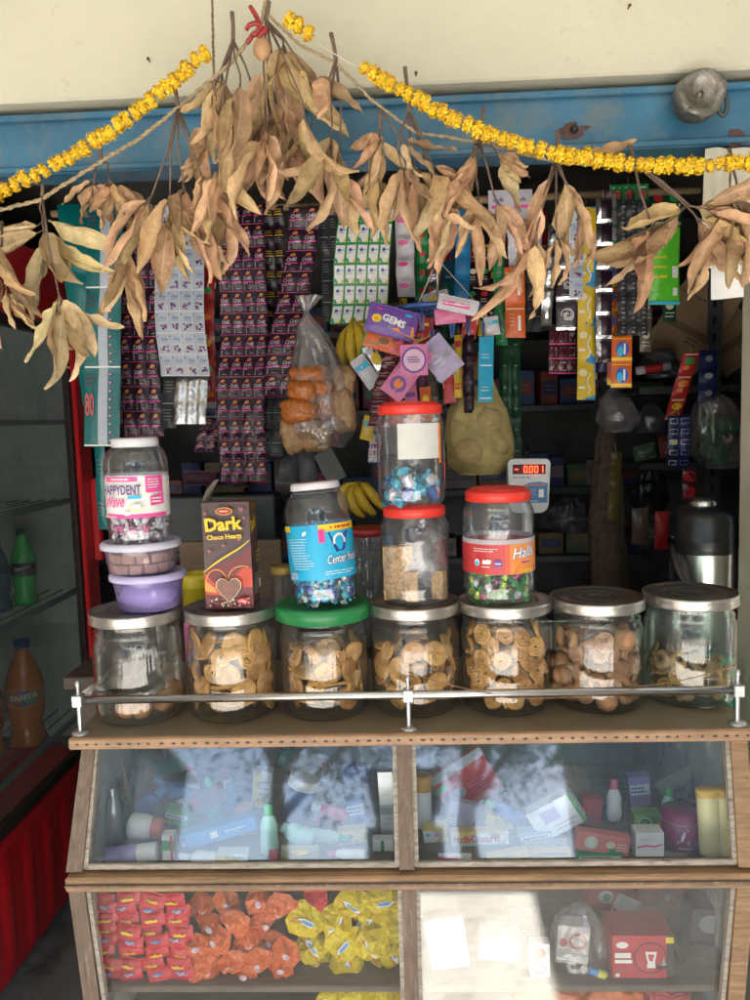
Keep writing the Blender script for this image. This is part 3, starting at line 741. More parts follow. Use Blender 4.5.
for ring, zz in ((0, .012), (1, .030)):
    for i in range(13):
        a = 2 * math.pi * (i + .5 * ring) / 13
        inst('burfi', 'sweet_block', 'square brown sweet block inside the upper milky tub', 'sweet', 'sweet blocks in the upper tub', Matrix.Translation(c2 + Vector((.043 * math.cos(a), .043 * math.sin(a), zz))) @ Matrix.Rotation(a, 4, 'Z'))
whitep = M('white sweet lump', (.55, .50, .68), .6, var=.1)
g = MB(); g.ball(c1 + Vector((0, 0, .026)), (.048, .048, .024), whitep, 20, fn=lambda d: 1 + .12 * noise.noise(d * 3))
solo(g, 'sweet_dough', 'pale lump of sweet inside the lower lilac tub', 'sweet')

def pet_profile(r, h, cap_r, rib=True):
    return [(0, .004), (r * .5, .002), (r * .82, .0), (r * .93, .004), (r * .97, .012), (r * .955, .018), (r, .024), (r * .98, .03), (r * .98, h * .36), (r * .98, h * .62), (r, h * .635), (r * .985, h * .66), (r, h * .685), (r * .98, h * .71), (r * 1.0, h * .74), (r * .97, h * .80), (r * .88, h * .87), (cap_r * 1.0, h * .925), (cap_r * .95, h * .93), (cap_r * .95, h * .955)]
def candy_fill(c, r, z1, keys, name, label, group, seed, sz=.016, T=None):
    rnd = random.Random(seed); z = sz * .6; T = T or Matrix.Identity(4)
    while z < z1:
        for rr_ in (r - sz * .55, r * .35):
            n = max(2, int(2 * math.pi * rr_ / (sz * 1.25)))
            for i in range(n):
                a = 2 * math.pi * (i + rnd.random() * .5) / n
                if math.sin(a) > .45 and rr_ > r * .5: continue
                p = Vector((c.x + rr_ * math.cos(a), c.y + rr_ * math.sin(a), c.z + z + rnd.uniform(-.003, .003)))
                q = Matrix.Rotation(a + math.pi / 2 + rnd.uniform(-.5, .5), 4, 'Z') @ Matrix.Rotation(rnd.uniform(-1.5, 1.5), 4, 'Y') @ Matrix.Rotation(rnd.uniform(-.5, .5), 4, 'X')
                inst(rnd.choice(keys), name, label, 'sweet', group, T @ Matrix.Translation(p) @ q)
        z += sz * .95
def foil(name, c, r=.28, metal=.35): return M(name, c, r, metal=metal, var=.25, scale=70, bump=.6, bscale=90)
fw, fp, fc, fb, fg, fy, fl = foil('white foil', (.7, .66, .7)), foil('pink foil', (.6, .12, .3)), foil('cyan foil', (.05, .42, .60)), foil('blue foil', (.03, .10, .4)), foil('green foil', (.03, .32, .07)), foil('lime foil', (.45, .55, .08)), foil('silver foil', (.6, .64, .68), .3, .5)
def candy(mat, m2, seed, s=.017):
    g = MB(); g.ball((0, 0, 0), (s * .55, s * .36, s * .42), mat, 8, fn=lambda q: .9 + .35 * noise.noise(q * 2.5 + Vector((seed, 0, 0)))); g.s = [False] * len(g.s)
    for sg in (1, -1):
        vs = [(sg * s * .45, 0, 0)]; K = 5
        for i in range(K + 1):
            a = -1.1 + 2.2 * i / K; vs.append((sg * (s * .45 + s * .5 * math.cos(a)), .0018 * (-1) ** i, s * .55 * math.sin(a)))
        g.add(vs, [(0, i + 1, i + 2) for i in range(K)], m2)
    return g
for k_, a_, b_, s_ in (('cw', fw, fw, 1), ('cp', fp, fw, 2), ('cc', fc, fl, 3), ('cb', fb, fc, 4), ('cs', fl, fc, 5), ('cg', fg, fg, 6), ('cy', fy, fg, 7), ('cr', fp, fg, 8)): proto_mesh(k_, candy(a_, b_, s_))
proto_mesh('cgw', candy(fw, fg, 9))
for k_, a_, b_, s_ in (('bc', fc, fc, 11), ('bb', fb, fc, 12), ('bs', fw, fc, 13)): proto_mesh(k_, candy(a_, b_, s_, .027))

def pet_jar(name, label, c, r, h, cap_r, capmat, cap_h=.016, T=None, group=None, cap='plain'):
    t = thing(name, label, 'jar', c, group)
    B = Matrix.Translation(c) @ (T or Matrix.Identity(4))
    g = MB(); g.lathe(pet_profile(r, h, cap_r), pet, 40, T=B); part(g, 'body', t)
    g = MB(); z0 = h - cap_h
    if cap == 'plain': pr = [(cap_r * 1.0, z0), (cap_r * 1.06, z0 + .001), (cap_r * 1.06, h - .004), (cap_r * 1.02, h - .001), (cap_r * .9, h), (0, h)]
    else: pr = [(cap_r * 1.0, z0), (cap_r * 1.06, z0 + .001), (cap_r * 1.06, h - .007), (cap_r * 1.03, h - .0045), (cap_r * .93, h - .004), (cap_r * .91, h - .0005), (cap_r * .86, h), (cap_r * .80, h - .002), (0, h - .002)]
    g.lathe(pr, capmat, 56, T=B, fn=lambda a, q, z: (q + (.0004 * math.cos(a * 28) if z < h - .006 and q > cap_r else 0), z)); part(g, 'lid', t)
    return t, B
# happy gum jar (white cap) on the tubs
c3 = Vector((P(141, 520, JAR[0][0].y).x, JAR[0][0].y - .008, zt2 - .003))
whitecap = M('white plastic cap', (.62, .62, .66), .35)
t, B = pet_jar('sweet_jar', 'white-capped clear jar with a pink and white label standing on the tubs', c3, .0535, .179, .037, whitecap)
lr = .0535 * .99
g = MB()
g.lathe([(lr, .046), (lr, .117)], WHITE, 40, T=B)
d = Des()
d.rect(-.050, .046, .070, .053, PINK, 14); d.rect(-.044, .107, .018, .1155, PINK, 8)
d.lines(-.030, .109, .004, .113, 1, WHITE, .7)
d.rect(.030, .088, .062, .1155, PINK, 5); d.lines(.033, .094, .054, .112, 4, WHITE, .4)
d.poly([(.036, .066), (.06, .068), (.06, .086), (.036, .082)], PINK); d.lines(.038, .07, .055, .081, 2, WHITE, .5)
d.txt('HAPPYDENT', -.042, .086, .064, .016, BLACK, .022); d.txt('HAPPYDENT', -.0412, .0867, .0626, .0146, WHITE, .0)
d.txt('HAPPYDENT', -.0412, .0867, .0626, .0146, PURP, .0)
d.txt('Wave', -.040, .064, .036, .019, PINK, .02, rot=.06, shear=.25); d.rect(.002, .079, .022, .084, CYAN, 2)
d.ell(.013, .063, .010, .006, CREAM); d.rect(.008, .062, .020, .070, WHITE, 2); d.ell(.0, .055, .006, .0035, WHITE); d.lines(-.04, .0475, -.012, .0515, 2, WHITE, .4)
d.put(g, cyl_fn((0, 0, 0), lr, T=B)); part(g, 'label', t)
candy_fill(c3 + Vector((0, 0, .002)), .050, .044, ['cw', 'cp', 'cw'], 'wrapped_gum', 'pink and white wrapped gum in the white-capped jar', 'wrapped gums in the white-capped jar', 5)

# chocolate box on jar 2
chd = col('dark brown card', (.075, .04, .04), .32, coat=.3); chk = M('brown card top', (.05, .028, .026), .35); cardin = M('grey card inside', (.34, .31, .28), .8)
Yb = JAR[1][0].y - .02; ztb = JAR[1][2] + .0035
bw, bh, bd = .083, .182, .052
pL = PZ(207, 608, ztb); pRr = PZ(243, 608, ztb)
B = fr(Vector((P(207, 606, Yb).x, Yb, ztb)), (math.cos(R(12)), -math.sin(R(-2)) , 0), z=(0, 0, 1))
B = TR((P(206, 604, Yb - .02).x, Yb - .02, ztb), R(-1.5))
t = thing('chocolate_box', 'upright dark brown chocolate box with its top flap standing open', 'box', B.translation)
t_w = .082
g = MB(T=B)
g.box((t_w / 2, bd / 2, bh / 2), (t_w, bd, bh), chd, ch=.0006); part(g, 'carton', t)
g = MB(T=B)
fl_ = [(.002, 0, bh), (.002, bd, bh), (.010, bd, bh + .020), (.022, bd * .8, bh + .036), (.022, bd * .2, bh + .036), (.010, 0, bh + .020)]
g.add([(p[0] , p[1], p[2]) for p in fl_], [(0, 1, 2, 5), (5, 2, 3, 4)], cardin, True); g.add([(p[0] - .0008, p[1], p[2]) for p in fl_], [(5, 2, 1, 0), (4, 3, 2, 5)], chd, True)
part(g, 'flap', t)
emb = col('ember red print', (.5, .06, .03)); embo = col('ember orange print', (.8, .3, .06)); choc = M('milk chocolate print', (.20, .085, .06), .3, var=.2, scale=50); mauve = col('mauve print', (.30, .09, .12))
d = Des(); W_, H_ = t_w, bh
d.poly([(0, 0), (W_, 0), (W_, H_ * .60), (W_ * .75, H_ * .50), (W_ * .4, H_ * .44), (W_ * .12, H_ * .38), (0, H_ * .32)], col('maroon print', (.16, .03, .035)))
d.poly([(0, H_ * .14), (W_ * .35, H_ * .12), (W_ * .42, H_ * .26), (W_ * .2, H_ * .24), (0, H_ * .34)], emb); d.poly([(0, H_ * .17), (W_ * .25, H_ * .15), (W_ * .2, H_ * .2), (0, H_ * .27)], embo)
d.poly([(W_ * .6, H_ * .3), (W_ * .8, H_ * .38), (W_, H_ * .38), (W_, H_ * .2), (W_ * .8, H_ * .2)], emb)
arc = lambda cx, cy_, rx, ry, a0, a1, n=16: [(cx + rx * math.cos(a0 + (a1 - a0) * i / n), cy_ + ry * math.sin(a0 + (a1 - a0) * i / n)) for i in range(n + 1)]
d.band(arc(W_ * .25, H_ * .25, W_ * .22, H_ * .12, 0.0, 3.0), .0016, embo); d.band(arc(W_ * .80, H_ * .28, W_ * .30, H_ * .12, 1.1, 3.2), .0016, embo)
for i in range(60):
    rr_ = random.Random(i); d.ell(rr_.uniform(.003, W_ - .004), rr_.uniform(.003, H_ * .10), .0022, .0016, [BROWN, mauve, CREAM][i % 3], 6, rr_.random() * 3)
heart = [(0, -1.0), (.55, -.45), (.95, .1), (.95, .55), (.6, .88), (.25, .8), (0, .55), (-.25, .8), (-.6, .88), (-.95, .55), (-.95, .1), (-.55, -.45)]
def heartp(cx, cy_, s, m, n=1): d.poly([(cx + p[0] * s, cy_ + p[1] * s) for p in heart], m)
heartp(W_ * .52, H_ * .19, .0225, CREAM); heartp(W_ * .52, H_ * .19, .0213, choc)
for (a, b, s) in ((.1, .9, .003), (.85, .93, .004), (.2, .82, .002), (.78, .66, .004), (.45, .6, .003), (.15, .55, .003), (.3, .66, .002), (.1, .68, .002), (.9, .85, .003)): heartp(W_ * a, H_ * b, s, mauve)
d.ell(W_ * .5, H_ * .92, .0145, .0065, YEL, 20); d.ell(W_ * .5, H_ * .92, .0133, .0055, chd, 20); d.ell(W_ * .5, H_ * .92, .011, .0038, RED, 16); d.lines(W_ * .4, H_ * .912, W_ * .6, H_ * .93, 1, CREAM, .5)
d.txt('Dark', W_ * .10, H_ * .73, W_ * .78, .023, YEL, .035, rot=.06); d.txt('Choco Hearts', W_ * .13, H_ * .655, W_ * .72, .0085, YEL, .03, rot=.05)
d.band([(W_ * t_ / 20, H_ * (.35 + .12 * (t_ / 20) + .18 * (t_ / 20) ** 3 + .07 * math.sin(t_ / 20 * 3.1))) for t_ in range(21)], [.001 + .0022 * math.sin(math.pi * t_ / 20) for t_ in range(21)], YEL)
d.ell(W_ * .82, H_ * .08, .010, .0055, RED, 16); d.txt('170g', W_ * .73, H_ * .065, .012, .005, WHITE, .02)
FT = B @ fr((0, 0, 0), (1, 0, 0), z=(0, -1, 0))
g = MB(); d.put(g, plane_fn(FT))
d = Des(); d.txt('Dark', .008, H_ * .70, .036, .022, YEL, .035, rot=.3); d.lines(.008, .02, .044, .06, 6, CREAM, .3); d.rect(.03, .03, .043, .045, WHITE); d.lines(.008, .075, .040, .10, 3, YEL, .3)
d.put(g, plane_fn(B @ fr((t_w, 0, 0), (0, 1, 0), z=(1, 0, 0))))
d = Des(); d.ell(.03, .026, .014, .006, mauve); d.band([(.004, .01), (.03, .02), (.066, .042)], .002, YEL); d.ell(.055, .036, .010, .004, RED)
d.put(g, plane_fn(B @ Matrix.Translation((0, 0, bh))))
part(g, 'print', t)

# blue label jar on the green lid, leaning a little
Yc = JAR[2][0].y - .01
TT = Matrix.Rotation(R(-4), 4, 'Y') @ Matrix.Rotation(R(-3), 4, 'X')
c4 = Vector((P(326, 590, Yc).x, Yc, JAR[2][2] + .005))
capo = M('white ring cap', (.62, .60, .64), .4)
r4, h4 = .057, .205
t, B = pet_jar('sweet_jar', 'clear jar with a bright blue label leaning on the green lid', c4, r4, h4, .040, capo, .013, T=TT)
g = MB(); g.ell = None
d = Des(); d.ell(0, 0, .036, .036, ORANGE, 28); d.ell(-.008, -.006, .020, .014, RED, 16); d.ell(.012, .008, .016, .012, YEL, 14); d.put(g, plane_fn(B @ Matrix.Translation((0, 0, h4)))); part(g, 'cap_print', t)
g = MB(); lr = r4 * 1.0
skyb = col('sky blue print', (.02, .40, .68), .35, coat=.3)
g.lathe([(lr, .042), (lr + .0006, .060), (lr + .0006, .118), (lr, .134)], skyb, 44, T=B)
d = Des(); navy = col('navy print', (.02, .05, .28))
d.rect(.005, .122, .085, .134, YEL, 10); d.lines(.025, .125, .080, .131, 1, RED, .6); d.rect(-.085, .124, -.050, .134, YEL, 4)
d.poly([(.020, .120), (.060, .120), (.050, .088), (.032, .086)], navy)
d.ring(.040, .104, .0085, .0125, WHITE, 16, -.3, 3.5, 1.1); d.ell(.040, .098, .006, .009, skyb); d.ell(.052, .113, .0045, .0045, BLUE)
d.txt('Center fresh', .014, .066, .064, .016, navy, .05, rot=.05, shear=.15); d.txt('Center fresh', .0145, .0668, .0625, .0148, WHITE, .01, rot=.05, shear=.15)
d.rect(.004, .104, .0145, .126, PINK, 2); d.rect(.0052, .1055, .0132, .1245, col('hot pink', (.75, .03, .25)), 2)
d.lines(-.046, .060, -.006, .115, 12, WHITE, .2); d.poly([(-.02, .118), (-.014, .119), (-.012, .126), (-.018, .124)], WHITE); d.rect(-.045, .0475, -.034, .057, WHITE, 2)
for i in range(7): d.rect(-.0445 + i * .0015, .048, -.0438 + i * .0015, .0565, navy)
d.lines(.010, .050, .06, .058, 2, WHITE, .25)
d.put(g, cyl_fn((0, 0, 0), lr + .0007, T=B)); part(g, 'label', t)
candy_fill(Vector((0, 0, .002)), r4 - .003, .05, ['cc', 'cb', 'cs', 'cc'], 'wrapped_sweet', 'small blue and silver wrapped sweet in the blue-labelled jar', 'wrapped sweets in the blue-labelled jar', 9, .015, T=B)

# two stacked red-lidded jars on jar 4
Yd = JAR[3][0].y - .01
c5 = Vector((P(416, 590, Yd).x, Yd, JAR[3][2] + .003)); r5 = .0595; h5 = .168
t, B5 = pet_jar('sweet_jar', 'lower of the two stacked red-lidded jars, with nut brittle and a grey bag inside', c5, r5, h5, .050, lidr, .021, cap='step')
c6 = Vector((P(412, 500, Yd).x, Yd, c5.z + h5 + .0006)); h6 = .172
t, B6 = pet_jar('sweet_jar', 'upper of the two stacked red-lidded jars, with a white paper label', c6, r5 * .995, h6, .051, lidr, .021, cap='step')
g = MB(); d = Des(); d.rect(-.022, .078, .052, .136, col('paper label', (.55, .55, .53), .7, bump=.1), 12, 2); d.rect(.052, .07, .058, .136, ORANGE, 1); d.put(g, cyl_fn((0, 0, 0), r5, T=B6)); part(g, 'label', t)
nut = M('nut brittle', (.50, .30, .13), .4, var=.55, scale=160, bump=1.0, bscale=200, dirt=((.62, .45, .25), .3, 120))
def lump_box(mb, T, dx, dy, dz, mat, seed=1, n=6, amp=.0015):
    for (o, a, b) in (((-1, -1, -1), 0, 2), ((1, -1, -1), 1, 2), ((-1, 1, -1), 0, 2), ((-1, -1, -1), 1, 2), ((-1, -1, 1), 0, 1), ((-1, -1, -1), 0, 1)):
        def fn(u, v):
            p = list(o); p[a] = -1 + 2 * u; p[b] = -1 + 2 * v
            q = Vector((p[0] * dx / 2, p[1] * dy / 2, p[2] * dz / 2)); return q + Vector((noise.noise(q * 180 + Vector((seed, 0, 0))), noise.noise(q * 180 + Vector((0, seed, 5))), noise.noise(q * 180 + Vector((3, 0, seed))))) * amp
        mb.grid(fn, n, n, mat, T=T)
for (px_, pw, hh, lab, dy, rz) in ((398, 30, .092, 'tall slab of nut brittle at the left in the lower stacked jar', -.012, .1), (411, 12, .050, 'narrow piece of nut brittle in the middle of the lower stacked jar', -.036, 0), (439, 12, .048, 'short piece of nut brittle at the right in the lower stacked jar', -.018, -.5)):
    g = MB(); dz = hh; lump_box(g, TR((P(px_, 560, Yd - .02).x, Yd + dy, c5.z + .005 + dz / 2), rz), pw * .00172, .016, dz, nut, seed=px_)
    solo(g, 'nut_brittle', lab, 'sweet', 'pieces of nut brittle')
greybag = glassmat('grey crumpled bag plastic', tint=(.62, .60, .60), base=.12, gloss_rough=.25, dust=.45, dustcol=(.40, .38, .38), edge=(.4, .4, .4), bump=.8, bscale=60)
g = MB(); g.ball(c5 + Vector((.017, .004, .068)), (.036, .030, .058), greybag, 26, fn=lambda q: 1 + .30 * noise.noise(q * 2.7 + Vector((4, 1, 0))) + .12 * noise.noise(q * 7))
solo(g, 'plastic_bag', 'crumpled grey plastic bag inside the lower stacked jar', 'bag')
candy_fill(c6, .054, .045, ['bc', 'bs', 'bc', 'bb'], 'wrapped_sweet', 'blue wrapped sweet in the upper stacked jar', 'blue wrapped sweets in the upper stacked jar', 13, .026)
# red label jar on jar 5
Ye = JAR[4][0].y - .01
c7 = Vector((P(499, 585, Ye).x, Ye, JAR[4][2] + .003)); r7, h7 = .0615, .192
t, B = pet_jar('sweet_jar', 'single red-lidded jar with a red and orange label and green sweets inside', c7, r7, h7, .052, lidr, .022, cap='step')
g = MB(); redl = col('label red', (.50, .035, .04), .35, coat=.2); orl = col('label orange', (.75, .25, .06), .35, coat=.2)
g.lathe([(r7, .052), (r7, .102)], redl, 44, T=B)
g.lathe([(r7 * 1.001, .102), (r7 * 1.001, .110)], col('frosted band', (.42, .38, .42), .4), 44, T=B)
d = Des(); d.rect(.012, .052, .095, .102, orl, 12); d.rect(.003, .052, .012, .102, col('label mid', (.65, .10, .05)), 1)
d.txt('Halls', .016, .076, .046, .020, navy, .05, rot=.08, shear=.3); d.txt('Halls', .0165, .0768, .0445, .0185, WHITE, .012, rot=.08, shear=.3)
d.poly([(.018, .052), (.07, .052), (.07, .064), (.024, .061)], PURP); d.txt('sweets', .030, .0545, .028, .006, YEL, .02); d.lines(.032, .069, .056, .073, 1, PURP, .6)
d.lines(-.050, .089, -.004, .097, 2, WHITE, .3); d.ell(-.043, .072, .0048, .006, WHITE); d.ell(-.043, .071, .0034, .0042, CYAN); d.ell(-.008, .071, .007, .0065, PURP); d.lines(-.013, .069, -.003, .073, 1, WHITE, .5)
d.poly([(-.033, .070), (-.020, .070), (-.018, .077), (-.024, .078), (-.029, .076), (-.032, .078)], WHITE); d.lines(-.034, .064, -.019, .067, 1, WHITE, .5)
d.put(g, cyl_fn((0, 0, 0), r7, T=B)); part(g, 'label', t)
candy_fill(c7, r7 - .004, .056, ['cg', 'cy', 'cgw', 'cg', 'cr', 'cy'], 'wrapped_sweet', 'green and yellow wrapped sweet in the red and orange labelled jar', 'green wrapped sweets in the red-labelled jar', 17, .02)
# ================================================================== dried leaf garland and marigolds
YG = 1.30
rope = M('jute rope', (.38, .29, .17), .9, var=.3, scale=150, bump=.8, bscale=300)
rope2 = M('dark twisted string', (.20, .13, .08), .9, var=.4, scale=200, bump=.8, bscale=300)
def ropeobj(pix, r, mat, name, label, Y=YG, wob=.0015, n=8):
    pts = []
    for i in range(len(pix) - 1):
        a, b = P(*pix[i], Y), P(*pix[i + 1], Y)
        for k in range(n): pts.append(a.lerp(b, k / n) + Vector((wob * noise.noise(Vector((i * n + k, 1, 0)) * .9), 0, wob * noise.noise(Vector((5, i * n + k, 0)) * .9))))
    pts.append(P(*pix[-1], Y))
    g = MB()
    for s in (0, math.pi):       # two plies twisted together
        pp = []
        for i, p in enumerate(pts):
            nx = pts[min(i + 1, len(pts) - 1)] - pts[max(i - 1, 0)]; q = nx.orthogonal().normalized(); b = nx.normalized().cross(q); a = i * 1.5 + s
            pp.append(p + (q * math.cos(a) + b * math.sin(a)) * r * .55)
        g.tube(pp, r * .8, mat, 6)
    return solo(g, name, label, 'rope')
ropeobj([(-20, 215), (40, 200), (100, 162), (140, 138), (178, 108), (232, 62), (262, 22), (268, -12)], .0028, rope, 'jute_rope', 'jute rope rising from the left edge to the top of the leaf garland', n=14)
ropeobj([(262, 10), (300, 45), (335, 62), (372, 100), (415, 132), (478, 142), (555, 162), (640, 168), (700, 162), (770, 160)], .0022, rope, 'jute_rope', 'jute rope running right from the top of the leaf garland behind the marigolds', n=12)
ropeobj([(212, -14), (213, 40), (214, 75), (217, 130)], .0018, rope2, 'hanging_string', 'dark beaded string hanging straight down the cream wall', n=16)
thr = M('white thread', (.6, .55, .45), .8)
g = MB(); g.tube([P(262, -8, YG - .01), P(283, 14, YG - .015), P(318, 44, YG - .015), P(358, 68, YG - .015)], .0007, thr, 6); solo(g, 'thread', 'thin white thread joining the short and the long marigold strings', 'thread')

leafm = [M('dried leaf tan', (.45, .29, .155), .62, var=.26, scale=50, island=.34, bump=.8, bscale=120, dirt=((.24, .14, .075), .12, 30), trans=.0),
         M('dried leaf straw', (.55, .43, .235), .6, var=.22, scale=50, island=.34, bump=.8, bscale=120, dirt=((.34, .23, .11), .1, 30)),
         M('dried leaf pinkish', (.49, .305, .17), .6, var=.26, scale=50, island=.25, bump=.8, bscale=120, dirt=((.27, .14, .08), .12, 30))]
ribm = M('dried leaf midrib', (.50, .38, .24), .6, var=.2, scale=40)
stemm = M('dried stem', (.15, .10, .075), .8, var=.35, scale=80, bump=.5)
def leaf(mb, base, d, L, wd, rnd, mat):
    d = Vector(d).normalized(); side = d.cross(Vector((rnd.uniform(-.5, .5), -1, rnd.uniform(-.3, .3)))).normalized()
    roll = rnd.uniform(-1.1, 1.1); side = Matrix.Rotation(roll, 3, d) @ side
    curl = rnd.uniform(-1.2, 1.2); curl2 = rnd.uniform(-.6, .6); tw = rnd.uniform(-2.6, 2.6); fold = rnd.uniform(.5, 1.7); sd = rnd.uniform(0, 99)
    NL, NW = 16, 8; pts = []; p = Vector(base)
    nr = side.cross(d)
    dd = d.copy(); sdv = side.copy(); nv = nr.copy(); cen = []; frm = []
    for i in range(NL + 1):
        t = i / NL; cen.append(p.copy()); frm.append((dd.copy(), sdv.copy(), nv.copy()))
        r1 = Matrix.Rotation(curl / NL * (1.6 if t > .55 else .7), 3, sdv); r2 = Matrix.Rotation(curl2 / NL, 3, nv); r3 = Matrix.Rotation(tw / NL, 3, dd)
        m = r1 @ r2 @ r3; dd = m @ dd; sdv = m @ sdv; nv = m @ nv; p = p + dd * (L / NL)
    def fn(u, v):
        i = min(NL, int(round(v * NL))); t = i / NL
        wv = wd * (math.sin(math.pi * min(1, (t * .97 + .015) ** .78)) ** .8) * .5 if 0 < t < 1 else .0008
        if t > .8: wv *= 1 - .15 * (t - .8) / .2
        a = (-1, -.72, -.40, -.045, 0, .045, .40, .72, 1)[min(8, int(round(u * 8)))]; wv *= 1 + .20 * noise.noise(Vector((t * 7, sd, 1 if a > 0 else 5))) * (1 if abs(a) > .6 else 0); dd_, sv, nn = frm[i]
        cup = fold * abs(a) ** 1.3
        x = a * wv * math.cos(cup * .6); z = abs(a) * wv * math.sin(cup * .9) + .0042 * noise.noise(Vector((a * 1.3 + sd, t * 7, sd))) + .0018 * a * math.sin(t * 17 + sd)
        return cen[i] + sv * x + nn * z
    k0 = len(mb.f); mb.grid(fn, NW, NL, mat)
    for k in range(k0, len(mb.f)):
        if (k - k0) % NW in (3, 4): mb.m[k] = ribm
def bunch(label, knot, clusters, mi, seed, Y=YG, stick=None, group='bunches of dried leaves on the garland', stem_r=.0016):
    rnd = random.Random(seed); K = P(*knot, Y)
    t = thing('leaf_bunch', label, 'dried leaves', K, group); st = MB(); fo = MB()
    if stick: st.tube([P(*stick, Y), K.lerp(P(*stick, Y), .5) + Vector((.001, 0, 0)), K], [.0034, .0030, .0034], stemm, 7)
    for (hx, hy, n, spread, lpx, mean, wf) in clusters:
        dy = rnd.uniform(-.03, .03); H = P(hx, hy, Y + dy)
        mid = K.lerp(H, .5) + Vector((rnd.uniform(-.006, .006), 0, rnd.uniform(-.004, .004)))
        st.tube([K, mid, H], [.0026, stem_r * 1.1, stem_r], stemm, 6)
        tip = H + Vector((math.sin(R(mean)), 0, -math.cos(R(mean)))) * lpx * PPX(Y) * .25
        st.tube([H, tip], [stem_r, .0007], stemm, 5)
        for k in range(n):
            f = (k + .5) / n * 2 - 1
            a = R(mean + f * spread + rnd.uniform(-8, 8)); L = lpx * PPX(Y) * rnd.uniform(.72, 1.12) * (1 - .12 * abs(f))
            d = Vector((math.sin(a), rnd.uniform(-.45, .35), -math.cos(a)))
            b = H.lerp(tip, rnd.random()); b2 = b + d.normalized() * .012
            st.tube([b, b2], .0008, stemm, 5, caps=False)
            m = leafm[mi] if rnd.random() < .9 else leafm[(mi + 2) % 3]
            leaf(fo, b2, d, L, (L * .25 + .004) * wf * rnd.uniform(.8, 1.15), rnd, m)
    part(st, 'stems', t); part(fo, 'foliage', t)
B_ = bunch
B_('straw coloured leaves cut off by the left edge of the photo', (2, 222), [(-4, 235, 5, 40, 85, 0, 1), (4, 280, 4, 30, 50, 10, 1)], 0, 21)
B_('large pale straw bunch of broad leaves in two tiers near the fridge', (42, 196), [(42, 214, 8, 78, 98, 0, 1.12), (58, 290, 9, 34, 82, 10, 1.0)], 1, 22, stick=(42, 183))
B_('small crumpled brownish bunch just left of the teal packs', (101, 160), [(108, 172, 9, 50, 52, 12, 1.1), (96, 172, 3, 30, 40, -20, 1.0)], 2, 23, stick=(97, 128))
B_('narrow pinkish bunch hanging lowest in front of the black and pink sachets', (122, 205), [(128, 238, 7, 38, 86, -2, .95)], 2, 24)
B_('wide bunch on long dark stems left of the centre', (178, 108), [(152, 195, 4, 30, 80, -30, 1.05), (170, 190, 4, 25, 88, -5, 1.05), (183, 180, 5, 26, 90, 3, 1.15), (208, 180, 4, 24, 86, 12, 1.25), (196, 160, 3, 20, 60, 18, 1)], 0, 25, stick=(174, 84))
B_('dense bunch tied to an upright stick left of the chillies', (233, 40), [(205, 118, 4, 16, 76, -4, .95), (222, 72, 5, 16, 92, -6, .9), (240, 74, 4, 18, 108, 0, .95), (252, 85, 3, 20, 100, 16, 1.0), (218, 150, 3, 24, 70, 0, 1.1)], 0, 26, stick=(232, 12))
B_('biggest brown bunch hanging from the peak of the garland', (266, 20), [(268, 58, 4, 24, 100, -10, 1.15), (283, 40, 4, 28, 104, 6, 1.1), (284, 95, 6, 30, 96, -6, 1.15), (268, 120, 4, 26, 80, -14, 1.2), (298, 60, 3, 22, 84, 36, 1.2), (302, 100, 2, 20, 80, 8, 1.0)], 0, 27, stick=(270, -8))
B_('tall bunch on a pale stick right of the peak with long downward leaves', (336, 60), [(332, 128, 7, 34, 92, -6, 1.0), (312, 118, 3, 22, 74, -16, 1.0), (340, 150, 4, 26, 68, -2, 1.1)], 0, 28, stick=(331, 33))
B_('short bunch over the green and white sachets', (380, 110), [(382, 122, 5, 42, 55, -10, 1.15), (372, 160, 4, 30, 58, 4, 1.1), (398, 135, 3, 30, 52, 40, 1.0)], 0, 29)
B_('spreading tan bunch hanging above the blue clip hanger', (409, 112), [(414, 158, 5, 44, 70, 10, 1.1), (430, 160, 4, 38, 78, 20, 1.05), (398, 150, 3, 26, 76, 10, 1.0), (438, 196, 3, 26, 66, 4, 1.05)], 2, 30, stick=(405, 67))
B_('pinkish bunch under a short stub of stick in the middle of the long marigold string', (479, 141), [(476, 148, 3, 30, 58, -20, 1.2), (492, 146, 4, 24, 50, 34, 1.1), (478, 190, 4, 30, 84, 2, 1.05), (494, 195, 3, 24, 64, 24, 1.0), (452, 200, 2, 18, 70, -14, .95)], 2, 31, stick=(484, 106))
B_('long dangling bunch with a single pink leaf lying along the marigolds', (556, 164), [(552, 168, 2, 8, 128, -18, .85), (560, 166, 2, 12, 70, 20, 1.1), (566, 160, 1, 4, 52, 84, 1.25), (538, 225, 3, 22, 66, -12, .9), (556, 222, 3, 20, 56, 2, .8), (574, 205, 3, 22, 66, 22, .8)], 2, 32, stick=(558, 130))
B_('long stemmed bunch of slim pale leaves beside the white cloth', (634, 162), [(690, 206, 6, 34, 86, 78, 1.0), (688, 205, 5, 24, 90, -50, 1.0), (652, 225, 3, 20, 70, -20, 1.0), (694, 214, 5, 28, 74, 40, 1.05)], 0, 33, stick=(629, 144))
B_('pale bunch at the right edge of the photo', (730, 158), [(730, 180, 5, 44, 88, 0, 1.0), (738, 205, 5, 40, 70, 30, 1.05)], 0, 34, stick=(729, 148))

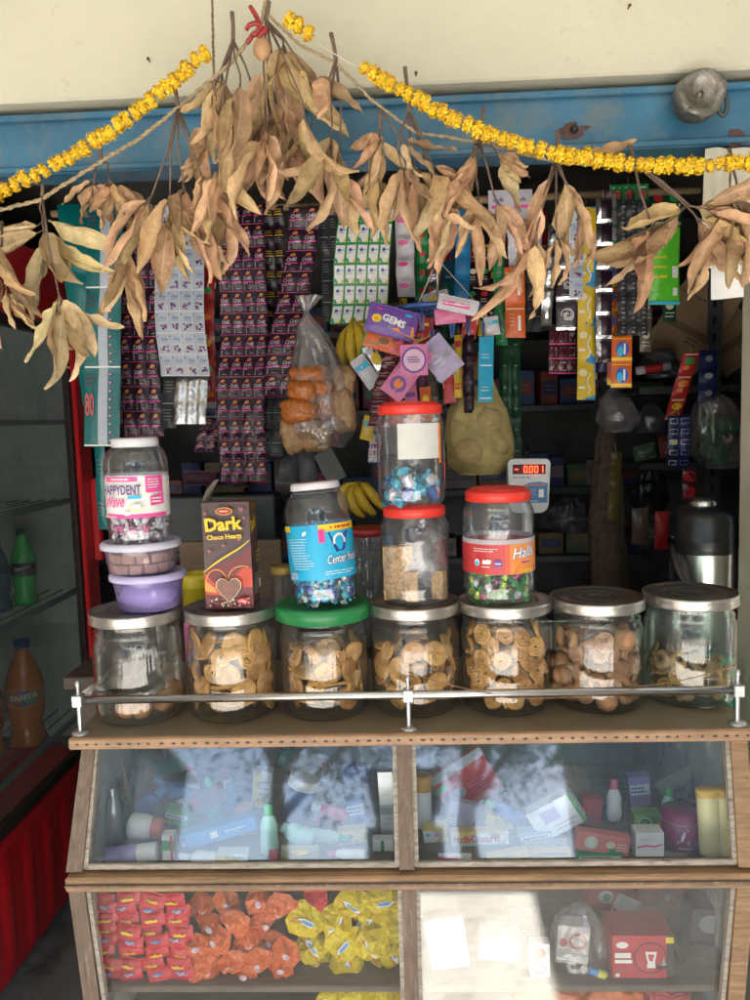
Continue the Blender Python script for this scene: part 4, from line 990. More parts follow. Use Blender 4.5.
# ---- marigold strings: every flower a part of its string
pet1 = M('marigold petals', (.80, .50, .012), .6, var=.3, scale=90, island=.30)
def flower_mesh(seed):
    rnd = random.Random(seed); g = MB(); r = .0135
    g.ball((0, 0, 0), (.0066, r * .72, r * .72), pet1, 10)
    for k in range(120):
        a = rnd.uniform(0, 6.283); x = rnd.uniform(-.0068, .0068); q = r * (1 - .28 * abs(x) / .0068) * rnd.uniform(.78, 1.04)
        c = Vector((x, q * math.cos(a), q * math.sin(a))); n_ = Vector((x * 60, math.cos(a), math.sin(a))).normalized()
        tn = n_.orthogonal().normalized(); tn = Matrix.Rotation(rnd.uniform(0, 6.28), 3, n_) @ tn; b = n_.cross(tn); s = rnd.uniform(.0022, .0036)
        ti = n_ * rnd.uniform(-.0008, .0022)
        g.add([c - tn * s - n_ * .001, c + b * s * .6 + ti * .5, c + tn * s + ti, c - b * s * .6 + ti * .5], [(0, 1, 2, 3)], pet1)
    return g.mesh('marigold')
FLM = [flower_mesh(s) for s in range(4)]
budm = M('dry flower base', (.42, .26, .12), .8)
def marigolds(label, pix, step, seed, Y=YG - .028):
    rnd = random.Random(seed); pts = [P(*p, Y) for p in pix]; t = thing('marigold_string', label, 'flower garland', pts[0], 'strings of yellow marigolds'); og = ORG[t.name]
    g = MB(); g.tube(pts, .0012, budm, 6); part(g, 'thread', t)
    seg = 0; pos = 0.0; lens = [(pts[i + 1] - pts[i]).length for i in range(len(pts) - 1)]; tot = sum(lens); s = .006; k = 0
    while s < tot:
        q = s; i = 0
        while i < len(lens) - 1 and q > lens[i]: q -= lens[i]; i += 1
        p = pts[i].lerp(pts[i + 1], q / lens[i]); d = (pts[i + 1] - pts[i]).normalized()
        o = bpy.data.objects.new('flower', FLM[k % 4]); COL.objects.link(o); o.parent = t
        qd = (d + Vector((rnd.uniform(-.3, .3), rnd.uniform(-.4, .2), rnd.uniform(-.3, .3)))).to_track_quat('X', 'Z').to_matrix().to_4x4()
        o.matrix_local = Matrix.Translation(p - og + Vector((0, rnd.uniform(-.002, .002), rnd.uniform(-.002, .002)))) @ qd @ Matrix.Rotation(rnd.uniform(0, 6.28), 4, 'X') @ Matrix.Scale(rnd.uniform(.80, 1.10), 4)
        s += step * rnd.uniform(.85, 1.2); k += 1
marigolds('left yellow marigold string sloping down to the left edge', [(208, 52), (190, 65), (178, 80), (150, 100), (120, 125), (92, 143), (60, 162), (28, 178), (-14, 198)], .0152, 1)
marigolds('shortest yellow marigold string, three flowers beside the peak of the garland', [(286, 20), (299, 26), (314, 36)], .0150, 2)
marigolds('long yellow marigold string sagging from the peak towards the right edge', [(361, 66), (382, 80), (410, 95), (440, 112), (475, 128), (510, 142), (550, 153), (590, 158), (630, 163), (680, 166), (730, 164), (775, 160)], .0148, 3)

# ---- dried chillies and a lemon tied at the peak
chil = M('dried red chilli', (.30, .022, .022), .35, var=.35, scale=80, bump=.4); lem = M('dried lemon', (.42, .24, .12), .6, var=.25, scale=60, bump=.5)
for k, (pp, lab) in enumerate((([(250, 6), (255, 14), (259, 22), (261, 30)], 'red dried chilli pointing up'), ([(247, 44), (252, 36), (260, 31), (268, 27)], 'red dried chilli with its tip down left'), ([(246, 30), (249, 25), (256, 23), (262, 27), (256, 34), (250, 35)], 'red dried chilli curled in a loop'), ([(258, 38), (262, 33), (268, 29)], 'shortest red dried chilli above the lemon'))):
    g = MB(); pts = [P(x, y, YG - .035 - .004 * k) for x, y in pp]; pp2 = []
    for i in range(len(pts) - 1): pp2 += [pts[i], pts[i].lerp(pts[i + 1], .5)]
    pp2.append(pts[-1]); N = len(pp2)
    g.tube(pp2, [.0012 + .0026 * math.sin(math.pi * (.25 + .7 * i / N)) for i in range(N)], chil, 8); solo(g, 'dried_chilli', lab + ' at the peak of the garland', 'chilli', 'dried chillies tied over the lemon')
g = MB(); g.ball(P(262, 49, YG - .04), (.0135, .0125, .0165), lem, 18, fn=lambda d: 1 + .04 * noise.noise(d * 3) + (.10 if abs(d.z) > .97 else 0)); solo(g, 'dried_lemon', 'small shrivelled brown lemon hanging under the red chillies', 'lemon')
# ================================================================== goods hanging from a rod inside the opening
YS = 2.0
rodm = M('bamboo rod', (.36, .25, .14), .6, var=.25, scale=20, stretch=(1, 10, 10))
g = MB(); a = P(52, 214, YS + .03); b = P(700, 190, YS + .03); g.tube([a, a.lerp(b, .5) + Vector((0, 0, -.006)), b], .009, rodm, 12)
solo(g, 'hanging_rod', 'brown bamboo rod carrying the sachet strips inside the opening', 'rod')
def foilm(name, c, r=.38, metal=.0, coat=.06, bump=.35, var=.1): return M(name, c, r, metal=metal, var=var, scale=50, bump=bump, bscale=70, coat=coat, spec=.22 if max(c) < .1 else .5)
F_BLK = foilm('black foil sachet', (.020, .007, .017), coat=.25); F_SIL = foilm('silver foil back', (.62, .62, .64), .18, .95, 0, .7); F_PAL = foilm('pale grey sachet', (.42, .46, .54)); F_GRN = foilm('green sachet', (.01, .22, .06)); F_TEAL = foilm('teal pouch', (.0, .125, .13), .3, coat=.3)
F_RED = foilm('red sachet', (.42, .02, .02)); F_ORG = foilm('orange sachet', (.62, .11, .02)); F_YEL = foilm('yellow sachet', (.62, .42, .02)); F_BLU = foilm('blue sachet', (.02, .22, .48)); F_DGR = foilm('dark green sachet', (.006, .05, .02)); F_MAR = foilm('maroon sweet foil', (.10, .02, .03), .2); F_PNK = foilm('pink sachet', (.62, .16, .32)); F_WHT = foilm('white sachet', (.55, .53, .58)); F_LIL = foilm('lilac sachet', (.40, .34, .52)); F_CYN = foilm('cyan sachet', (.01, .33, .55)); F_GREY = foilm('charcoal sachet', (.035, .036, .04)); F_BLU2 = foilm('navy sachet', (.01, .02, .10)); F_LIM = foilm('bright green pouch', (.10, .50, .03), .2)
gsm = col('dull grey print', (.22, .2, .22)); flo = col('amber flower print', (.55, .25, .05)); mag = col('magenta print', (.62, .04, .30), .25, coat=.4)
def strip(label, x0, y0, x1, yb, cols, rows, base, des=None, sx=0, Y=YS, puff=.42, wave=.012, seed=0, name='sachet_strip', cat='sachets', group=None, nq=(4, 5), alt=None, wb=1.0, kids=None):
    """a strip of sealed sachets; (x0, y0) to x1 its top edge, yb its bottom, sx how far the bottom drifts sideways in pixels"""
    TL, TRt = P(x0, y0, Y), P(x1, y0 - (x1 - x0) * .03, Y); BL = P(x0 + sx, yb, Y); BR = P(x0 + sx + (x1 - x0) * wb, yb, Y)
    w_ = (TRt - TL).length / cols; h_ = (BL - TL).length / rows; rnd = random.Random(seed * 7 + int(x0))
    amp = puff * min(w_, h_) * .5; tilt = [rnd.uniform(-1, 1) for _ in range(rows + 1)]; ct = [rnd.uniform(-1, 1) for _ in range(cols + 1)]
    def S(u, v, h):
        fu, fv = u - math.floor(u), v - math.floor(v)
        if u >= cols: fu = 1.0
        if v >= rows: fv = 1.0
        b = (max(0, math.sin(math.pi * fu)) * max(0, math.sin(math.pi * fv))) ** .6 * amp
        n_ = noise.noise(Vector((u * 1.7 + seed, v * 1.7, seed * 1.3))) * amp * .5
        s = u / cols; t = v / rows
        p = (TL * (1 - s) + TRt * s) * (1 - t) + (BL * (1 - s) + BR * s) * t
        i = min(rows - 1, int(v)); k = tilt[i] * (1 - fv) + tilt[i + 1] * fv
        wv = wave * (math.sin(v * .8 + seed) + .5 * k) + .3 * wave * noise.noise(Vector((v * .9, seed, 0)))
        j = min(cols - 1, int(u)); kk = ct[j] * (1 - fu) + ct[j + 1] * fu
        return Vector((p.x + .25 * wv, p.y - b - n_ - h + wv + kk * .003, p.z))
    g = MB(); nx, ny = nq
    g.grid(lambda u, v: S(u * cols, rows - v * rows, 0), cols * nx, rows * ny, base)
    if alt:
        for k_, f in enumerate(g.f):
            r_ = k_ // (cols * nx) // ny; c_ = (k_ % (cols * nx)) // nx
            m = alt(c_, rows - 1 - r_)
            if m: g.m[k_] = m
    if des:
        for r_ in range(rows):
            for c_ in range(cols):
                d = Des(); des(d, w_, h_, rnd, c_, r_)
                d.put(g, lambda x, y, h: S(c_ + min(.999, max(.001, x / w_)), r_ + 1 - min(.999, max(.001, y / h_)), h), .0005, .0002)
    # hanging tie from the rod to the strip
    m_ = (TL + TRt) / 2; g.tube([m_ + Vector((0, .004, -.002)), m_ + Vector((0, .012, .022))], .0008, thr, 5)
    return solo(g, name, label, cat, group, loc=(m_.x, Y, m_.z))
def d_chik(d, w, h, rnd, c, r):
    d.ell(w * .55, h * .84, w * .16, h * .07, flo, 7); d.ell(w * .44, h * .80, w * .1, h * .05, flo, 6)
    d.txt('CHIK', w * .16, h * .50, w * .70, h * .17, gsm if rnd.random() < .25 else col('greyish lilac print', (.42, .38, .42)), .03, rot=rnd.uniform(-.04, .04)); d.rect(w * .08, h * .40, w * .92, h * .455, mag, 4)
    d.rect(w * .12, h * .34, w * .5, h * .38, gsm, 2); d.band([(w * .2, h * .70), (w * .5, h * .76), (w * .82, h * .70)], h * .02, mag); d.rect(w * .16, h * .08, w * .24, h * .3, gsm); d.rect(w * .5, h * .12, w * .8, h * .15, gsm); d.rect(w * .02, h * .01, w * .98, h * .03, mag, 4)
def d_chik_dim(d, w, h, rnd, c, r): d_chik(d, w, h, rnd, c, r)
def d_clinic(d, w, h, rnd, c, r):
    d.txt('Clinic', w * .34, h * .68, w * .55, h * .12, BLUE, .01, shear=.2); d.rect(w * .3, h * .60, w * .85, h * .63, GREY, 2)
    for k in range(7): d.ell(w * rnd.uniform(.35, .85), h * rnd.uniform(.14, .42), w * .11, h * .06, [PURP, mauve, BLACK][k % 3], 6, rnd.random() * 3)
    d.rect(w * .30, h * .46, w * .9, h * .475, WHITE, 2); d.poly([(w * .06, h * .9), (w * .2, h * .9), (w * .12, h * .8)], BLUE); d.rect(w * .02, h * .01, w * .98, h * .04, WHITE, 3); d.rect(w * .0, h * .0, w * .04, h, WHITE, 1, 4)
def d_hs(d, w, h, rnd, c, r):
    d.rect(w * .10, h * .08, w * .92, h * .94, WHITE, 4, 4); d.ell(w * .42, h * .70, w * .16, h * .09, BLUE, 9, .3); d.txt('head', w * .52, h * .66, w * .34, h * .09, BLUE, .01)
    d.lines(w * .2, h * .50, w * .8, h * .60, 2, GREY, .4); d.ell(w * .18, h * .2, w * .14, h * .10, GREEN, 7); d.ell(w * .30, h * .12, w * .1, h * .07, F_GRN, 6); d.poly([(w * .66, h * .08), (w * .92, h * .08), (w * .92, h * .22), (w * .78, h * .24)], YEL)
def d_plainback(d, w, h, rnd, c, r): d.lines(w * .2, h * .3, w * .8, h * .7, 4, gsm, .25)
def d_blkyel(d, w, h, rnd, c, r):
    d.rect(w * .1, h * .55, w * .9, h * .60, YEL, 3); d.lines(w * .15, h * .65, w * .85, h * .85, 2, YEL, .35); d.lines(w * .15, h * .2, w * .85, h * .45, 3, GREY, .3)
def d_grey(d, w, h, rnd, c, r): d.rect(w * .08, h * .86, w * .92, h * .90, GREY, 3); d.lines(w * .2, h * .25, w * .8, h * .7, 4, GREY, .18)
def d_dots(d, w, h, rnd, c, r):
    for k in range(3): d.ell(w * .5, h * (.2 + .3 * k), w * .18, h * .05, gsm, 8)
def d_teal(d, w, h, rnd, c, r):
    pg = col('pale grey band', (.42, .46, .54)); dk = col('plum dot', (.18, .03, .10))
    d.rect(w * .40, 0, w * .66, h, pg, 2, 10); d.rect(0, h * .0, w, h * .02, WHITE, 6)
    for k in range(9): d.ell(w * .74, h * (.07 + k * .105), w * .055, h * .022, dk, 8); d.ell(w * .735, h * (.075 + k * .105), w * .025, h * .010, WHITE, 6)
    if r == 2: d.txt('80', w * .06, h * .38, w * .26, h * .30, col('coral print', (.55, .12, .12)), .02, rot=.05)
    d.lines(w * .06, h * .75, w * .34, h * .92, 3, dk, .3)
strip('teal hygiene pouches with a pale vertical band hanging beside the fridge', 88, 208, 123, 446, 1, 3, F_TEAL, d_teal, sx=0, Y=1.93, puff=.14, seed=3, nq=(10, 12), cat='pouches', name='pouch_strip')
strip('shiny darker teal pouches behind the pale-banded ones', 60, 206, 106, 405, 1, 3, F_TEAL, None, sx=22, Y=1.99, puff=.2, seed=4, nq=(8, 10), cat='pouches', name='pouch_strip', wb=.55)
strip('thin end of a teal pouch strip hanging lowest on the left', 97, 445, 108, 530, 1, 2, F_TEAL, d_plainback, Y=1.98, seed=5, cat='pouches', name='pouch_strip')
strip('black and pink sachet strip three wide beside the teal pouches', 118, 212, 158, 436, 3, 9, F_BLK, d_chik, sx=5, seed=6, Y=2.02, group=None)
strip('pale grey sachet sheet with dark flowers, four wide', 154, 205, 203, 376, 4, 8, F_PAL, d_clinic, sx=5, seed=7, puff=.16, Y=1.97)
strip('silver foil backs hanging under the pale grey sachet sheet', 173, 374, 206, 424, 3, 2, F_SIL, None, seed=8, sx=0, Y=1.99, puff=.4)
strip('black sachet column left of the silver foil backs', 160, 372, 176, 428, 1, 2, F_GREY, d_grey, seed=8, Y=2.01)
strip('narrow strip of red and orange snack packets', 204, 248, 218, 402, 1, 6, F_RED, (lambda d, w, h, rnd, c, r: (d.rect(w * .0, h * .4, w, h * .62, WHITE if r % 2 else ORANGE, 2), d.ell(w * .5, h * .3, w * .3, h * .12, [YEL, GREEN, ORANGE][r % 3]), d.rect(0, h * .86, w, h * .92, BROWN, 2))), seed=9, sx=-2, Y=2.05)
strip('largest black and pink sachet strip, four wide, hanging lowest of all', 219, 205, 267, 482, 4, 13, F_BLK, d_chik, sx=-1, seed=10, Y=1.98)
strip('black and yellow lettered sachet column behind the largest pink strip', 265, 208, 286, 385, 2, 9, F_BLK, d_blkyel, sx=-4, seed=11, Y=2.04)
strip('two-column black and pink sachet strip slanting down to the left', 290, 208, 321, 396, 2, 9, F_BLK, d_chik, sx=-28, seed=12, Y=1.96)
strip('black sachets slanting down right behind the big snack bag', 316, 212, 336, 322, 2, 5, F_GREY, d_grey, sx=8, seed=13, Y=2.0)
strip('small charcoal sachets hanging under the slanting pink strip', 262, 396, 285, 456, 2, 4, F_GREY, d_grey, sx=0, seed=14, Y=2.0)
strip('short dark sachet scrap tilted left below the silver foils', 204, 418, 226, 452, 2, 3, F_BLK, d_chik, sx=-9, seed=15, Y=2.06)
strip('green and white anti-dandruff sachet sheet, five wide', 341, 205, 396, 324, 5, 6, F_GRN, d_hs, sx=-13, seed=16, puff=.14, Y=1.96, wb=1.02)
strip('whitish grey sachet strip right of the green and white sheet', 396, 212, 414, 296, 1, 4, F_WHT, (lambda d, w, h, rnd, c, r: (d.ell(w * .4, h * .5, w * .28, h * .12, PINK), d.lines(w * .2, h * .65, w * .8, h * .85, 2, gsm, .3))), seed=17, Y=2.0)
strip('narrow green strip with red spots above the blue hanger', 415, 208, 428, 300, 1, 5, F_GRN, (lambda d, w, h, rnd, c, r: d.ell(w * .5, h * .5, w * .26, h * .14, RED)), seed=18, Y=2.03)
strip('narrow red and silver strip above the blue hanger', 428, 208, 441, 300, 1, 5, F_SIL, (lambda d, w, h, rnd, c, r: d.rect(w * .1, h * .2, w * .9, h * .6, RED, 2)), seed=19, Y=2.01, puff=.4)
strip('blue and white strip half hidden by the brown leaves', 455, 208, 470, 300, 1, 4, F_BLU, d_plainback, seed=20, Y=2.03)
strip('thin green edged strip hanging right of the potato bag', 492, 210, 503, 345, 1, 6, F_GRN, d_dots, seed=21, Y=2.0, sx=4)
strip('dark green sachet strip two wide hanging behind the scale', 500, 335, 521, 462, 2, 6, F_DGR, (lambda d, w, h, rnd, c, r: d.rect(w * .35, h * .5, w * .7, h * .56, gsm)), seed=22, Y=2.08)
strip('two bright orange packets hanging one under the other', 505, 268, 525, 338, 1, 2, F_ORG, (lambda d, w, h, rnd, c, r: (d.rect(w * .62, h * .2, w * .76, h * .62, WHITE, 1, 2), d.rect(w * .05, h * .80, w * .95, h * .84, CREAM, 3), d.lines(w * .15, h * .3, w * .5, h * .7, 4, CREAM, .2))), seed=23, Y=1.95, sx=1, nq=(8, 10), puff=.25)
strip('white and red sachets above the orange packets', 508, 228, 528, 268, 1, 2, F_WHT, (lambda d, w, h, rnd, c, r: (d.poly([(0, h * .1), (w, h * .3), (w, h * .7), (0, h * .5)], RED), d.rect(w * .4, 0, w * .55, h, WHITE, 1, 3))), seed=24, Y=1.97)
strip('white and pink sachets at the top behind the pink leaves', 488, 190, 532, 232, 2, 2, F_WHT, (lambda d, w, h, rnd, c, r: (d.rect(w * .15, h * .15, w * .85, h * .3, PINK, 2), d.txt('soft', w * .2, h * .45, w * .5, h * .2, PURP, .02))), seed=25, Y=2.0, puff=.12)
strip('charcoal sachets two wide beside the orange packets', 526, 262, 542, 332, 2, 4, F_GREY, d_grey, seed=26, Y=2.03)
strip('purple and lilac sachets between the leaves', 524, 205, 542, 262, 1, 3, F_LIL, d_plainback, seed=27, Y=2.02)
strip('shiny silver foil strip bending left beside the swirl sachets', 549, 225, 560, 326, 1, 5, F_SIL, None, seed=28, Y=1.96, sx=-9, puff=.6, wave=.012)
strip('black sachets with a white swirl and silver seams', 556, 208, 578, 330, 1, 4, F_BLK, (lambda d, w, h, rnd, c, r: ([d.ring(w * .5, h * .5, w * .05 + k * .055 * w, w * .075 + k * .055 * w, WHITE, 14, k * 1.3, k * 1.3 + 4.4) for k in range(5)], d.rect(0, 0, w, h * .10, F_SIL, 4), d.rect(0, h * .93, w, h, F_SIL, 4), d.rect(w * .25, h * .14, w * .75, h * .17, GREY, 2))), seed=29, Y=1.98, nq=(6, 8), puff=.18)
strip('single pale grey flowered strip between the swirl and yellow sachets', 569, 205, 583, 298, 1, 5, F_PAL, d_clinic, seed=30, Y=1.94, puff=.12)
strip('tall yellow and blue sachet strip ending lowest in its part of the row', 578, 208, 596, 400, 1, 5, F_YEL, (lambda d, w, h, rnd, c, r: (d.poly([(w * .45, 0), (w, 0), (w, h), (w * .7, h), (w * .45, h * .5)], F_BLU), d.ell(w * .3, h * .72, w * .22, h * .10, CREAM), d.band([(w * .6 + w * .1 * math.sin(k), h * .15 + k * h * .07) for k in range(9)], w * .05, WHITE), d.rect(w * .05, h * .3, w * .4, h * .36, WHITE, 2))), seed=31, Y=1.97, sx=-1, nq=(6, 8), puff=.2)
strip('crinkled black and silver foil strip right of the yellow and blue one', 596, 198, 612, 362, 1, 7, F_BLK, (lambda d, w, h, rnd, c, r: (d.rect(0, 0, w * .28, h, F_SIL, 2, 4), d.rect(0, 0, w, h * .14, F_SIL, 3), d.rect(w * .28, h * .9, w, h, F_SIL, 3))), seed=32, Y=1.96, puff=.5, wave=.008)
strip('small red, blue and white sachets in a column near the leaves', 605, 192, 617, 262, 1, 4, F_WHT, (lambda d, w, h, rnd, c, r: (d.poly([(0, h * .55), (w, h * .75), (w, h), (0, h)], RED), d.poly([(0, h * .3), (w, h * .5), (w, h * .72), (0, h * .52)], BLUE), d.rect(0, 0, w, h * .2, GREEN, 2))), seed=33, Y=1.99)
strip('yellow and orange column hanging under the small coloured sachets', 607, 262, 617, 385, 1, 5, F_ORG, (lambda d, w, h, rnd, c, r: (d.rect(0, 0, w, h * .3, YEL, 2), d.ell(w * .5, h * .6, w * .3, h * .2, BLUE))), seed=34, Y=2.0)
strip('two orange sachets with blue ovals at the bottom of their column', 612, 336, 632, 388, 1, 2, F_ORG, (lambda d, w, h, rnd, c, r: (d.ell(w * .52, h * .48, w * .32, h * .30, BLUE, 18), d.ell(w * .40, h * .40, w * .14, h * .2, CYAN, 10), d.rect(w * .56, h * .28, w * .66, h * .7, WHITE, 1, 3), d.rect(0, h * .03, w, h * .16, YEL, 3), d.rect(w * .05, h * .86, w * .95, h * .9, YEL, 3))), seed=35, Y=1.95, sx=-1, nq=(8, 8), puff=.2)
strip('black bead-like sachet strip three wide right of the coloured columns', 617, 202, 648, 336, 3, 9, F_GREY, d_dots, seed=36, Y=1.96, puff=.9)
strip('green and red tiny sachets at the top of the row, three wide', 610, 186, 648, 206, 3, 1, F_GRN, (lambda d, w, h, rnd, c, r: (d.ell(w * .5, h * .5, w * .3, h * .2, RED), d.rect(w * .2, h * .8, w * .8, h * .86, WHITE))), seed=37, Y=2.02)
strip('bright green shiny pouch beside the black bead-like sachets', 648, 228, 680, 304, 1, 1, F_LIM, (lambda d, w, h, rnd, c, r: (d.rect(w * .75, h * .35, w * .95, h * .5, WHITE, 2), d.rect(w * .78, h * .12, w * .93, h * .22, WHITE, 2), d.lines(w * .15, h * .3, w * .6, h * .8, 4, YEL, .25), d.rect(0, 0, w, h * .04, CYAN, 4))), seed=38, Y=1.99, nq=(12, 14), puff=.25, name='pouch', cat='pouch')
strip('green and dark packs hanging above the bright green pouch', 650, 190, 682, 228, 2, 2, F_DGR, (lambda d, w, h, rnd, c, r: (d.ell(w * .5, h * .6, w * .3, h * .22, [RED, GREEN][c]), d.rect(w * .1, h * .15, w * .9, h * .3, CREAM, 2))), seed=39, Y=2.02)
strip('small pink-edged dark tablets sheet, three wide, low in the row', 549, 330, 577, 374, 3, 3, F_MAR, (lambda d, w, h, rnd, c, r: (d.rect(w * .2, h * .2, w * .8, h * .8, GREY, 1), d.rect(0, 0, w, h * .08, PINK, 2))), seed=40, Y=2.06)

# second row of stock behind, filling the gaps
BK = [(142, 150, 'teal', F_TEAL), (402, 411, 'plum', F_MAR), (441, 452, 'blue', F_BLU), (471, 482, 'red', F_RED), (484, 496, 'black', F_BLK), (534, 548, 'red and cream', F_RED), (560, 572, 'green', F_GRN), (584, 600, 'maroon', F_MAR), (600, 612, 'navy', F_BLU2), (640, 652, 'brown', foilm('umber sachet', (.13, .09, .07))), (426, 436, 'silver', F_SIL), (512, 524, 'yellow', F_YEL), (663, 676, 'dark green', F_DGR), (456, 466, 'pink', F_PNK)]
BE = [(330, 'behind the pale flowered sheet'), (318, 'behind the leaves over the blue hanger'), (330, 'above the right half of the hanger'), (322, 'above the lilac sachet'), (372, 'above the potato bag'), (300, 'between the white pink sachets and the silver foil'), (352, 'above the small tablets sheet'), (392, 'behind the black and silver foil'), (372, 'behind the orange oval sachets'), (352, 'right of the black bead-like sachets'), (312, 'over the middle of the hanger'), (292, 'beside the two orange packets'), (322, 'below the bright green pouch'), (300, 'behind the white and blue strip')]
for i, ((x0, x1, cn, mt_), (yb, where)) in enumerate(zip(BK, BE)):
    strip('%s sachet column %s' % (cn, where), x0, 212, x1, yb, 1, max(3, (yb - 212) // 24), mt_, [(lambda d, w, h, rnd, c, r: (d.ell(w * .5, h * .6, w * .3, h * .14, CREAM), d.lines(w * .15, h * .15, w * .85, h * .4, 2, WHITE, .3))), (lambda d, w, h, rnd, c, r: (d.rect(w * .1, h * .5, w * .9, h * .75, YEL, 2), d.rect(w * .2, h * .2, w * .8, h * .28, WHITE, 2))), (lambda d, w, h, rnd, c, r: (d.rect(w * .1, h * .35, w * .9, h * .6, RED if r % 2 else GREEN, 2), d.lines(w * .2, h * .7, w * .8, h * .9, 1, WHITE, .4)))][i % 3], seed=100 + i, Y=2.14 + .02 * (i % 3), sx=random.Random(i).uniform(-5, 5), puff=.4)
# ================================================================== hanger of small packets, bags and fruit in the middle of the opening
YH = 1.86
hangm = M('blue plastic hanger', (.045, .10, .30), .4, var=.2, scale=30)
H = thing('clip_hanger', 'blue plastic round clip hanger with many pegs hung with small packets', 'hanger', P(440, 306, YH))
hc = P(438, 308, YH)
g = MB(); 
def ell_pts(c, rx, ry, n=26, dz=0): return [c + Vector((rx * math.cos(2 * math.pi * i / n), ry * math.sin(2 * math.pi * i / n), dz)) for i in range(n + 1)]
g.tube(ell_pts(hc, .095, .075), .0055, hangm, 8, caps=False)
g.tube([hc + Vector((-.095, 0, 0)), hc + Vector((.095, 0, 0))], .0045, hangm, 8); g.tube([hc + Vector((0, -.075, 0)), hc + Vector((0, .075, 0))], .0045, hangm, 8); part(g, 'ring', H)
g = MB(); g.tube([hc, hc + Vector((0, 0, .12)), P(438, 216, YH + .03)], .0018, zincm, 6)
for a in (0, 2.1, 4.2): g.tube([hc + Vector((.095 * math.cos(a), .075 * math.sin(a), 0)), hc + Vector((0, 0, .11))], .0009, thr, 5)
part(g, 'hook', H)
PEG = [(399, 333, -.05), (422, 322, -.07), (432, 338, -.06), (452, 330, -.06), (468, 326, .0), (484, 328, .02), (392, 326, 0.0)]
for (px, py, dy) in PEG:
    g = MB(); q = P(px, py, YH + dy)
    for s in (-1, 1): g.box((s * .0032, 0, 0), (.004, .006, .034), hangm, T=Matrix.Translation(q) @ Matrix.Rotation(s * .10, 4, 'Y'), ch=.001)
    g.tube([q + Vector((0, 0, .014)), Vector((q.x, q.y, hc.z))], .0012, hangm, 5); part(g, 'peg', H)
def hang_packet(label, px, py, wpx, hpx, Y, mat, des=None, rot=0, t=.010, seed=1, crimp=.12, yaw=0, name='packet', cat='packet'):
    c = P(px, py, Y); k = PPX(Y); w_, h_ = wpx * k, hpx * k
    T = Matrix.Translation(c) @ Matrix.Rotation(yaw, 4, 'Z') @ fr((0, 0, 0), (1, 0, 0), z=(0, -1, 0)) @ Matrix.Rotation(R(rot), 4, 'Z')
    g, fn = packet(w_, h_, t, mat, seed, 12, crimp=crimp); g2 = MB(T=T); g2.add(g.v, g.f, mat, True)
    if des:
        d = Des(); des(d, w_, h_); d.put(g2, fn, .0006, .0002)
    return solo(g2, name, label, cat, loc=c)
def dz_gems(d, w, h):
    d.poly([(-w * .5, -h * .1), (-w * .2, -h * .45), (0, -h * .2), (-w * .2, h * .1)], GREEN); d.poly([(0, -h * .25), (w * .5, -h * .45), (w * .45, 0)], ORANGE); d.ell(-w * .32, 0, w * .10, h * .16, YEL); d.ell(-w * .32, 0, w * .04, h * .07, ORANGE)
    d.poly([(-w * .45, h * .15), (w * .1, -h * .12), (w * .45, h * .1), (w * .3, h * .45), (-w * .35, h * .45)], PURP); d.txt('GEMS', -w * .22, h * -.02, w * .50, h * .28, WHITE, .04, rot=-.15); d.ell(w * .3, h * .36, w * .08, h * .06, CYAN); d.ell(-w * .3, h * .38, w * .06, h * .05, PINK)
hang_packet('rainbow coloured sweet packet with GEMS lettering on the hanger', 392, 322, 50, 26, YH - .06, foilm('violet wrapper', (.14, .06, .34)), dz_gems, rot=-16, seed=3, t=.012)
hang_packet('orange and green packet under the rainbow coloured one', 384, 341, 40, 18, YH - .05, F_ORG, lambda d, w, h: (d.poly([(-w * .5, -h * .4), (-w * .1, -h * .3), (-w * .2, h * .3), (-w * .5, h * .3)], GREEN), d.ell(0, 0, w * .14, h * .2, BROWN, 10), d.rect(w * .2, -h * .4, w * .45, h * .3, PINK, 2)), rot=-18, seed=2, t=.010)
hang_packet('packet with a yellow 20 burst badge beside the rainbow packet', 415, 336, 34, 34, YH - .03, F_RED, lambda d, w, h: (d.poly([(-w * .3, h * .35), (w * .35, h * .40), (w * .45, h * .05), (w * .1, -h * .2), (-w * .25, 0)], YEL), d.txt('20', -w * .1, h * .06, w * .3, h * .2, BLACK, .04, rot=.1), d.lines(-w * .2, -h * .1, w * .2, h * .0, 1, BLACK, .5)), rot=-8, seed=4)
strip('long ribbed strip of shiny maroon sweets swinging left under the hanger', 388, 335, 404, 426, 1, 11, F_MAR, (lambda d, w, h, rnd, c, r: (d.rect(w * .1, h * .3, w * .9, h * .42, col('dull mauve print', (.3, .12, .15)), 3), d.lines(w * .2, h * .55, w * .8, h * .75, 1, CREAM, .4) if r % 3 == 0 else None)), Y=YH - .05, sx=-22, seed=50, puff=.9, cat='sweets', name='sweet_strip')
hang_packet('long pink packet with a round white badge hanging on the hanger', 407, 372, 24, 52, YH - .09, F_PNK, lambda d, w, h: (d.ell(0, -h * .28, w * .36, h * .16, PURP, 14), d.ell(0, -h * .27, w * .2, h * .1, ORANGE, 10), d.lines(-w * .3, h * -.1, w * .3, h * .1, 2, WHITE, .3)), rot=-38, seed=5)
hang_packet('round pink and white badge card over the pink packet', 414, 360, 27, 27, YH - .105, col('badge card pink', (.62, .18, .36), .35), lambda d, w, h: (d.ell(0, 0, w * .47, h * .47, PURP, 26), d.ell(0, 0, w * .40, h * .40, col('pale pink print', (.70, .45, .60)), 26), d.lines(-w * .24, -h * .12, w * .24, h * .14, 3, PURP, .45)), seed=6, t=.003, crimp=.02, name='badge_card', cat='card')
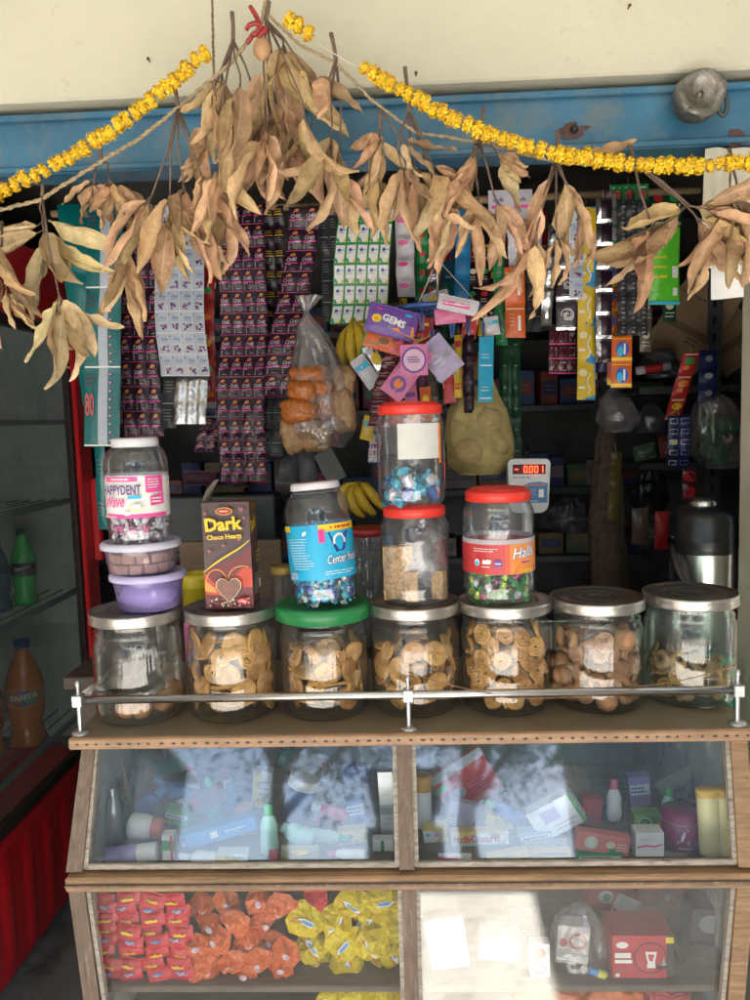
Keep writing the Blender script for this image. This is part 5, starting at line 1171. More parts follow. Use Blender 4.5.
hang_packet('tilted pale lilac sachet pegged on the hanger', 440, 358, 30, 36, YH - .07, F_LIL, lambda d, w, h: (d.lines(-w * .3, h * -.25, w * .1, h * .2, 3, WHITE, .2), d.rect(w * .12, -h * .1, w * .34, h * .04, GREY, 2)), rot=38, seed=7)
hang_packet('white and pink flat packet lying on top of the hanger', 458, 305, 40, 13, YH - .09, F_WHT, lambda d, w, h: (d.rect(-w * .4, -h * .2, w * .3, h * .15, PINK, 3), d.lines(-w * .3, -h * .1, w * .2, h * .05, 1, WHITE, .5)), rot=-14, seed=8)
hang_packet('bright pink flat packet just below the white and pink one', 450, 316, 30, 13, YH - .085, F_PNK, None, rot=4, seed=9)
hang_packet('small red packet with a yellow flower under the pink packet', 396, 400, 14, 46, YH, F_RED, lambda d, w, h: (d.ell(0, h * .2, w * .3, h * .1, YEL, 10), d.ell(0, h * .2, w * .14, h * .05, ORANGE, 8), d.rect(-w * .3, -h * .3, w * .3, -h * .2, WHITE, 2)), rot=-3, seed=10)
hang_packet('pink and red packet with an orange spot beside the small red one', 411, 402, 14, 52, YH + .02, F_PNK, lambda d, w, h: (d.ell(0, -h * .3, w * .3, h * .1, ORANGE, 10), d.rect(-w * .35, h * .1, w * .35, h * .18, PURP, 2)), rot=5, seed=11)
hang_packet('dark purple packet between the pink ones', 420, 390, 13, 46, YH + .05, foilm('plum sachet', (.12, .02, .08)), None, seed=12)
hang_packet('greyish brown packet hanging behind the lilac sachet', 432, 396, 12, 52, YH + .07, foilm('umber sachet', (.13, .09, .07)), lambda d, w, h: d.lines(-w * .3, -h * .3, w * .3, h * .3, 5, gsm, .2), seed=13)
strip('bright blue sachet pair pegged at the right of the hanger', 478, 336, 493, 402, 1, 2, F_CYN, (lambda d, w, h, rnd, c, r: (d.rect(w * .1, h * .1, w * .9, h * .13, WHITE, 2), d.lines(w * .2, h * .3, w * .8, h * .5, 2, WHITE, .2))), Y=YH - .03, seed=52, nq=(6, 10), puff=.15)
strip('black glossy sachet strip pegged left of the blue pair', 464, 335, 474, 413, 1, 5, F_BLK, None, Y=YH - .01, seed=53, puff=.6)
strip('yellow sachets showing at the left of the potato bag', 455, 335, 463, 398, 1, 3, F_YEL, (lambda d, w, h, rnd, c, r: d.rect(w * .1, h * .4, w * .9, h * .7, RED, 2)), Y=YH + .02, seed=54)
strip('small navy sachets behind the blue pair', 475, 380, 487, 410, 1, 2, F_BLU2, d_plainback, Y=YH + .03, seed=55)
strip('green column of sachets behind the hanger', 441, 322, 451, 400, 1, 4, F_DGR, None, Y=YH + .1, seed=56, sx=-3)
strip('striped red, blue and yellow thin sweets hanging beside the stacked jars', 368, 424, 380, 462, 2, 6, F_WHT, (lambda d, w, h, rnd, c, r: d.rect(0, h * .2, w, h * .8, [RED, BLUE, YEL, PURP][(r + c) % 4], 2)), Y=YH + .04, seed=57, sx=2, cat='sweets', name='sweet_strip')
strip('dark patterned packets behind the brown leaves above the hanger', 466, 262, 490, 330, 2, 3, F_BLK, (lambda d, w, h, rnd, c, r: (d.ell(w * .5, h * .6, w * .3, h * .12, [CREAM, GREEN, RED][(r + c) % 3]), d.lines(w * .2, h * .2, w * .8, h * .4, 2, CREAM, .3))), Y=2.04, seed=58)
strip('yellow and red packet hanging by the green edged strip', 478, 318, 494, 336, 1, 1, F_YEL, (lambda d, w, h, rnd, c, r: d.ell(w * .5, h * .5, w * .3, h * .3, BLUE)), Y=2.02, seed=59)

# ---- big clear bag of snack pouches
bagc = glassmat('clear bag film', tint=(.86, .84, .85), base=.10, gloss_rough=.10, dust=.13, dustcol=(.60, .56, .58), edge=(.55, .52, .55), bump=1.0, bscale=26)
bagy = glassmat('yellowish net bag', tint=(.62, .52, .22), base=.05, gloss_rough=.3, dust=.85, dustcol=(.46, .37, .16), edge=(.3, .25, .1), bump=.8, bscale=50)
baggr = glassmat('grey bag film', tint=(.55, .55, .58), base=.10, gloss_rough=.2, dust=.18, dustcol=(.30, .30, .33), edge=(.3, .3, .33), bump=1.0, bscale=40)
def bag(prof_px, Y, mat, depth=.6, seed=0, wr=.09, neck=None, pleat=9):
    """gathered bag: prof_px rows (py, left px, right px) from the top down"""
    rows = []; N = 34; n = 40
    for i in range(N + 1):
        t = i / N * (len(prof_px) - 1); k = min(len(prof_px) - 2, int(t)); f = t - k; a, b = prof_px[k], prof_px[k + 1]
        rows.append(tuple(a[j] * (1 - f) + b[j] * f for j in range(3)))
    vs = []
    for i, (py, x0, x1) in enumerate(rows):
        c = P((x0 + x1) / 2, py, Y); r = (x1 - x0) / 2 * PPX(Y); t = i / N
        for j in range(n):
            a = 2 * math.pi * j / n
            q = r * (1 + wr * math.sin(a * pleat + seed + 2 * noise.noise(Vector((t * 3, seed, 0)))) * (1 - t) + wr * 1.6 * noise.noise(Vector((math.cos(a) * 1.6 + seed, math.sin(a) * 1.6, t * 5))))
            vs.append((c.x + q * math.cos(a), c.y + q * depth * math.sin(a), c.z + .004 * noise.noise(Vector((a, t * 8, seed)))))
    fs = [(i * n + j, (i + 1) * n + j, (i + 1) * n + (j + 1) % n, i * n + (j + 1) % n) for i in range(N) for j in range(n)]
    fs.append(tuple(N * n + j for j in range(n)))
    g = MB(); g.add(vs, fs, mat, True); return g
YB_ = 1.90
g = bag([(296, 297, 320), (312, 304, 308), (322, 298, 314), (345, 296, 330), (375, 294, 346), (405, 284, 356), (430, 283, 357), (448, 300, 345)], YB_, bagc, seed=2, wr=.22, pleat=11)
solo(g, 'snack_bag', 'big clear gathered plastic bag full of orange and tan snack pouches', 'bag')
namk = M('orange fried snack', (.52, .15, .02), .4, var=.35, scale=120, bump=.8, bscale=160, dirt=((.22, .05, .01), .2, 70), coat=.5)
tanc = M('tan fried snack', (.45, .27, .13), .5, var=.3, scale=90, bump=.8, bscale=140, dirt=((.60, .42, .26), .2, 60), coat=.3)
redc = M('dark red snack', (.16, .02, .015), .5, var=.3, coat=.3)
def pouch(px, py, wp, hp, Y, mat, label, rot=0, seed=1, t=.03):
    c = P(px, py, Y); k = PPX(Y); T = Matrix.Translation(c) @ fr((0, 0, 0), (1, 0, 0), z=(0, -1, 0)) @ Matrix.Rotation(R(rot), 4, 'Z')
    g2 = MB(T=T); g2.ball((0, 0, 0), (wp * k * .52, hp * k * .52, t * .8), mat, 26, fn=lambda d: (1 + .16 * noise.noise(d * 1.8 + Vector((seed * 3.1, 0, 0))) + .07 * noise.noise(d * 6 + Vector((seed, 0, 0)))) * (1 + .16 * min(1, abs(d.x * d.y) * 3)))
    return solo(g2, 'snack_pouch', label, 'snack pouch', 'snack pouches in the clear bag', loc=c)
for a in ((308, 375, 36, 17, YB_ - .012, namk, 'topmost orange snack pouch in the clear bag', 4, 1), (303, 391, 30, 20, YB_ - .03, namk, 'orange snack pouch at the left of the clear bag, second from the top', -8, 2), (322, 389, 22, 18, YB_ - .018, namk, 'orange snack pouch in the middle of the clear bag', -14, 3),
          (300, 411, 36, 24, YB_ - .035, namk, 'widest and lowest orange snack pouch in the clear bag', -4, 4), (325, 407, 14, 24, YB_ - .02, namk, 'narrow upright orange pouch against the tan one', 4, 5), (343, 382, 22, 30, YB_ + .0, tanc, 'upper tan pouch at the right of the clear bag', -8, 6), (343, 411, 24, 40, YB_ - .015, tanc, 'tall tan pouch at the right side of the clear bag', 6, 7),
          (293, 436, 22, 32, YB_ - .02, tanc, 'tan pouch at the bottom left corner of the clear bag', 8, 8), (315, 436, 28, 28, YB_ - .02, tanc, 'lowest tan pouch in the middle of the clear bag', -6, 9), (333, 432, 14, 26, YB_ + .01, redc, 'dark red pouch behind the tan ones', 0, 10)): pouch(*a)
hang_packet('pair of pale grey pouches hanging below the snack bag, left one', 287, 466, 22, 34, 2.1, foilm('smoke grey pouch', (.09, .09, .10), .5, coat=.1), d_dots if False else None, rot=-6, seed=21, t=.03)
hang_packet('pair of pale grey pouches hanging below the snack bag, right one', 308, 468, 20, 42, 2.1, foilm('smoke grey pouch', (.10, .10, .11), .5), None, rot=3, seed=22, t=.03)
hang_packet('blank grey card dangling beside the upper edge of the lower bananas', 330, 466, 20, 30, 2.08, col('grey card', (.16, .17, .17), .7), None, rot=26, seed=23, t=.001, crimp=.01, name='card', cat='card')

# ---- bananas
banm = M('ripe banana skin', (.62, .42, .035), .5, var=.12, scale=20, dirt=((.10, .05, .015), .16, 70), bump=.1); bant = M('banana tip', (.08, .05, .02), .8)
def banana(pts, r, label, group, Y):
    pp = [P(x, y, Y + dy) for x, y, dy in pts]; q = []
    for i in range(len(pp) - 1):
        for k in range(4): q.append(pp[i].lerp(pp[i + 1], k / 4))
    q.append(pp[-1])
    for _ in range(3): q = [q[0]] + [(q[i - 1] + q[i] * 2 + q[i + 1]) / 4 for i in range(1, len(q) - 1)] + [q[-1]]
    N = len(q) - 1; g = MB(); rs = [max(.0028, r * min(1, (math.sin(math.pi * (.08 + .86 * i / N)) ** .5))) * (.35 if i < 2 else .75 if i < 3 else 1) for i in range(N + 1)]
    g.tube(q, rs, banm, 7); g.tube([q[-1], q[-1] + (q[-1] - q[-2]).normalized() * .005], [rs[-1] * .95, rs[-1] * .6], bant, 7)
    return solo(g, 'banana', label, 'banana', group)
YN = 1.98
for k, (a, lab) in enumerate(((((352, 320, 0), (342, 340, 0), (341, 356, -.01), (346, 371, -.01)), 'leftmost dull banana of the upper bunch'), (((352, 318, -.01), (350, 335, -.03), (350, 352, -.04), (355, 368, -.04)), 'second banana of the upper bunch, brightest yellow'), (((354, 318, -.01), (360, 334, -.03), (362, 352, -.04), (361, 374, -.03)), 'third banana of the upper bunch, hanging lowest'), (((355, 318, 0), (366, 330, -.02), (371, 345, -.03), (372, 362, -.02)), 'rightmost banana of the upper bunch'), (((354, 317, .01), (358, 330, .02), (356, 350, .03), (353, 366, .03)), 'banana at the back of the upper bunch'))):
    banana(a, .0145, lab, 'bananas of the upper bunch', YN)
for k, (a, lab) in enumerate(((((357, 482, 0), (343, 488, 0), (342, 500, -.01), (349, 515, 0)), 'leftmost banana of the lower bunch'), (((357, 482, 0), (350, 495, -.02), (354, 508, -.03), (364, 517, -.02)), 'second banana of the lower bunch'), (((358, 482, 0), (358, 493, -.03), (364, 505, -.04), (375, 515, -.03)), 'third banana of the lower bunch, pointing down right'), (((359, 482, 0), (367, 488, -.02), (374, 497, -.03), (383, 509, -.02)), 'rightmost banana of the lower bunch'))):
    banana(a, .0140, lab, 'bananas of the lower bunch', YN)
# ---- potatoes in a yellowish net bag
g = bag([(352, 478, 485), (372, 474, 490), (390, 462, 497), (410, 450, 506), (440, 446, 512), (462, 447, 512), (474, 460, 503)], 1.90, bagy, seed=5, wr=.07, depth=.75)
solo(g, 'potato_bag', 'hanging yellowish net bag of potatoes behind the upper red-lidded jar', 'bag')
potm = M('potato skin', (.40, .29, .13), .7, var=.2, scale=30, bump=.4, dirt=((.22, .15, .07), .3, 40))
for k, (px, py, r, dy) in enumerate(((463, 428, 13, -.02), (487, 420, 15, -.03), (470, 452, 15, -.04), (496, 447, 14, -.02), (478, 405, 12, .0), (482, 462, 12, .0), (456, 455, 10, .01))):
    g = MB(); q = r * PPX(1.9); g.ball(P(px, py, 1.9 + dy), (q * 1.05, q * .9, q), potm, 16, fn=lambda d: 1 + .14 * noise.noise(d * 1.5 + Vector((k * 3.3, 0, 0)))); solo(g, 'potato', 'pale brown potato inside the yellowish net bag', 'potato', 'potatoes in the net bag')

MORE = [('tiny red and blue packet directly above the upper red lid', 394, 410, 12, 14, 12, F_BLU), ('small lime packet pegged between the badge card and the violet packet', 392, 378, 10, 16, -20, F_LIM), ('small cyan packet below the tilted lilac sachet', 441, 372, 12, 16, 10, F_CYN), ('shiny silver packet between the lilac sachet and the black strip', 456, 362, 10, 30, -4, F_SIL), ('tiny purple packet left of the badge card', 397, 352, 12, 12, 30, F_LIL), ('yellow and green packet hanging under the maroon sweet strip', 368, 428, 12, 22, -14, F_YEL), ('brown foil packet right of the orange round-print one', 434, 412, 10, 26, 6, foilm('umber sachet', (.13, .09, .07))), ('glossy red packet tucked above the potato bag', 468, 372, 12, 28, -8, F_RED), ('small white printed packet above the blue pair', 492, 326, 14, 16, 8, F_WHT), ('crumpled silver foil packet left of the maroon sweet strip', 378, 362, 16, 34, 28, F_SIL), ('green and red sweet packet tucked under the orange and green one', 372, 350, 20, 16, -30, F_GRN), ('blue packet with a pale oval between the badge card and the bananas', 380, 384, 13, 26, 12, F_BLU), ('narrow yellow packet directly under the burst packet', 421, 352, 10, 22, -6, F_YEL),
        ('red and white packet hanging beside the lilac sachet', 449, 384, 13, 34, 4, F_RED), ('small dark green packet pegged behind the lilac sachet', 436, 345, 16, 22, -18, F_DGR), ('white sachet peeping out over the bright pink flat packet', 436, 300, 26, 14, 12, F_WHT), ('crimson packet under the white and pink flat packet', 470, 326, 15, 22, -10, F_RED),
        ('black and red packet below the badge card', 402, 392, 12, 38, 9, F_BLK), ('violet packet hanging lowest beside the upper red-lidded jar', 386, 416, 13, 30, -6, foilm('plum sachet', (.12, .02, .08))), ('pink striped packet just above the upper red lid', 412, 412, 15, 22, -14, F_PNK), ('clear crumpled packet near the bananas', 366, 372, 16, 30, 34, F_WHT), ('orange round-print packet hanging between the pink ones', 426, 404, 11, 30, 3, F_ORG)]
for i, (lab, px, py, wp, hp, ro, mt_) in enumerate(MORE):
    hang_packet(lab, px, py, wp, hp, YH + .01 + .012 * (i % 4), mt_, [lambda d, w, h: (d.ell(0, h * .1, w * .32, h * .2, YEL, 12), d.rect(-w * .4, -h * .35, w * .4, -h * .22, WHITE, 3)), lambda d, w, h: (d.poly([(-w * .45, -h * .1), (w * .45, h * .1), (w * .45, h * .35), (-w * .45, h * .2)], WHITE), d.ell(0, -h * .25, w * .25, h * .12, RED, 10)), lambda d, w, h: (d.rect(-w * .45, h * .1, w * .45, h * .3, CYAN, 3), d.lines(-w * .3, -h * .3, w * .3, 0, 3, WHITE, .3))][i % 3], rot=ro, seed=120 + i, t=.010)
# ================================================================== table behind the counter, scale, flask, shelves
tabm = M('dark work table', (.07, .05, .04), .6, var=.3, scale=10)
ZTB = .955
t = thing('work_table', 'dark wooden table standing behind the glass cabinet', 'table', (-.05, 1.93, 0))
g = MB(); g.box((-.02, 1.94, ZTB - .015), (1.5, .50, .03), tabm, ch=.003); part(g, 'table_top', t)
for x in (-.72, .68):
    for y in (1.73, 2.15):
        g = MB(); g.box((x, y, (ZTB - .03) / 2), (.05, .05, ZTB - .03), tabm); part(g, 'leg', t)
# scale with red digits
sc_w = M('off white scale plastic', (.55, .56, .58), .4, var=.05); led = M('red lit digits', (1.0, .04, .01), .5, var=0, emis=2.2); ledb = M('dark red display window', (.10, .005, .008), .15, var=.05)
scb = col('scale blue panel', (.03, .16, .36), .4); scg = col('scale grey panel', (.60, .60, .60), .4)
cs = P(529, 486, 1.80); k = PPX(1.80)
t = thing('weighing_scale', 'pole-mounted weighing scale display glowing red digits behind the red-lidded jar', 'scale', (cs.x, 1.84, ZTB))
T = Matrix.Translation(cs) @ fr((0, 0, 0), (1, 0, 0), z=(0, -1, 0)) @ Matrix.Rotation(R(-1), 4, 'Z')
pts = []
W2, H2 = 21 * k, 27 * k
for (cx_, cy_, a0, rr_) in ((1, 1, 0, .012), (-1, 1, 90, .012), (-.93, -1, 180, .020), (.93, -1, 270, .020)):
    for i in range(6):
        a = R(a0 + 18 * i); pts.append((cx_ * W2 - math.copysign(rr_, cx_) + rr_ * math.cos(a), cy_ * H2 - math.copysign(rr_, cy_) + rr_ * math.sin(a)))
g = MB(T=T @ Matrix.Translation((0, 0, -.024))); g.prism(pts, .024, sc_w); part(g, 'housing', t)
g = MB(); d = Des(); d.rect(-W2 * .86, -H2 * .62, W2 * .88, H2 * .84, scg, 2, 2)
d.poly([(-W2 * .86, -H2 * .62), (W2 * .88, -H2 * .62), (W2 * .88, H2 * .10), (W2 * .5, H2 * .16), (0, H2 * .12), (-W2 * .4, -H2 * .02), (-W2 * .86, -H2 * .06)], scb)
d.rect(-W2 * .78, H2 * .44, W2 * .78, H2 * .80, ledb, 2)
d.lines(-W2 * .78, H2 * .26, W2 * .1, H2 * .38, 1, GREY, .5); d.lines(-W2 * .2, H2 * .0, W2 * .8, H2 * .09, 1, ORANGE, .5); d.lines(-W2 * .3, -H2 * .45, W2 * .4, -H2 * .1, 4, WHITE, .15); d.rect(W2 * .45, -H2 * .42, W2 * .68, -H2 * .12, WHITE); d.lines(-W2 * .7, -H2 * .58, W2 * .7, -H2 * .52, 1, WHITE, .4)
d.put(g, plane_fn(T)); part(g, 'front_panel', t)
g = MB(); d = Des(); SEG = {'0': 'abcdef', '1': 'bc', '-': 'g'}
def seg7(ch, x, y, w, h):
    th = w * .20; S_ = {'a': (x, y + h - th, x + w, y + h), 'g': (x, y + h / 2 - th / 2, x + w, y + h / 2 + th / 2), 'd': (x, y, x + w, y + th), 'f': (x, y + h / 2, x + th, y + h), 'b': (x + w - th, y + h / 2, x + w, y + h), 'e': (x, y, x + th, y + h / 2), 'c': (x + w - th, y, x + w, y + h / 2)}
    for s in SEG[ch]: d.rect(*S_[s], led)
for ch, x in (('-', -.68), ('0', -.26), ('0', .0), ('0', .24), ('1', .48)): seg7(ch, W2 * x, H2 * .50, W2 * .17, H2 * .24)
d.rect(W2 * -.055, H2 * .50, W2 * -.025, H2 * .53, led); d.put(g, plane_fn(T), .001); part(g, 'digits', t)
g = MB(); g.tube([(cs.x, 1.825, ZTB + .02), (cs.x, 1.825, cs.z - H2 * .8)], .012, sc_w, 14); part(g, 'pole', t)
g = MB(); g.box((cs.x + .02, 1.93, ZTB + .03), (.26, .24, .055), sc_w, ch=.008); part(g, 'base', t)
g = MB(); g.box((cs.x + .02, 1.94, ZTB + .066), (.28, .20, .006), steel, ch=.002); g.box((cs.x + .02, 1.94, ZTB + .059), (.06, .06, .01), sc_w); part(g, 'pan', t)
# flask
blkp = M('black plastic', (.012, .012, .013), .3, var=.1)
brush = M('brushed steel flask', (.60, .59, .57), .26, metal=1.0, var=.1, scale=30, stretch=(20, 20, 1))
cf = P(702, 560, 1.74); zf = P(702, 622, 1.74).z; zt_ = P(702, 499, 1.74).z; kk = PPX(1.74)
t = thing('vacuum_flask', 'steel and black vacuum flask with a domed steel button behind the rightmost jar', 'flask', (cf.x, 1.74, ZTB)); T = Matrix.Translation((cf.x, 1.74, 0)); rf = 31 * kk
zb1 = P(702, 548, 1.74).z
g = MB(); g.lathe([(0, ZTB + .002), (rf * .9, ZTB + .001), (rf, ZTB + .01), (rf, zb1 - .002)], brush, 48, T=T); part(g, 'body', t)
g = MB(); z_ = lambda py: P(702, py, 1.74).z
g.lathe([(rf * 1.02, zb1 - .006), (rf * 1.03, zb1), (rf * 1.0, z_(545)), (rf * 1.04, z_(543)), (rf * 1.0, z_(541)), (rf * 1.04, z_(539)), (rf * 1.0, z_(537)), (rf * 1.01, z_(520)), (rf * .97, z_(514)), (rf * .80, z_(508)), (rf * .50, z_(505)), (0, z_(505))], blkp, 48, T=T); part(g, 'collar', t)
g = MB(); g.lathe([(rf * .44, z_(507)), (rf * .45, z_(502)), (rf * .40, z_(499)), (rf * .25, z_(498)), (0, z_(498))], brush, 32, T=T); part(g, 'button', t)
g = MB(); g.tube([P(672, 540, 1.73), P(672, 552, 1.70), P(678, 572, 1.67), P(688, 590, 1.66), P(696, 600, 1.66)], [.0065, .008, .008, .008, .0065], blkp, 10); g.tube([P(672, 540, 1.73), P(674, 536, 1.74)], .009, blkp, 10); part(g, 'handle', t)
# jars and tubs on the table behind the front row
def back_jar(label, px, pylid, r_px, Y, capm, h, body=pet, name='plastic_jar'):
    c = P(px, pylid, Y); r = r_px * PPX(Y); z0 = max(ZTB, c.z - h); t = thing(name, label, 'jar', (c.x, Y, z0)); hh = c.z - z0; T = Matrix.Translation((c.x, Y, z0))
    g = MB(); g.lathe([(0, .002), (r * .9, .001), (r * 1.05, .01), (r * 1.08, hh * .75), (r * .97, hh * .9), (r * .95, hh - .012)], body, 32, T=T); part(g, 'body', t)
    g = MB(); g.lathe([(r * 1.0, hh - .018), (r * 1.04, hh - .016), (r * 1.04, hh - .002), (r * .98, hh), (0, hh)], capm, 40, T=T); part(g, 'lid', t); return t
back_jar('cloudy plastic jar with a gold lid behind the green-lidded jar', 283, 566, 12.5, 1.74, M('gold lid', (.55, .40, .12), .35, metal=.4), .25, glassmat('cloudy jar plastic', tint=(.7, .66, .68), base=.06, gloss_rough=.2, dust=.18, dustcol=(.45, .40, .42)))
back_jar('clear jar with a dark red lid partly hidden behind the stacked jars', 366, 527, 21, 1.86, M('dark red lid', (.30, .02, .02), .4), .28)
yt = M('yellow plastic tub', (.60, .48, .03), .4, var=.08)
c = P(196, 573, 1.72); r = 15 * PPX(1.72); g = MB(); g.lathe([(0, ZTB + .001), (r * .8, ZTB + .001), (r * .95, c.z - .03), (r * 1.0, c.z - .028), (r * 1.05, c.z - .012), (r * 1.05, c.z), (r * .98, c.z), (r * .9, ZTB + .01), (0, ZTB + .008)], yt, 36, T=Matrix.Translation((c.x, 1.72, 0))); solo(g, 'open_tub', 'bright yellow open plastic tub between the two leftmost glass jars', 'tub')
c = P(734, 668, 1.62); g = MB(); g.box((c.x - .02, 1.645, c.z - .05), (.05, .04, .14), M('green plastic crate', (.0, .30, .16), .45), ch=.004); solo(g, 'plastic_box', 'small green plastic box at the foot of the right pier behind the rightmost jar', 'box')
hang_packet('red and yellow printed packet standing between the two leftmost glass jars', 192, 655, 14, 62, 1.66, F_PNK, lambda d, w, h: (d.rect(-w * .4, h * .05, w * .4, h * .2, YEL, 2), d.txt('B', -w * .2, h * .07, w * .35, h * .11, BLACK, .02), d.ell(0, -h * .1, w * .3, h * .07, CYAN), d.rect(-w * .4, -h * .35, w * .4, -h * .2, BLUE, 2)), seed=31, t=.02)
# wooden board and dim plastic drawers on the left
bdm = M('brown plywood', (.22, .145, .095), .7, var=.2, scale=6, stretch=(1, 1, 5))
c = P(232, 574, 2.3); g = MB(); g.box((c.x, 2.3, c.z - .15), (104 * PPX(2.3), .02, .50), bdm, ch=.002); solo(g, 'plywood_board', 'brown plywood board standing behind the chocolate box', 'board')
# steel rack across the back: uprights and shelves
rackm = M('grey steel rack', (.10, .11, .11), .5, metal=.3, var=.25, scale=12); YRK = 2.95
def upright(px, py0, py1, Y, label=None):
    a = P(px, py0, Y); b = P(px, py1, Y); g = MB(); w_ = .04
    g.box(((a.x + b.x) / 2, Y, (a.z + max(0, b.z)) / 2), (w_, .003, a.z - max(0, b.z)), rackm); g.box(((a.x + b.x) / 2 + w_ / 2, Y + .02, (a.z + max(0, b.z)) / 2), (.003, .04, a.z - max(0, b.z)), rackm)
    z = a.z - .02; dk = BLACK
    while z > max(.1, b.z): g.add([((a.x + b.x) / 2 + dx, Y - .0022, z + dz) for dx, dz in ((-.006, -.012), (.004, -.012), (.004, .012), (-.006, .012))], [(0, 1, 2, 3)], dk); z -= .05
    return g
RACK = thing('back_rack', 'grey slotted steel rack with shelves along the back of the shop', 'rack', (-.2, YRK + .15, 0))
for px in (168, 430, 600): part(upright(px, 300, 1200, YRK), 'upright', RACK)
RZ = []
for py in (330, 410, 492, 560, 640):
    z = P(375, py, YRK).z; RZ.append(z); g = MB(); g.box((-.25, YRK + .18, z - .012), (2.3, .36, .024), rackm, ch=.002); part(g, 'shelf', RACK)
RR_ = thing('right_rack', 'slotted steel rack on the right carrying cardboard boxes', 'rack', (P(709, 400, 2.45).x, 2.6, 0))
part(upright(709, 262, 1200, 2.45), 'upright', RR_)
RZ2 = []
for py in (385, 462, 540):
    z = P(700, py, 2.45).z; RZ2.append(z); g = MB(); x0 = P(640, py, 2.45).x; g.box(((x0 + 1.36) / 2, 2.62, z - .012), (1.36 - x0, .32, .024), rackm, ch=.002); part(g, 'shelf', RR_)
# stock on the back rack: small cartons and bundles, dim
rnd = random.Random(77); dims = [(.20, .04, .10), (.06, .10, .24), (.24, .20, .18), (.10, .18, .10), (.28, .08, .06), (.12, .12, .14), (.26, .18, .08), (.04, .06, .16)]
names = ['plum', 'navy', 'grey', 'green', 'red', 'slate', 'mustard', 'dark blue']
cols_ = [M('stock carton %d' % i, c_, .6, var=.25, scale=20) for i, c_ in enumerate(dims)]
cnt = 0
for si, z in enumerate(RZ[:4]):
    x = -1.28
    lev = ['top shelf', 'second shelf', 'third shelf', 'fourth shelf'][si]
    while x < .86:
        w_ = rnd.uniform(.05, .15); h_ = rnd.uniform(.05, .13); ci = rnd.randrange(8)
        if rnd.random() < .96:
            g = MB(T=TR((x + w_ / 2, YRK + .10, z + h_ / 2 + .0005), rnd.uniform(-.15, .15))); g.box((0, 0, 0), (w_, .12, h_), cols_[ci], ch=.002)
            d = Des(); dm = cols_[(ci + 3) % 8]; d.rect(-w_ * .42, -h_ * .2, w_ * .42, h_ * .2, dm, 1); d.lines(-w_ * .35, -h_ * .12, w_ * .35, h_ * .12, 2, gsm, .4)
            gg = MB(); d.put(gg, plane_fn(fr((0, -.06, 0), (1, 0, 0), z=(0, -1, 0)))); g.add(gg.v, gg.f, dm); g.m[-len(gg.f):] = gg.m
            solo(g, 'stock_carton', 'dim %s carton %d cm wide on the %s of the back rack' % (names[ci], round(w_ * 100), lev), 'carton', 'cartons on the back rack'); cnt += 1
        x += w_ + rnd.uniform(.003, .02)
# candy boxes with pink packs on the third shelf, left
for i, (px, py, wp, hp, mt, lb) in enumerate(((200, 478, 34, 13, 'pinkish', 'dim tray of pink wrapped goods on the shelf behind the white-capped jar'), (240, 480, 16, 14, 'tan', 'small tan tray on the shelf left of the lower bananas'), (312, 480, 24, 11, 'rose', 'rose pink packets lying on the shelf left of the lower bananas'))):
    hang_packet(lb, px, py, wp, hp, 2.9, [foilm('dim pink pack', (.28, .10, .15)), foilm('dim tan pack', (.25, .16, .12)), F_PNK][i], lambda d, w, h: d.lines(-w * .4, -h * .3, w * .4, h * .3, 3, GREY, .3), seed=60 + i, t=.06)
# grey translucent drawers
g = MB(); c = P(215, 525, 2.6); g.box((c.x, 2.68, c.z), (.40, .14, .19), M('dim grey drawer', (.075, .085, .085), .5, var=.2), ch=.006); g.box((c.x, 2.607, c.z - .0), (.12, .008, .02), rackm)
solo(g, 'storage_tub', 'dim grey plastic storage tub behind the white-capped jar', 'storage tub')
# cardboard boxes, right
cdb = M('brown cardboard', (.42, .29, .17), .8, var=.12, scale=8, bump=.2)
def cardbox(px, py, w_, h_, dp, Y, ry, label, flap=False):
    c = P(px, py, Y); T = Matrix.Translation(c) @ Matrix.Rotation(R(ry), 4, 'Y') @ Matrix.Rotation(R(-12), 4, 'Z'); t = thing('cardboard_box', label, 'box', c); g = MB(T=T); g.box((0, 0, 0), (w_, dp, h_), cdb, ch=.002)
    part(g, 'carton', t); g = MB(); d = Des(); d.lines(w_ * .05, -h_ * .2, w_ * .3, 0, 3, BROWN, .4); d.rect(-w_ * .5, -.012, w_ * .5, .012, col('parcel tape', (.25, .17, .09), .3), 2); d.put(g, plane_fn(T @ fr((0, -dp / 2, 0), (1, 0, 0), z=(0, -1, 0)))); part(g, 'print', t)
    g = MB(T=T); g.add([(-w_ / 2, -dp / 2, h_ / 2 + .001), (w_ / 2, -dp / 2, h_ / 2 + .001), (w_ * .45, -dp / 2 - .05, h_ / 2 + .05), (-w_ * .45, -dp / 2 - .05, h_ / 2 + .05)], [(0, 1, 2, 3)], cdb); part(g, 'flap', t)
cardbox(684, 335, .18, .20, .14, 2.58, 33, 'tilted brown cardboard box left of the steel upright')
cardbox(728, 342, .15, .15, .14, 2.62, -38, 'brown cardboard box turned on its corner right of the steel upright')
g = MB(); g.tube([P(636, 371, 2.35), P(670, 366, 2.35)], .012, F_WHT, 16); g.tube([P(644, 370, 2.35), P(662, 367, 2.35)], .0125, F_RED, 16, caps=False)
solo(g, 'paper_roll', 'white roll with a red printed sleeve lying on the right shelf', 'roll')
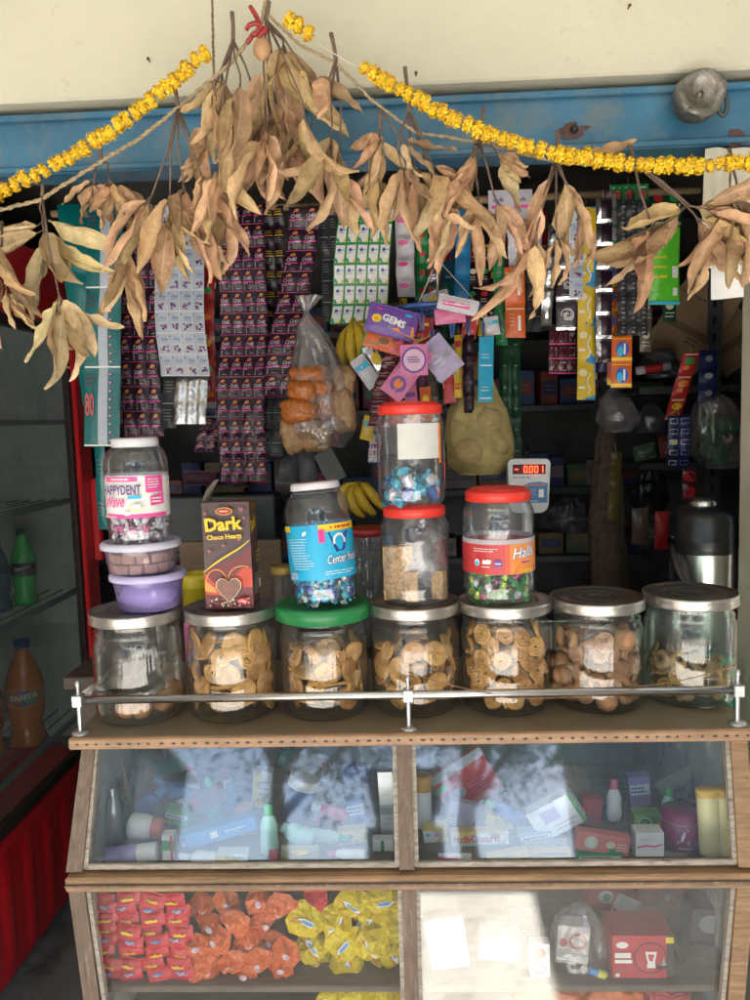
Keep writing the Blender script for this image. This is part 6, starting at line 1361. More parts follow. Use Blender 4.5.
for a in (([(378, 604, 618), (388, 610, 614), (398, 600, 628), (420, 598, 640), (432, 606, 630)], 2.2, bagc, 'empty crumpled clear bag under the orange and blue sachets', 11), ([(348, 652, 668), (356, 645, 675), (368, 640, 682), (378, 650, 678)], 2.4, baggr, 'dull plastic bag lying above the white roll', 12),
          ([(392, 705, 716), (400, 698, 730), (425, 694, 742), (455, 694, 742), (468, 706, 735)], 2.2, bagc, 'clear bag of small green packets at the right edge of the shop', 13), ([(425, 600, 612), (440, 596, 616), (480, 592, 622), (540, 590, 626), (590, 592, 628)], 2.3, M('brown net of dried goods', (.10, .065, .045), .8, var=.4, scale=60, bump=.8), 'long dark brown net bag hanging in the gloom', 14),
          ([(405, 645, 655), (418, 636, 668), (432, 638, 668)], 2.4, baggr, 'small crumpled grey bag in front of the right rack', 15), ([(470, 640, 660), (490, 630, 668), (515, 634, 664)], 2.4, M('black bag', (.01, .01, .011), .35, bump=.6), 'black plastic bag hanging left of the flask', 16)):
    solo(bag(a[0], a[1], a[2], seed=a[4], wr=.14), 'plastic_bag', a[3], 'bag')
proto_mesh('greenpk', (lambda q: q[0])(packet(.035, .03, .014, F_GRN, 3, 6)))
rg = random.Random(8)
for i in range(12): inst('greenpk', 'green_packet', 'small green packet inside the clear bag at the right edge', 'packet', 'green packets in the clear bag', Matrix.Translation(P(704 + rg.uniform(0, 28), 420 + i * 3.6, 2.2 + rg.uniform(-.02, .02))) @ Matrix.Rotation(rg.uniform(0, 6), 4, 'Y') @ fr((0, 0, 0), (1, 0, 0), z=(0, -1, 0)))
strip('slanting red and green snack packets hanging before the right rack', 684, 352, 700, 420, 1, 3, F_RED, (lambda d, w, h, rnd, c, r: (d.ell(w * .5, h * .6, w * .32, h * .16, [GREEN, ORANGE, YEL][r]), d.ell(w * .4, h * .3, w * .2, h * .1, ORANGE), d.rect(w * .1, h * .85, w * .9, h * .92, CREAM, 2))), Y=2.15, sx=-20, seed=70, nq=(6, 8))
strip('dark blue bottle cap strip hanging on the right rack upright', 700, 350, 718, 402, 1, 3, F_BLU2, (lambda d, w, h, rnd, c, r: d.ell(w * .5, h * .5, w * .22, h * .18, GREY)), Y=2.2, sx=-3, seed=71)
strip('blister strip with pale squares hanging left of the flask', 668, 416, 690, 468, 2, 5, F_BLU2, (lambda d, w, h, rnd, c, r: d.rect(w * .15, h * .25, w * .85, h * .75, [CREAM, LILAC][c], 2)), Y=2.1, sx=-1, seed=72)
strip('red round sweets pack below the pale square blister', 682, 468, 696, 500, 1, 2, F_MAR, (lambda d, w, h, rnd, c, r: d.ell(w * .5, h * .5, w * .45, h * .35, RED, 14)), Y=2.12, seed=73)
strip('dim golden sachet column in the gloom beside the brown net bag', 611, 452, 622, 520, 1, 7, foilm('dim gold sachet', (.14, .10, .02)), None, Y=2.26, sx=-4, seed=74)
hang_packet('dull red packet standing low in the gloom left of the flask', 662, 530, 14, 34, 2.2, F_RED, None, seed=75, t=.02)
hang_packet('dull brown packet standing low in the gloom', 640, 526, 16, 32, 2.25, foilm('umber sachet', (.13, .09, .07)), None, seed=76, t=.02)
# cloth at the top right
clo = M('cream cloth', (.60, .56, .46), .85, var=.06, scale=5, bump=.3)
ca = P(706, 150, 1.46); k = PPX(1.46)
def cl(u, v):
    p = P(706 + u * 46 - (1 - v) * 4 * (u < .5), 148 + (1 - v) * (112 + 22 * u + 3 * math.sin(u * 9)), 1.485); return p + Vector((0, .012 * math.sin(u * 11 + v * 2) * (.3 + .7 * (1 - v)), 0))
g = MB(); g.grid(cl, 16, 14, clo); solo(g, 'hanging_cloth', 'cream cloth hanging from the shutter box beside the right pier', 'cloth')
g = MB(); g.grid(lambda u, v: P(711 + u * 32, 300 - v * 50 - u * 3, 1.495) + Vector((0, .003 * math.sin(u * 5), 0)), 6, 6, col('white paper sheet', (.72, .72, .72), .7)); solo(g, 'paper_sheet', 'white paper sheet showing under the cream cloth', 'paper')

# ================================================================== red drinks fridge on the left
XF = P(88, 560, 2.62).x; YF0, YF1 = 1.80, 2.66; ZF = 2.02
fred = M('red enamel', (.66, .014, .022), .3, var=.12, scale=5, coat=.4); fin = M('fridge liner', (.72, .80, .78), .6, var=.15, scale=5); fgas = M('dark door gasket', (.03, .02, .02), .6)
zh = P(45, 318, 2.3).z; zbt = (P(4, 815, 2.05).z + P(70, 748, 2.55).z) / 2
F = thing('drinks_fridge', 'tall red glass-door drinks fridge standing at the left inside the shop', 'fridge', (XF - .3, (YF0 + YF1) / 2, 0))
g = MB(); ym = (YF0 + YF1) / 2; dy = YF1 - YF0
g.box((XF - .62, ym, ZF / 2), (.03, dy, ZF - .02), fin); g.box((XF - .32, YF1 - .015, (ZF + zbt) / 2), (.58, .03, ZF - zbt), fin); g.box((XF - .32, YF0 + .015, (ZF + zbt) / 2), (.58, .03, ZF - zbt), fred); g.box((XF - .32, ym, ZF - .02), (.60, dy, .03), fred); part(g, 'body', F)
g = MB(); zb0 = .06
def rib(u, v):
    y = YF0 + dy * u; s = max(0, math.sin(u * 2 * math.pi * 7)) ** .6; e = min(1, v * 6, (1 - v) * 5); return Vector((XF + .007 * s * e, y, zb0 + (zbt - .04 - zb0) * v))
g.grid(rib, 84, 12, fred); g.box((XF - .012, ym, zbt - .018), (.05, dy, .036), fred, ch=.004); g.box((XF - .33, ym, zb0 / 2 + .0), (.5, dy - .1, zb0), fgas); g.box((XF - .32, YF1 - .01, (zbt + zb0) / 2 - .02), (.60, .02, zbt - zb0 - .04), fred); part(g, 'base', F)
g = MB(); g.box((XF + .0, ym, (zh + ZF) / 2), (.045, dy, ZF - zh), fred, ch=.005); part(g, 'header', F)
D_ = MB(); fw_ = .040
for yy, fq in ((YF0 + fw_ / 2, fw_), (YF1 - .05, .10)): D_.box((XF + .004, yy, (zh + zbt) / 2), (.034, fq, zh - zbt - .004), fred, ch=.004)
D_.box((XF - .002, YF1 - .112, (zh + zbt) / 2), (.02, .022, zh - zbt - .01), fgas)
for zz in (zbt + .02, zh - .02): D_.box((XF + .002, ym, zz), (.026, dy - 2 * fw_ - .004, .032), fgas, ch=.003)
door = part(D_, 'door', F)
fgl = glassmat('fridge door glass', tint=(.80, .88, .86), base=.05, gloss_rough=.03, dust=.13, dustcol=(.46, .54, .50), edge=(.5, .55, .55))  # dust film strengthened as a painted haze that lightens the dim fridge
g = MB(); g.add([(XF, YF0 + fw_, zbt + .02), (XF, YF1 - fw_, zbt + .02), (XF, YF1 - fw_, zh - .02), (XF, YF0 + fw_, zh - .02)], [(0, 1, 2, 3)], fgl); part(g, 'glass', door)
hx = P(92, 520, 2.62); g = MB(); g.box((XF + .034, YF1 - .024, P(92, 520, 2.62).z), (.03, .026, .28), fred, ch=.006); part(g, 'handle', door)
g = MB(); q = P(93, 500, 2.6); g.tube([(XF + .05, YF1 - .02, q.z), (XF + .085, YF1 - .04, q.z + .015), (XF + .10, YF1 - .05, q.z - .0), (XF + .07, YF1 - .03, q.z - .014)], .0018, zincm, 6); part(g, 'wire_loop', door)
shw_ = M('wire shelf', (.30, .34, .34), .4, metal=.4)
SZ = [P(26, 603, 2.40).z, P(22, 738, 2.36).z, P(26, 505, 2.40).z, P(26, 420, 2.4).z]
for z in SZ:
    g = MB(); g.box((XF - .045, ym, z - .008), (.012, dy - .08, .016), shw_)
    for i in range(12): g.tube([(XF - .05 - i * .045, YF0 + .04, z - .006), (XF - .05 - i * .045, YF1 - .04, z - .006)], .003, shw_, 5)
    part(g, 'shelf', F)
def soda(px, z, Y, r, h, liquid, capm, label, lab=None, txt=None, lvl=.9):
    c = P(px, 600, Y); t = thing('drink_bottle', label, 'bottle', (c.x, Y, z)); T = Matrix.Translation((c.x, Y, z + .001)) @ Matrix.Rotation(R(24), 4, 'Z')
    pr = [(0, .006), (r * .6, .002), (r * .9, .0), (r, .012), (r * .93, h * .10), (r * .80, h * .2), (r * .96, h * .3), (r, h * .38), (r, h * .58), (r * .9, h * .66), (r * .7, h * .76), (r * .36, h * .88), (r * .30, h * .94)]
    g = MB(); g.lathe(pr, liquid, 28, T=T, fn=lambda a, q, zz: (q * (1 + .04 * math.cos(a * 5)) if zz < h * .1 else q, zz)); part(g, 'body', t)
    g = MB(); g.lathe([(r * .40, h * .92), (r * .42, h * .93), (r * .42, h * .99), (0, h)], capm, 20, T=T); part(g, 'cap', t)
    if lab:
        g = MB(); g.lathe([(r * 1.012, h * .39), (r * 1.012, h * .57)], lab, 28, T=T); d = Des(); txt(d, r, h); d.put(g, cyl_fn((0, 0, 0), r * 1.014, T=T)); part(g, 'label', t)
grl = M('green bottle', (.02, .60, .12), .12, var=.2, scale=9, coat=.6); oral = M('orange drink', (.62, .15, .02), .15, var=.15, scale=6, coat=.6); brl = M('pale top of bottle', (.2, .1, .05), .2)
soda(26, SZ[0], 2.38, .036, .235, grl, M('green cap', (.01, .10, .04), .4), 'green soda bottle standing on the upper fridge shelf', col('dark label', (.02, .06, .06)), lambda d, r, h: (d.txt('Sprite', -r * .7, h * .45, r * 1.4, h * .06, WHITE, .02, rot=.2),))
soda(18, SZ[1], 2.32, .055, .325, oral, M('blue cap', (.01, .04, .22), .4), 'large orange soda bottle standing on the lower fridge shelf', col('orange label', (.5, .16, .02)), lambda d, r, h: (d.ell(0, h * .48, r * .85, h * .07, BLUE, 18), d.ell(r * .3, h * .46, r * .3, h * .03, GREEN), d.txt('FANTA', -r * .75, h * .455, r * 1.5, h * .055, WHITE, .05, rot=.08)))
soda(-26, SZ[1], 2.22, .055, .30, oral, M('blue cap', (.01, .04, .22), .4), 'orange soda bottle cut off by the left edge of the photo', col('orange label', (.5, .16, .02)), lambda d, r, h: d.rect(-r * .6, h * .45, r * .6, h * .5, WHITE, 3))
soda(0, SZ[0], 2.3, .034, .22, M('dark blue bottle', (.01, .05, .12), .15, coat=.6), M('blue cap', (.01, .04, .22), .4), 'dark blue bottle at the left edge beside the green soda bottle')

GL = [(560, 452, 26, 20, 'plum'), (588, 448, 22, 26, 'navy'), (556, 520, 34, 18, 'mustard'), (645, 452, 22, 14, 'green'), (668, 446, 18, 20, 'red'), (728, 448, 22, 18, 'grey'), (652, 532, 26, 16, 'slate'), (724, 530, 26, 24, 'plum'), (590, 524, 20, 30, 'green'), (540, 455, 14, 24, 'grey')]
for i, (px, py, wp, hp, cn) in enumerate(GL):
    if i in (0, 1, 2, 8, 9): continue
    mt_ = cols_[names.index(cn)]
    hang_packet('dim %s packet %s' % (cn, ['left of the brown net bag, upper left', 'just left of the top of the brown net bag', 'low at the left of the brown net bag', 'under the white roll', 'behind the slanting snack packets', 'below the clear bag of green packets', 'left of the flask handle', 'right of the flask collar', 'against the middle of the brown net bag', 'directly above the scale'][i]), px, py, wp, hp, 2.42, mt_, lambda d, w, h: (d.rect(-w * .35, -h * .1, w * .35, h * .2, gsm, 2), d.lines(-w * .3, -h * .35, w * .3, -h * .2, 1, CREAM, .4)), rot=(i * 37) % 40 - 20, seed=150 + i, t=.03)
for i, (rows, lb) in enumerate((([(498, 560, 580), (506, 552, 590), (520, 548, 596), (532, 554, 590)], 'grey crumpled bag lying on the rack right of the scale'), ([(440, 500, 520), (450, 494, 528), (466, 494, 530)], 'dull bag just above the scale'), ([(528, 214, 240), (536, 206, 250), (546, 208, 250)], 'blue grey crumpled bag above the plywood board'))):
    solo(bag(rows, 2.7 - .2 * (i == 2), baggr, seed=60 + i, wr=.2), 'plastic_bag', lb, 'bag')
# ================================================================== goods inside the glass cabinet
def goods_T(px, py, Y, roll=0, yaw=0, pitch=0): return Matrix.Translation(P(px, py, Y)) @ Matrix.Rotation(R(yaw), 4, 'Z') @ Matrix.Rotation(R(pitch), 4, 'X') @ fr((0, 0, 0), (1, 0, 0), z=(0, -1, 0)) @ Matrix.Rotation(R(roll), 4, 'Z')
def seat_Y(px, py, wp, hp, roll, Y, extra=0.0):
    """depth at which a thing whose lowest point shows at this pixel stands on its shelf"""
    a = R(roll); low = py + abs(math.cos(a)) * hp / 2 + abs(math.sin(a)) * wp / 2
    z, y0, y1 = (ZS1, 1.268, 1.56) if py < 880 else (ZS2, 1.262, 1.5)
    return min(y1, max(y0 + extra, PZ(px, low, z).y))
def carton(label, px, py, wp, hp, dp, Y, mat, des=None, roll=0, yaw=0, pitch=0, name='carton', cat='box', side=None, ch=.0006):
    Y = seat_Y(px, py, wp, hp, roll, Y, abs(math.sin(R(yaw))) * wp * .0008); k = PPX(Y); w_, h_ = wp * k, hp * k; T = goods_T(px, py, Y, roll, yaw, pitch); g = MB(T=T)
    g.box((0, 0, -dp / 2), (w_, h_, dp), mat, ch=ch)
    if des: d = Des(); des(d, w_, h_); d.put(g, lambda u, v, h: Vector((u, v, h)))
    if side: d = Des(); side(d, h_, dp); d.put(g, lambda u, v, h: Vector((w_ / 2 + h, u, -dp / 2 + v)))
    return solo(g, name, label, cat)
def bottle(label, px, py, rp, lp, Y, mat, capm, roll=0, cap=.2, shape=None, des=None, name='bottle', cat='bottle', flat=.65, pitch=0):
    """axis along local y, centred on the pixel; rp radius and lp length in pixels"""
    Y = seat_Y(px, py, rp * 2, lp, roll, Y, rp * .0016 * flat) ; k = PPX(Y); r, L = rp * k, lp * k; T = goods_T(px, py, Y, roll, 0, pitch); t = thing(name, label, cat, T.translation)
    A = T @ Matrix.Translation((0, -L / 2, 0)) @ Matrix.Scale(flat, 4, (0, 0, 1)) @ Matrix.Rotation(R(-90), 4, 'X')
    pr = shape or [(0, .001), (.75, 0), (.95, .03), (1, .1), (1, .6), (.9, .75), (.6, .88), (.42, .94), (.40, 1 - cap * .3)]
    b = [(a * r, z * L * (1 - cap)) for a, z in pr]; g = MB(); g.lathe(b, mat, 26, T=A); part(g, 'body', t)
    e = b[-1][0] * 1.1; g = MB(); g.lathe([(e, L * (1 - cap) - .002), (e, L * .985), (e * .9, L), (0, L)], capm, 22, T=A); part(g, 'cap', t)
    if des:
        g = MB(); d = Des(); des(d, r, L)
        g2 = lambda u, v, h: A @ Vector((((r + h) * math.sin(u / r)), -(r + h) * math.cos(u / r), v)); 
        d.put(g, lambda u, v, h: A @ Vector(((r + h + .0004) * math.sin(u / r), (r + h + .0004) * math.cos(u / r), v)), .0003); part(g, 'label', t)
    return t
G = lambda n, c, r=.4, **k: M(n, c, r, var=.08, scale=30, **k)
tanb, wht, silv, purpl, aqua, bluem = G('tan carton', (.42, .33, .20)), G('white carton', (.76, .76, .76)), M('silver carton', (.5, .5, .52), .3, metal=.7), G('lavender plastic', (.30, .24, .50)), G('aqua plastic', (.38, .70, .60)), G('blue plastic', (.02, .16, .48))
salm, mgt, yelp, redp = G('salmon carton', (.62, .18, .15)), G('magenta tin', (.24, .02, .10), .3, coat=.4), G('yellow carton', (.62, .50, .10)), G('red pack', (.45, .015, .03), .3)
grnc, pnkc, pcap, gcap, ycap, rcap, bcap = G('green cap plastic', (.03, .35, .08)), G('pink cap plastic', (.6, .10, .18)), G('coral cap', (.60, .14, .11)), G('gold cap', (.50, .26, .04)), G('amber cap', (.62, .36, .02)), G('crimson cap', (.42, .02, .05)), G('blue cap plastic', (.03, .25, .60))
carton('tall tan carton with a red round mark leaning in the upper left pane', 121, 786, 15, 68, .03, 1.40, tanb, lambda d, w, h: (d.ell(-w * .1, h * .42, w * .3, h * .06, RED), [d.ell(w * .1, h * (.3 - .13 * i), w * .14, h * .02, GREEN) for i in range(6)]), roll=9, yaw=25)
carton('narrow white carton beside the silver can at the left end of the upper pane', 100, 811, 9, 35, .02, 1.36, wht, lambda d, w, h: d.lines(-w * .3, -h * .3, w * .3, h * .3, 5, GREY, .2), roll=1)
bottle('silver can standing behind the narrow white carton', 114, 815, 8, 60, 1.44, silv, silv, cap=.1, flat=1)
bottle('white bottle lying with its coral cap towards the glass', 146, 827, 13.5, 36, 1.36, wht, pcap, roll=-96, cap=.30, flat=.9, shape=[(0, .001), (.8, 0), (1, .12), (1, .7), (.85, .95), (.70, 1)])
bottle('lavender and white tube lying at the bottom left of the upper pane', 132, 854, 10, 56, 1.33, purpl, wht, roll=-84, cap=.35, flat=.8, shape=[(0, 0), (.95, 0), (1, .1), (1, .9), (.9, 1)])
carton('brown and white carton pointing into the cabinet, left of centre', 196, 803, 60, 19, .03, 1.42, G('dull brown carton', (.20, .12, .10)), lambda d, w, h: (d.rect(-w * .5, -h * .5, -w * .28, h * .5, WHITE, 1), d.rect(-w * .46, -h * .2, -w * .32, h * .2, PINK), d.rect(-w * .2, -h * .1, w * .1, h * .2, RED)), roll=27, yaw=-30)
bottle('blue bottle lying with its light cap forward, upper left pane', 172, 790, 11, 44, 1.46, bluem, bcap, roll=60, cap=.25)
bottle('second blue bottle lying behind the brown carton', 152, 800, 10, 38, 1.50, bluem, bcap, roll=-50, cap=.25)
bottle('blue bottle with a pale round cap near the middle of the upper left pane', 230, 797, 9, 30, 1.44, bluem, bcap, roll=0, cap=.3)
carton('green and white carton standing low behind the blue toothpaste box', 168, 848, 13, 28, .02, 1.36, wht, lambda d, w, h: (d.rect(-w * .5, -h * .1, w * .5, h * .3, GREEN), d.rect(w * .2, -h * .5, w * .4, h * .5, RED)))
carton('long blue toothpaste carton rising to the right with a lettered cap end', 218, 834, 84, 15, .03, 1.35, G('bright blue carton', (.03, .26, .60)), lambda d, w, h: (d.rect(-w * .5, -h * .5, -w * .42, h * .5, BLUE), d.txt('ORAL', -w * .49, -h * .2, w * .06, h * .3, WHITE, .02), d.rect(w * -.1, -h * .2, w * .0, h * .25, WHITE), d.lines(w * .1, -h * .1, w * .4, h * .2, 1, WHITE, .4)), roll=16)
bottle('small white bottle lying under the blue toothpaste carton', 198, 858, 8, 40, 1.32, wht, wht, roll=84, cap=.25, flat=1)
bottle('dim round crimson cap bottle near the top of the upper left pane', 226, 778, 8, 20, 1.50, wht, rcap, roll=10, cap=.5, flat=1)
carton('teal carton high in the upper left pane behind the reflections', 168, 768, 44, 14, .03, 1.55, G('teal carton', (.03, .33, .28)), roll=12)
carton('small teal carton tilted near the white bag', 286, 758, 14, 22, .02, 1.48, G('teal carton', (.03, .33, .28)), roll=-35)
bottle('blue cylinder with a white lettered band standing tilted', 300, 797, 15, 46, 1.42, G('denim plastic', (.06, .16, .42)), wht, roll=-17, cap=.2, flat=.9, shape=[(0, 0), (1, 0), (1, .9), (1, 1)], des=lambda d, r, L: d.txt('TOPS', -r * .8, L * .84, r * 1.4, L * .1, BLUE, .03))
carton('grey hair oil carton with framed lettering and a yellow stripe', 308, 809, 29, 22, .02, 1.36, G('pale grey carton', (.45, .45, .43)), lambda d, w, h: (d.rect(-w * .5, -h * .5, -w * .25, h * .5, BLACK), d.txt('BOOST', -w * .46, -h * .4, h * .8, w * .1, YEL, .02, rot=1.57) if 0 else d.lines(-w * .46, -h * .3, -w * .3, h * .3, 3, YEL, .5), d.ring(w * .12, 0, w * .20, w * .23, GREY, 4, .785, 7.07), d.txt('HAIR', -w * .04, h * .04, w * .32, h * .2, GREY, .03), d.txt('OIL', -w * .04, -h * .26, w * .32, h * .2, GREY, .03), d.rect(w * .42, -h * .5, w * .5, h * .0, PINK)), roll=-17)
bsh = [(0, 0), (.7, 0), (.95, .05), (1, .25), (.9, .5), (.95, .7), (.7, .9), (.45, .97), (.44, 1)]
bottle('upright aqua bottle with a bright green cap and a yellow leaf mark', 269, 829, 10, 56, 1.37, aqua, grnc, roll=0, cap=.2, shape=bsh, des=lambda d, r, L: (d.ell(r * .3, L * .45, r * .4, L * .12, YEL), d.rect(-r * .0, L * .2, r * .7, L * .3, BLACK, 3)))
bottle('aqua bottle with a yellow oval label lying beside the upright one', 297, 834, 11.5, 36, 1.34, aqua, aqua, roll=62, cap=.12, shape=bsh, des=lambda d, r, L: (d.ell(-r * .1, L * .5, r * .62, L * .22, YEL, 18), d.ell(0, L * .55, r * .2, L * .08, GREEN)))
bottle('faint pale green bottle with a green cap lying to the right', 330, 837, 8, 42, 1.40, G('pale green plastic', (.40, .55, .42)), grnc, roll=-97, cap=.25, shape=bsh)
carton('tiny pink box at the foot of the upright aqua bottle', 273, 856, 9, 11, .01, 1.31, pnkc, None)
hang_packet('flat clear pack with a yellow print lying at the front of the shelf', 300, 852, 40, 15, 1.272, foilm('khaki film', (.32, .30, .16)), lambda d, w, h: (d.ell(0, h * .1, w * .25, h * .2, YEL), d.rect(-w * .4, -h * .3, w * .4, -h * .2, YEL, 3)), seed=81)
g = bag([(752, 296, 318), (762, 288, 330), (775, 284, 336), (790, 292, 330)], 1.47, bagc, seed=21, wr=.2); solo(g, 'plastic_bag', 'crumpled clear bag with pink bits high in the upper left pane', 'bag')
g = bag([(764, 346, 366), (770, 342, 370), (782, 346, 368), (788, 352, 362)], 1.46, M('blue bag', (.02, .06, .32), .35, bump=.7), seed=22, wr=.2); solo(g, 'plastic_bag', 'small crumpled blue bag behind the pane near the middle post', 'bag')
bottle('pink capped tube inside the clear bag', 326, 768, 6, 16, 1.45, pnkc, pnkc, roll=30, cap=.3)
carton('tall clear and silver carton standing against the middle post', 387, 806, 16, 74, .02, 1.38, silv, lambda d, w, h: (d.rect(-w * .45, h * .02, w * .45, h * .16, WHITE), d.lines(-w * .3, -h * .3, w * .3, 0, 4, GREY, .2)), roll=2)
carton('small white carton with a green mark at the foot of the silver one', 383, 846, 22, 12, .02, 1.33, wht, lambda d, w, h: d.rect(-w * .1, -h * .5, w * .05, h * .5, GREEN))
# right pane
bottle('white bottle with an orange band and a gold cap', 423, 800, 9, 56, 1.36, wht, gcap, roll=0, cap=.28, flat=.9, shape=[(0, 0), (.95, 0), (1, .05), (1, .85), (.95, 1)], des=lambda d, r, L: d.poly([(-r * 1.2, L * .5), (0, L * .42), (r * 1.2, L * .5), (r * 1.2, L * .72), (-r * 1.2, L * .72)], ORANGE))
carton('large flat red pack with a grey edge tilted in the right pane', 466, 783, 62, 52, .02, 1.46, redp, lambda d, w, h: (d.rect(-w * .5, h * .30, w * .5, h * .5, GREY), d.ell(-w * .2, -h * .1, w * .14, h * .12, gsm, 16), d.lines(0, -h * .3, w * .35, 0, 4, PINK, .3), d.rect(-w * .48, h * .1, -w * .3, h * .24, GREEN)), roll=30, yaw=8)
carton('pale lavender carton leaning under the large red pack', 461, 815, 28, 26, .02, 1.40, G('pale violet carton', (.42, .42, .55)), lambda d, w, h: (d.ell(0, h * .15, w * .25, h * .2, LILAC, 12), d.lines(-w * .4, -h * .4, w * .3, -h * .15, 2, WHITE, .3)), roll=-14)
carton('yellow and white soap carton with blue swirls at the left front', 435, 835, 26, 17, .025, 1.33, yelp, lambda d, w, h: (d.poly([(-w * .48, -h * .45), (w * .0, -h * .45), (w * .3, h * .1), (-w * .45, h * .3)], WHITE), d.ell(-w * .28, 0, w * .1, h * .14, CYAN, 10), d.ell(w * .12, 0, w * .16, h * .16, LILAC, 12)), roll=8, yaw=-10)
carton('yellow ointment carton with red ItchGuard lettering', 480, 839, 60, 15, .02, 1.31, G('lemon carton', (.66, .50, .14)), lambda d, w, h: (d.ell(w * .12, 0, w * .32, h * .40, WHITE, 26), d.txt('ItchGuard', -w * .46, -h * .26, w * .80, h * .56, RED, .04), d.ring(-w * .04, h * .0, w * .035, w * .055, CYAN, 14), d.rect(w * .44, -h * .5, w * .5, h * .5, WHITE), d.rect(-w * .5, -h * .5, w * .5, -h * .42, CYAN, 2)), roll=2)
carton('thin pink and white tube carton lying lowest at the left front', 455, 858, 35, 4.5, .01, 1.285, wht, lambda d, w, h: d.rect(-w * .5, -h * .4, w * .1, h * .4, PINK, 2), roll=-1)
carton('yellow and grey tube carton lying at the bottom', 508, 857, 44, 9, .015, 1.29, G('lemon carton', (.66, .50, .14)), lambda d, w, h: d.lines(-w * .4, -h * .3, w * .3, h * .3, 2, GREY, .5), roll=10)
carton('long yellow tube carton lying at the bottom, under the white carton', 548, 855, 48, 8, .015, 1.29, G('yellow tube', (.55, .42, .10)), lambda d, w, h: d.rect(-w * .4, 0, w * .4, h * .3, GREY, 2), roll=2)
carton('grey lettered tube carton behind the long yellow one', 546, 846, 44, 7, .015, 1.33, G('grey carton', (.25, .26, .28)), lambda d, w, h: d.lines(-w * .4, -h * .3, w * .3, h * .3, 1, CREAM, .5), roll=2)
carton('large white carton with a violet square tilted up to the right', 556, 818, 52, 34, .03, 1.39, wht, lambda d, w, h: (d.rect(-w * .25, -h * .05, w * .1, h * .35, LILAC), d.lines(-w * .1, -h * .4, w * .4, -h * .15, 2, GREY, .25), d.rect(w * .44, -h * .5, w * .5, h * .5, GREEN)), roll=32, yaw=-8)
g = bag([(764, 556, 574), (776, 542, 586), (792, 540, 588), (802, 552, 580)], 1.49, M('brown paper', (.30, .20, .12), .8, bump=.7), seed=25, wr=.2); solo(g, 'paper_bag', 'crumpled brown paper bag in the right pane', 'bag')
carton('salmon pink carton with a pale flower, tilted down to the right', 603, 844, 56, 20, .02, 1.32, salm, lambda d, w, h: (d.ell(-w * .22, 0, w * .13, h * .34, CREAM, 14), d.ell(-w * .22, 0, w * .07, h * .18, WHITE, 10), d.ell(w * .14, 0, w * .09, h * .2, CREAM, 10), d.lines(w * .25, -h * .3, w * .45, h * .2, 3, WHITE, .3), d.ell(w * .18, -h * .25, w * .06, h * .12, GREEN)), roll=-9)
carton('green and yellow soap carton lying on the white and pink carton', 648, 823, 28, 17, .03, 1.33, G('green soap carton', (.22, .42, .14)), lambda d, w, h: (d.ell(-w * .1, 0, w * .26, h * .36, WHITE, 18), d.ell(-w * .1, 0, w * .2, h * .28, GREEN, 16), d.lines(-w * .22, -h * .14, w * .04, h * .14, 2, WHITE, .4), d.poly([(w * .2, -h * .4), (w * .45, -h * .4), (w * .45, h * .4)], YEL)))
carton('white carton with a pink wave under the green soap carton', 650, 845, 29, 26, .03, 1.32, wht, lambda d, w, h: (d.band([(-w * .45, -h * .1), (-w * .15, -h * .02), (w * .15, -h * .06), (w * .45, h * .02)], h * .07, PINK), d.lines(-w * .35, h * .15, w * .1, h * .3, 2, GREY, .25)))
mt = M('steel rim', (.5, .5, .5), .3, metal=.9)
ct = P(683, 857, 1.30); r_ = 19.5 * PPX(1.30); t = thing('face_powder_tin', 'magenta round tin with a large white Z on it', 'tin', (ct.x, 1.315, ZS1)); T = Matrix.Translation((ct.x, 1.315, ZS1 + .0008)); hz = (857 - 821) * PPX(1.30)
g = MB(); g.lathe([(0, 0), (r_, 0), (r_, hz), (r_ * .98, hz), (r_ * .96, hz + .003), (0, hz + .003)], mgt, 40, T=T); part(g, 'body', t)
g = MB(); g.lathe([(r_ * 1.005, hz * .80), (r_ * 1.02, hz * .815), (r_ * 1.005, hz * .83)], mt, 40, T=T); d = Des(); d.txt('Z', -.016, hz * .26, .021, hz * .46, WHITE, .05); d.lines(-.013, hz * .12, .012, hz * .17, 1, WHITE, .5); d.put(g, cyl_fn((0, 0, 0), r_, T=T)); part(g, 'print', t)
tsh = [(0, 0), (.9, 0), (1, .03), (1, .5), (.98, .98), (.94, 1)]
ywt = G('cream tube', (.75, .66, .32))
for (px, lab, bar) in ((709, 'yellow-capped talc bottle with a barcode, the left of the pair', True), (727, 'yellow-capped talc bottle with an orange mark, the right of the pair', False)):
    bottle(lab, px, 821, 11.5, 72, 1.33 if bar else 1.36, ywt, ycap, roll=4 if bar else 1, cap=.10, flat=.7, shape=tsh, group=None) if False else bottle(lab, px, 821, 11.5, 72, 1.33 if bar else 1.36, ywt, ycap, roll=4 if bar else 1, cap=.10, flat=.7, shape=tsh, des=(lambda d, r, L: (d.rect(-r * 1.1, L * .5, r * 1.1, L * .88, WHITE, 6), d.lines(-r * .6, L * .58, r * .5, L * .82, 6, GREY, .2), d.rect(-r * .1, L * .30, r * .6, L * .46, WHITE, 3), [d.rect(-r * .05 + i * r * .08, L * .31, -r * .05 + i * r * .08 + r * .04, L * .45, BLACK) for i in range(8)], d.lines(-r * .7, L * .08, r * .5, L * .24, 3, CREAM, .3))) if bar else (lambda d, r, L: (d.rect(-r * 1.1, L * .55, r * 1.1, L * .88, WHITE, 6), d.ell(-r * .4, L * .62, r * .35, L * .03, ORANGE), d.ell(r * .2, L * .38, r * .35, L * .04, YEL))))
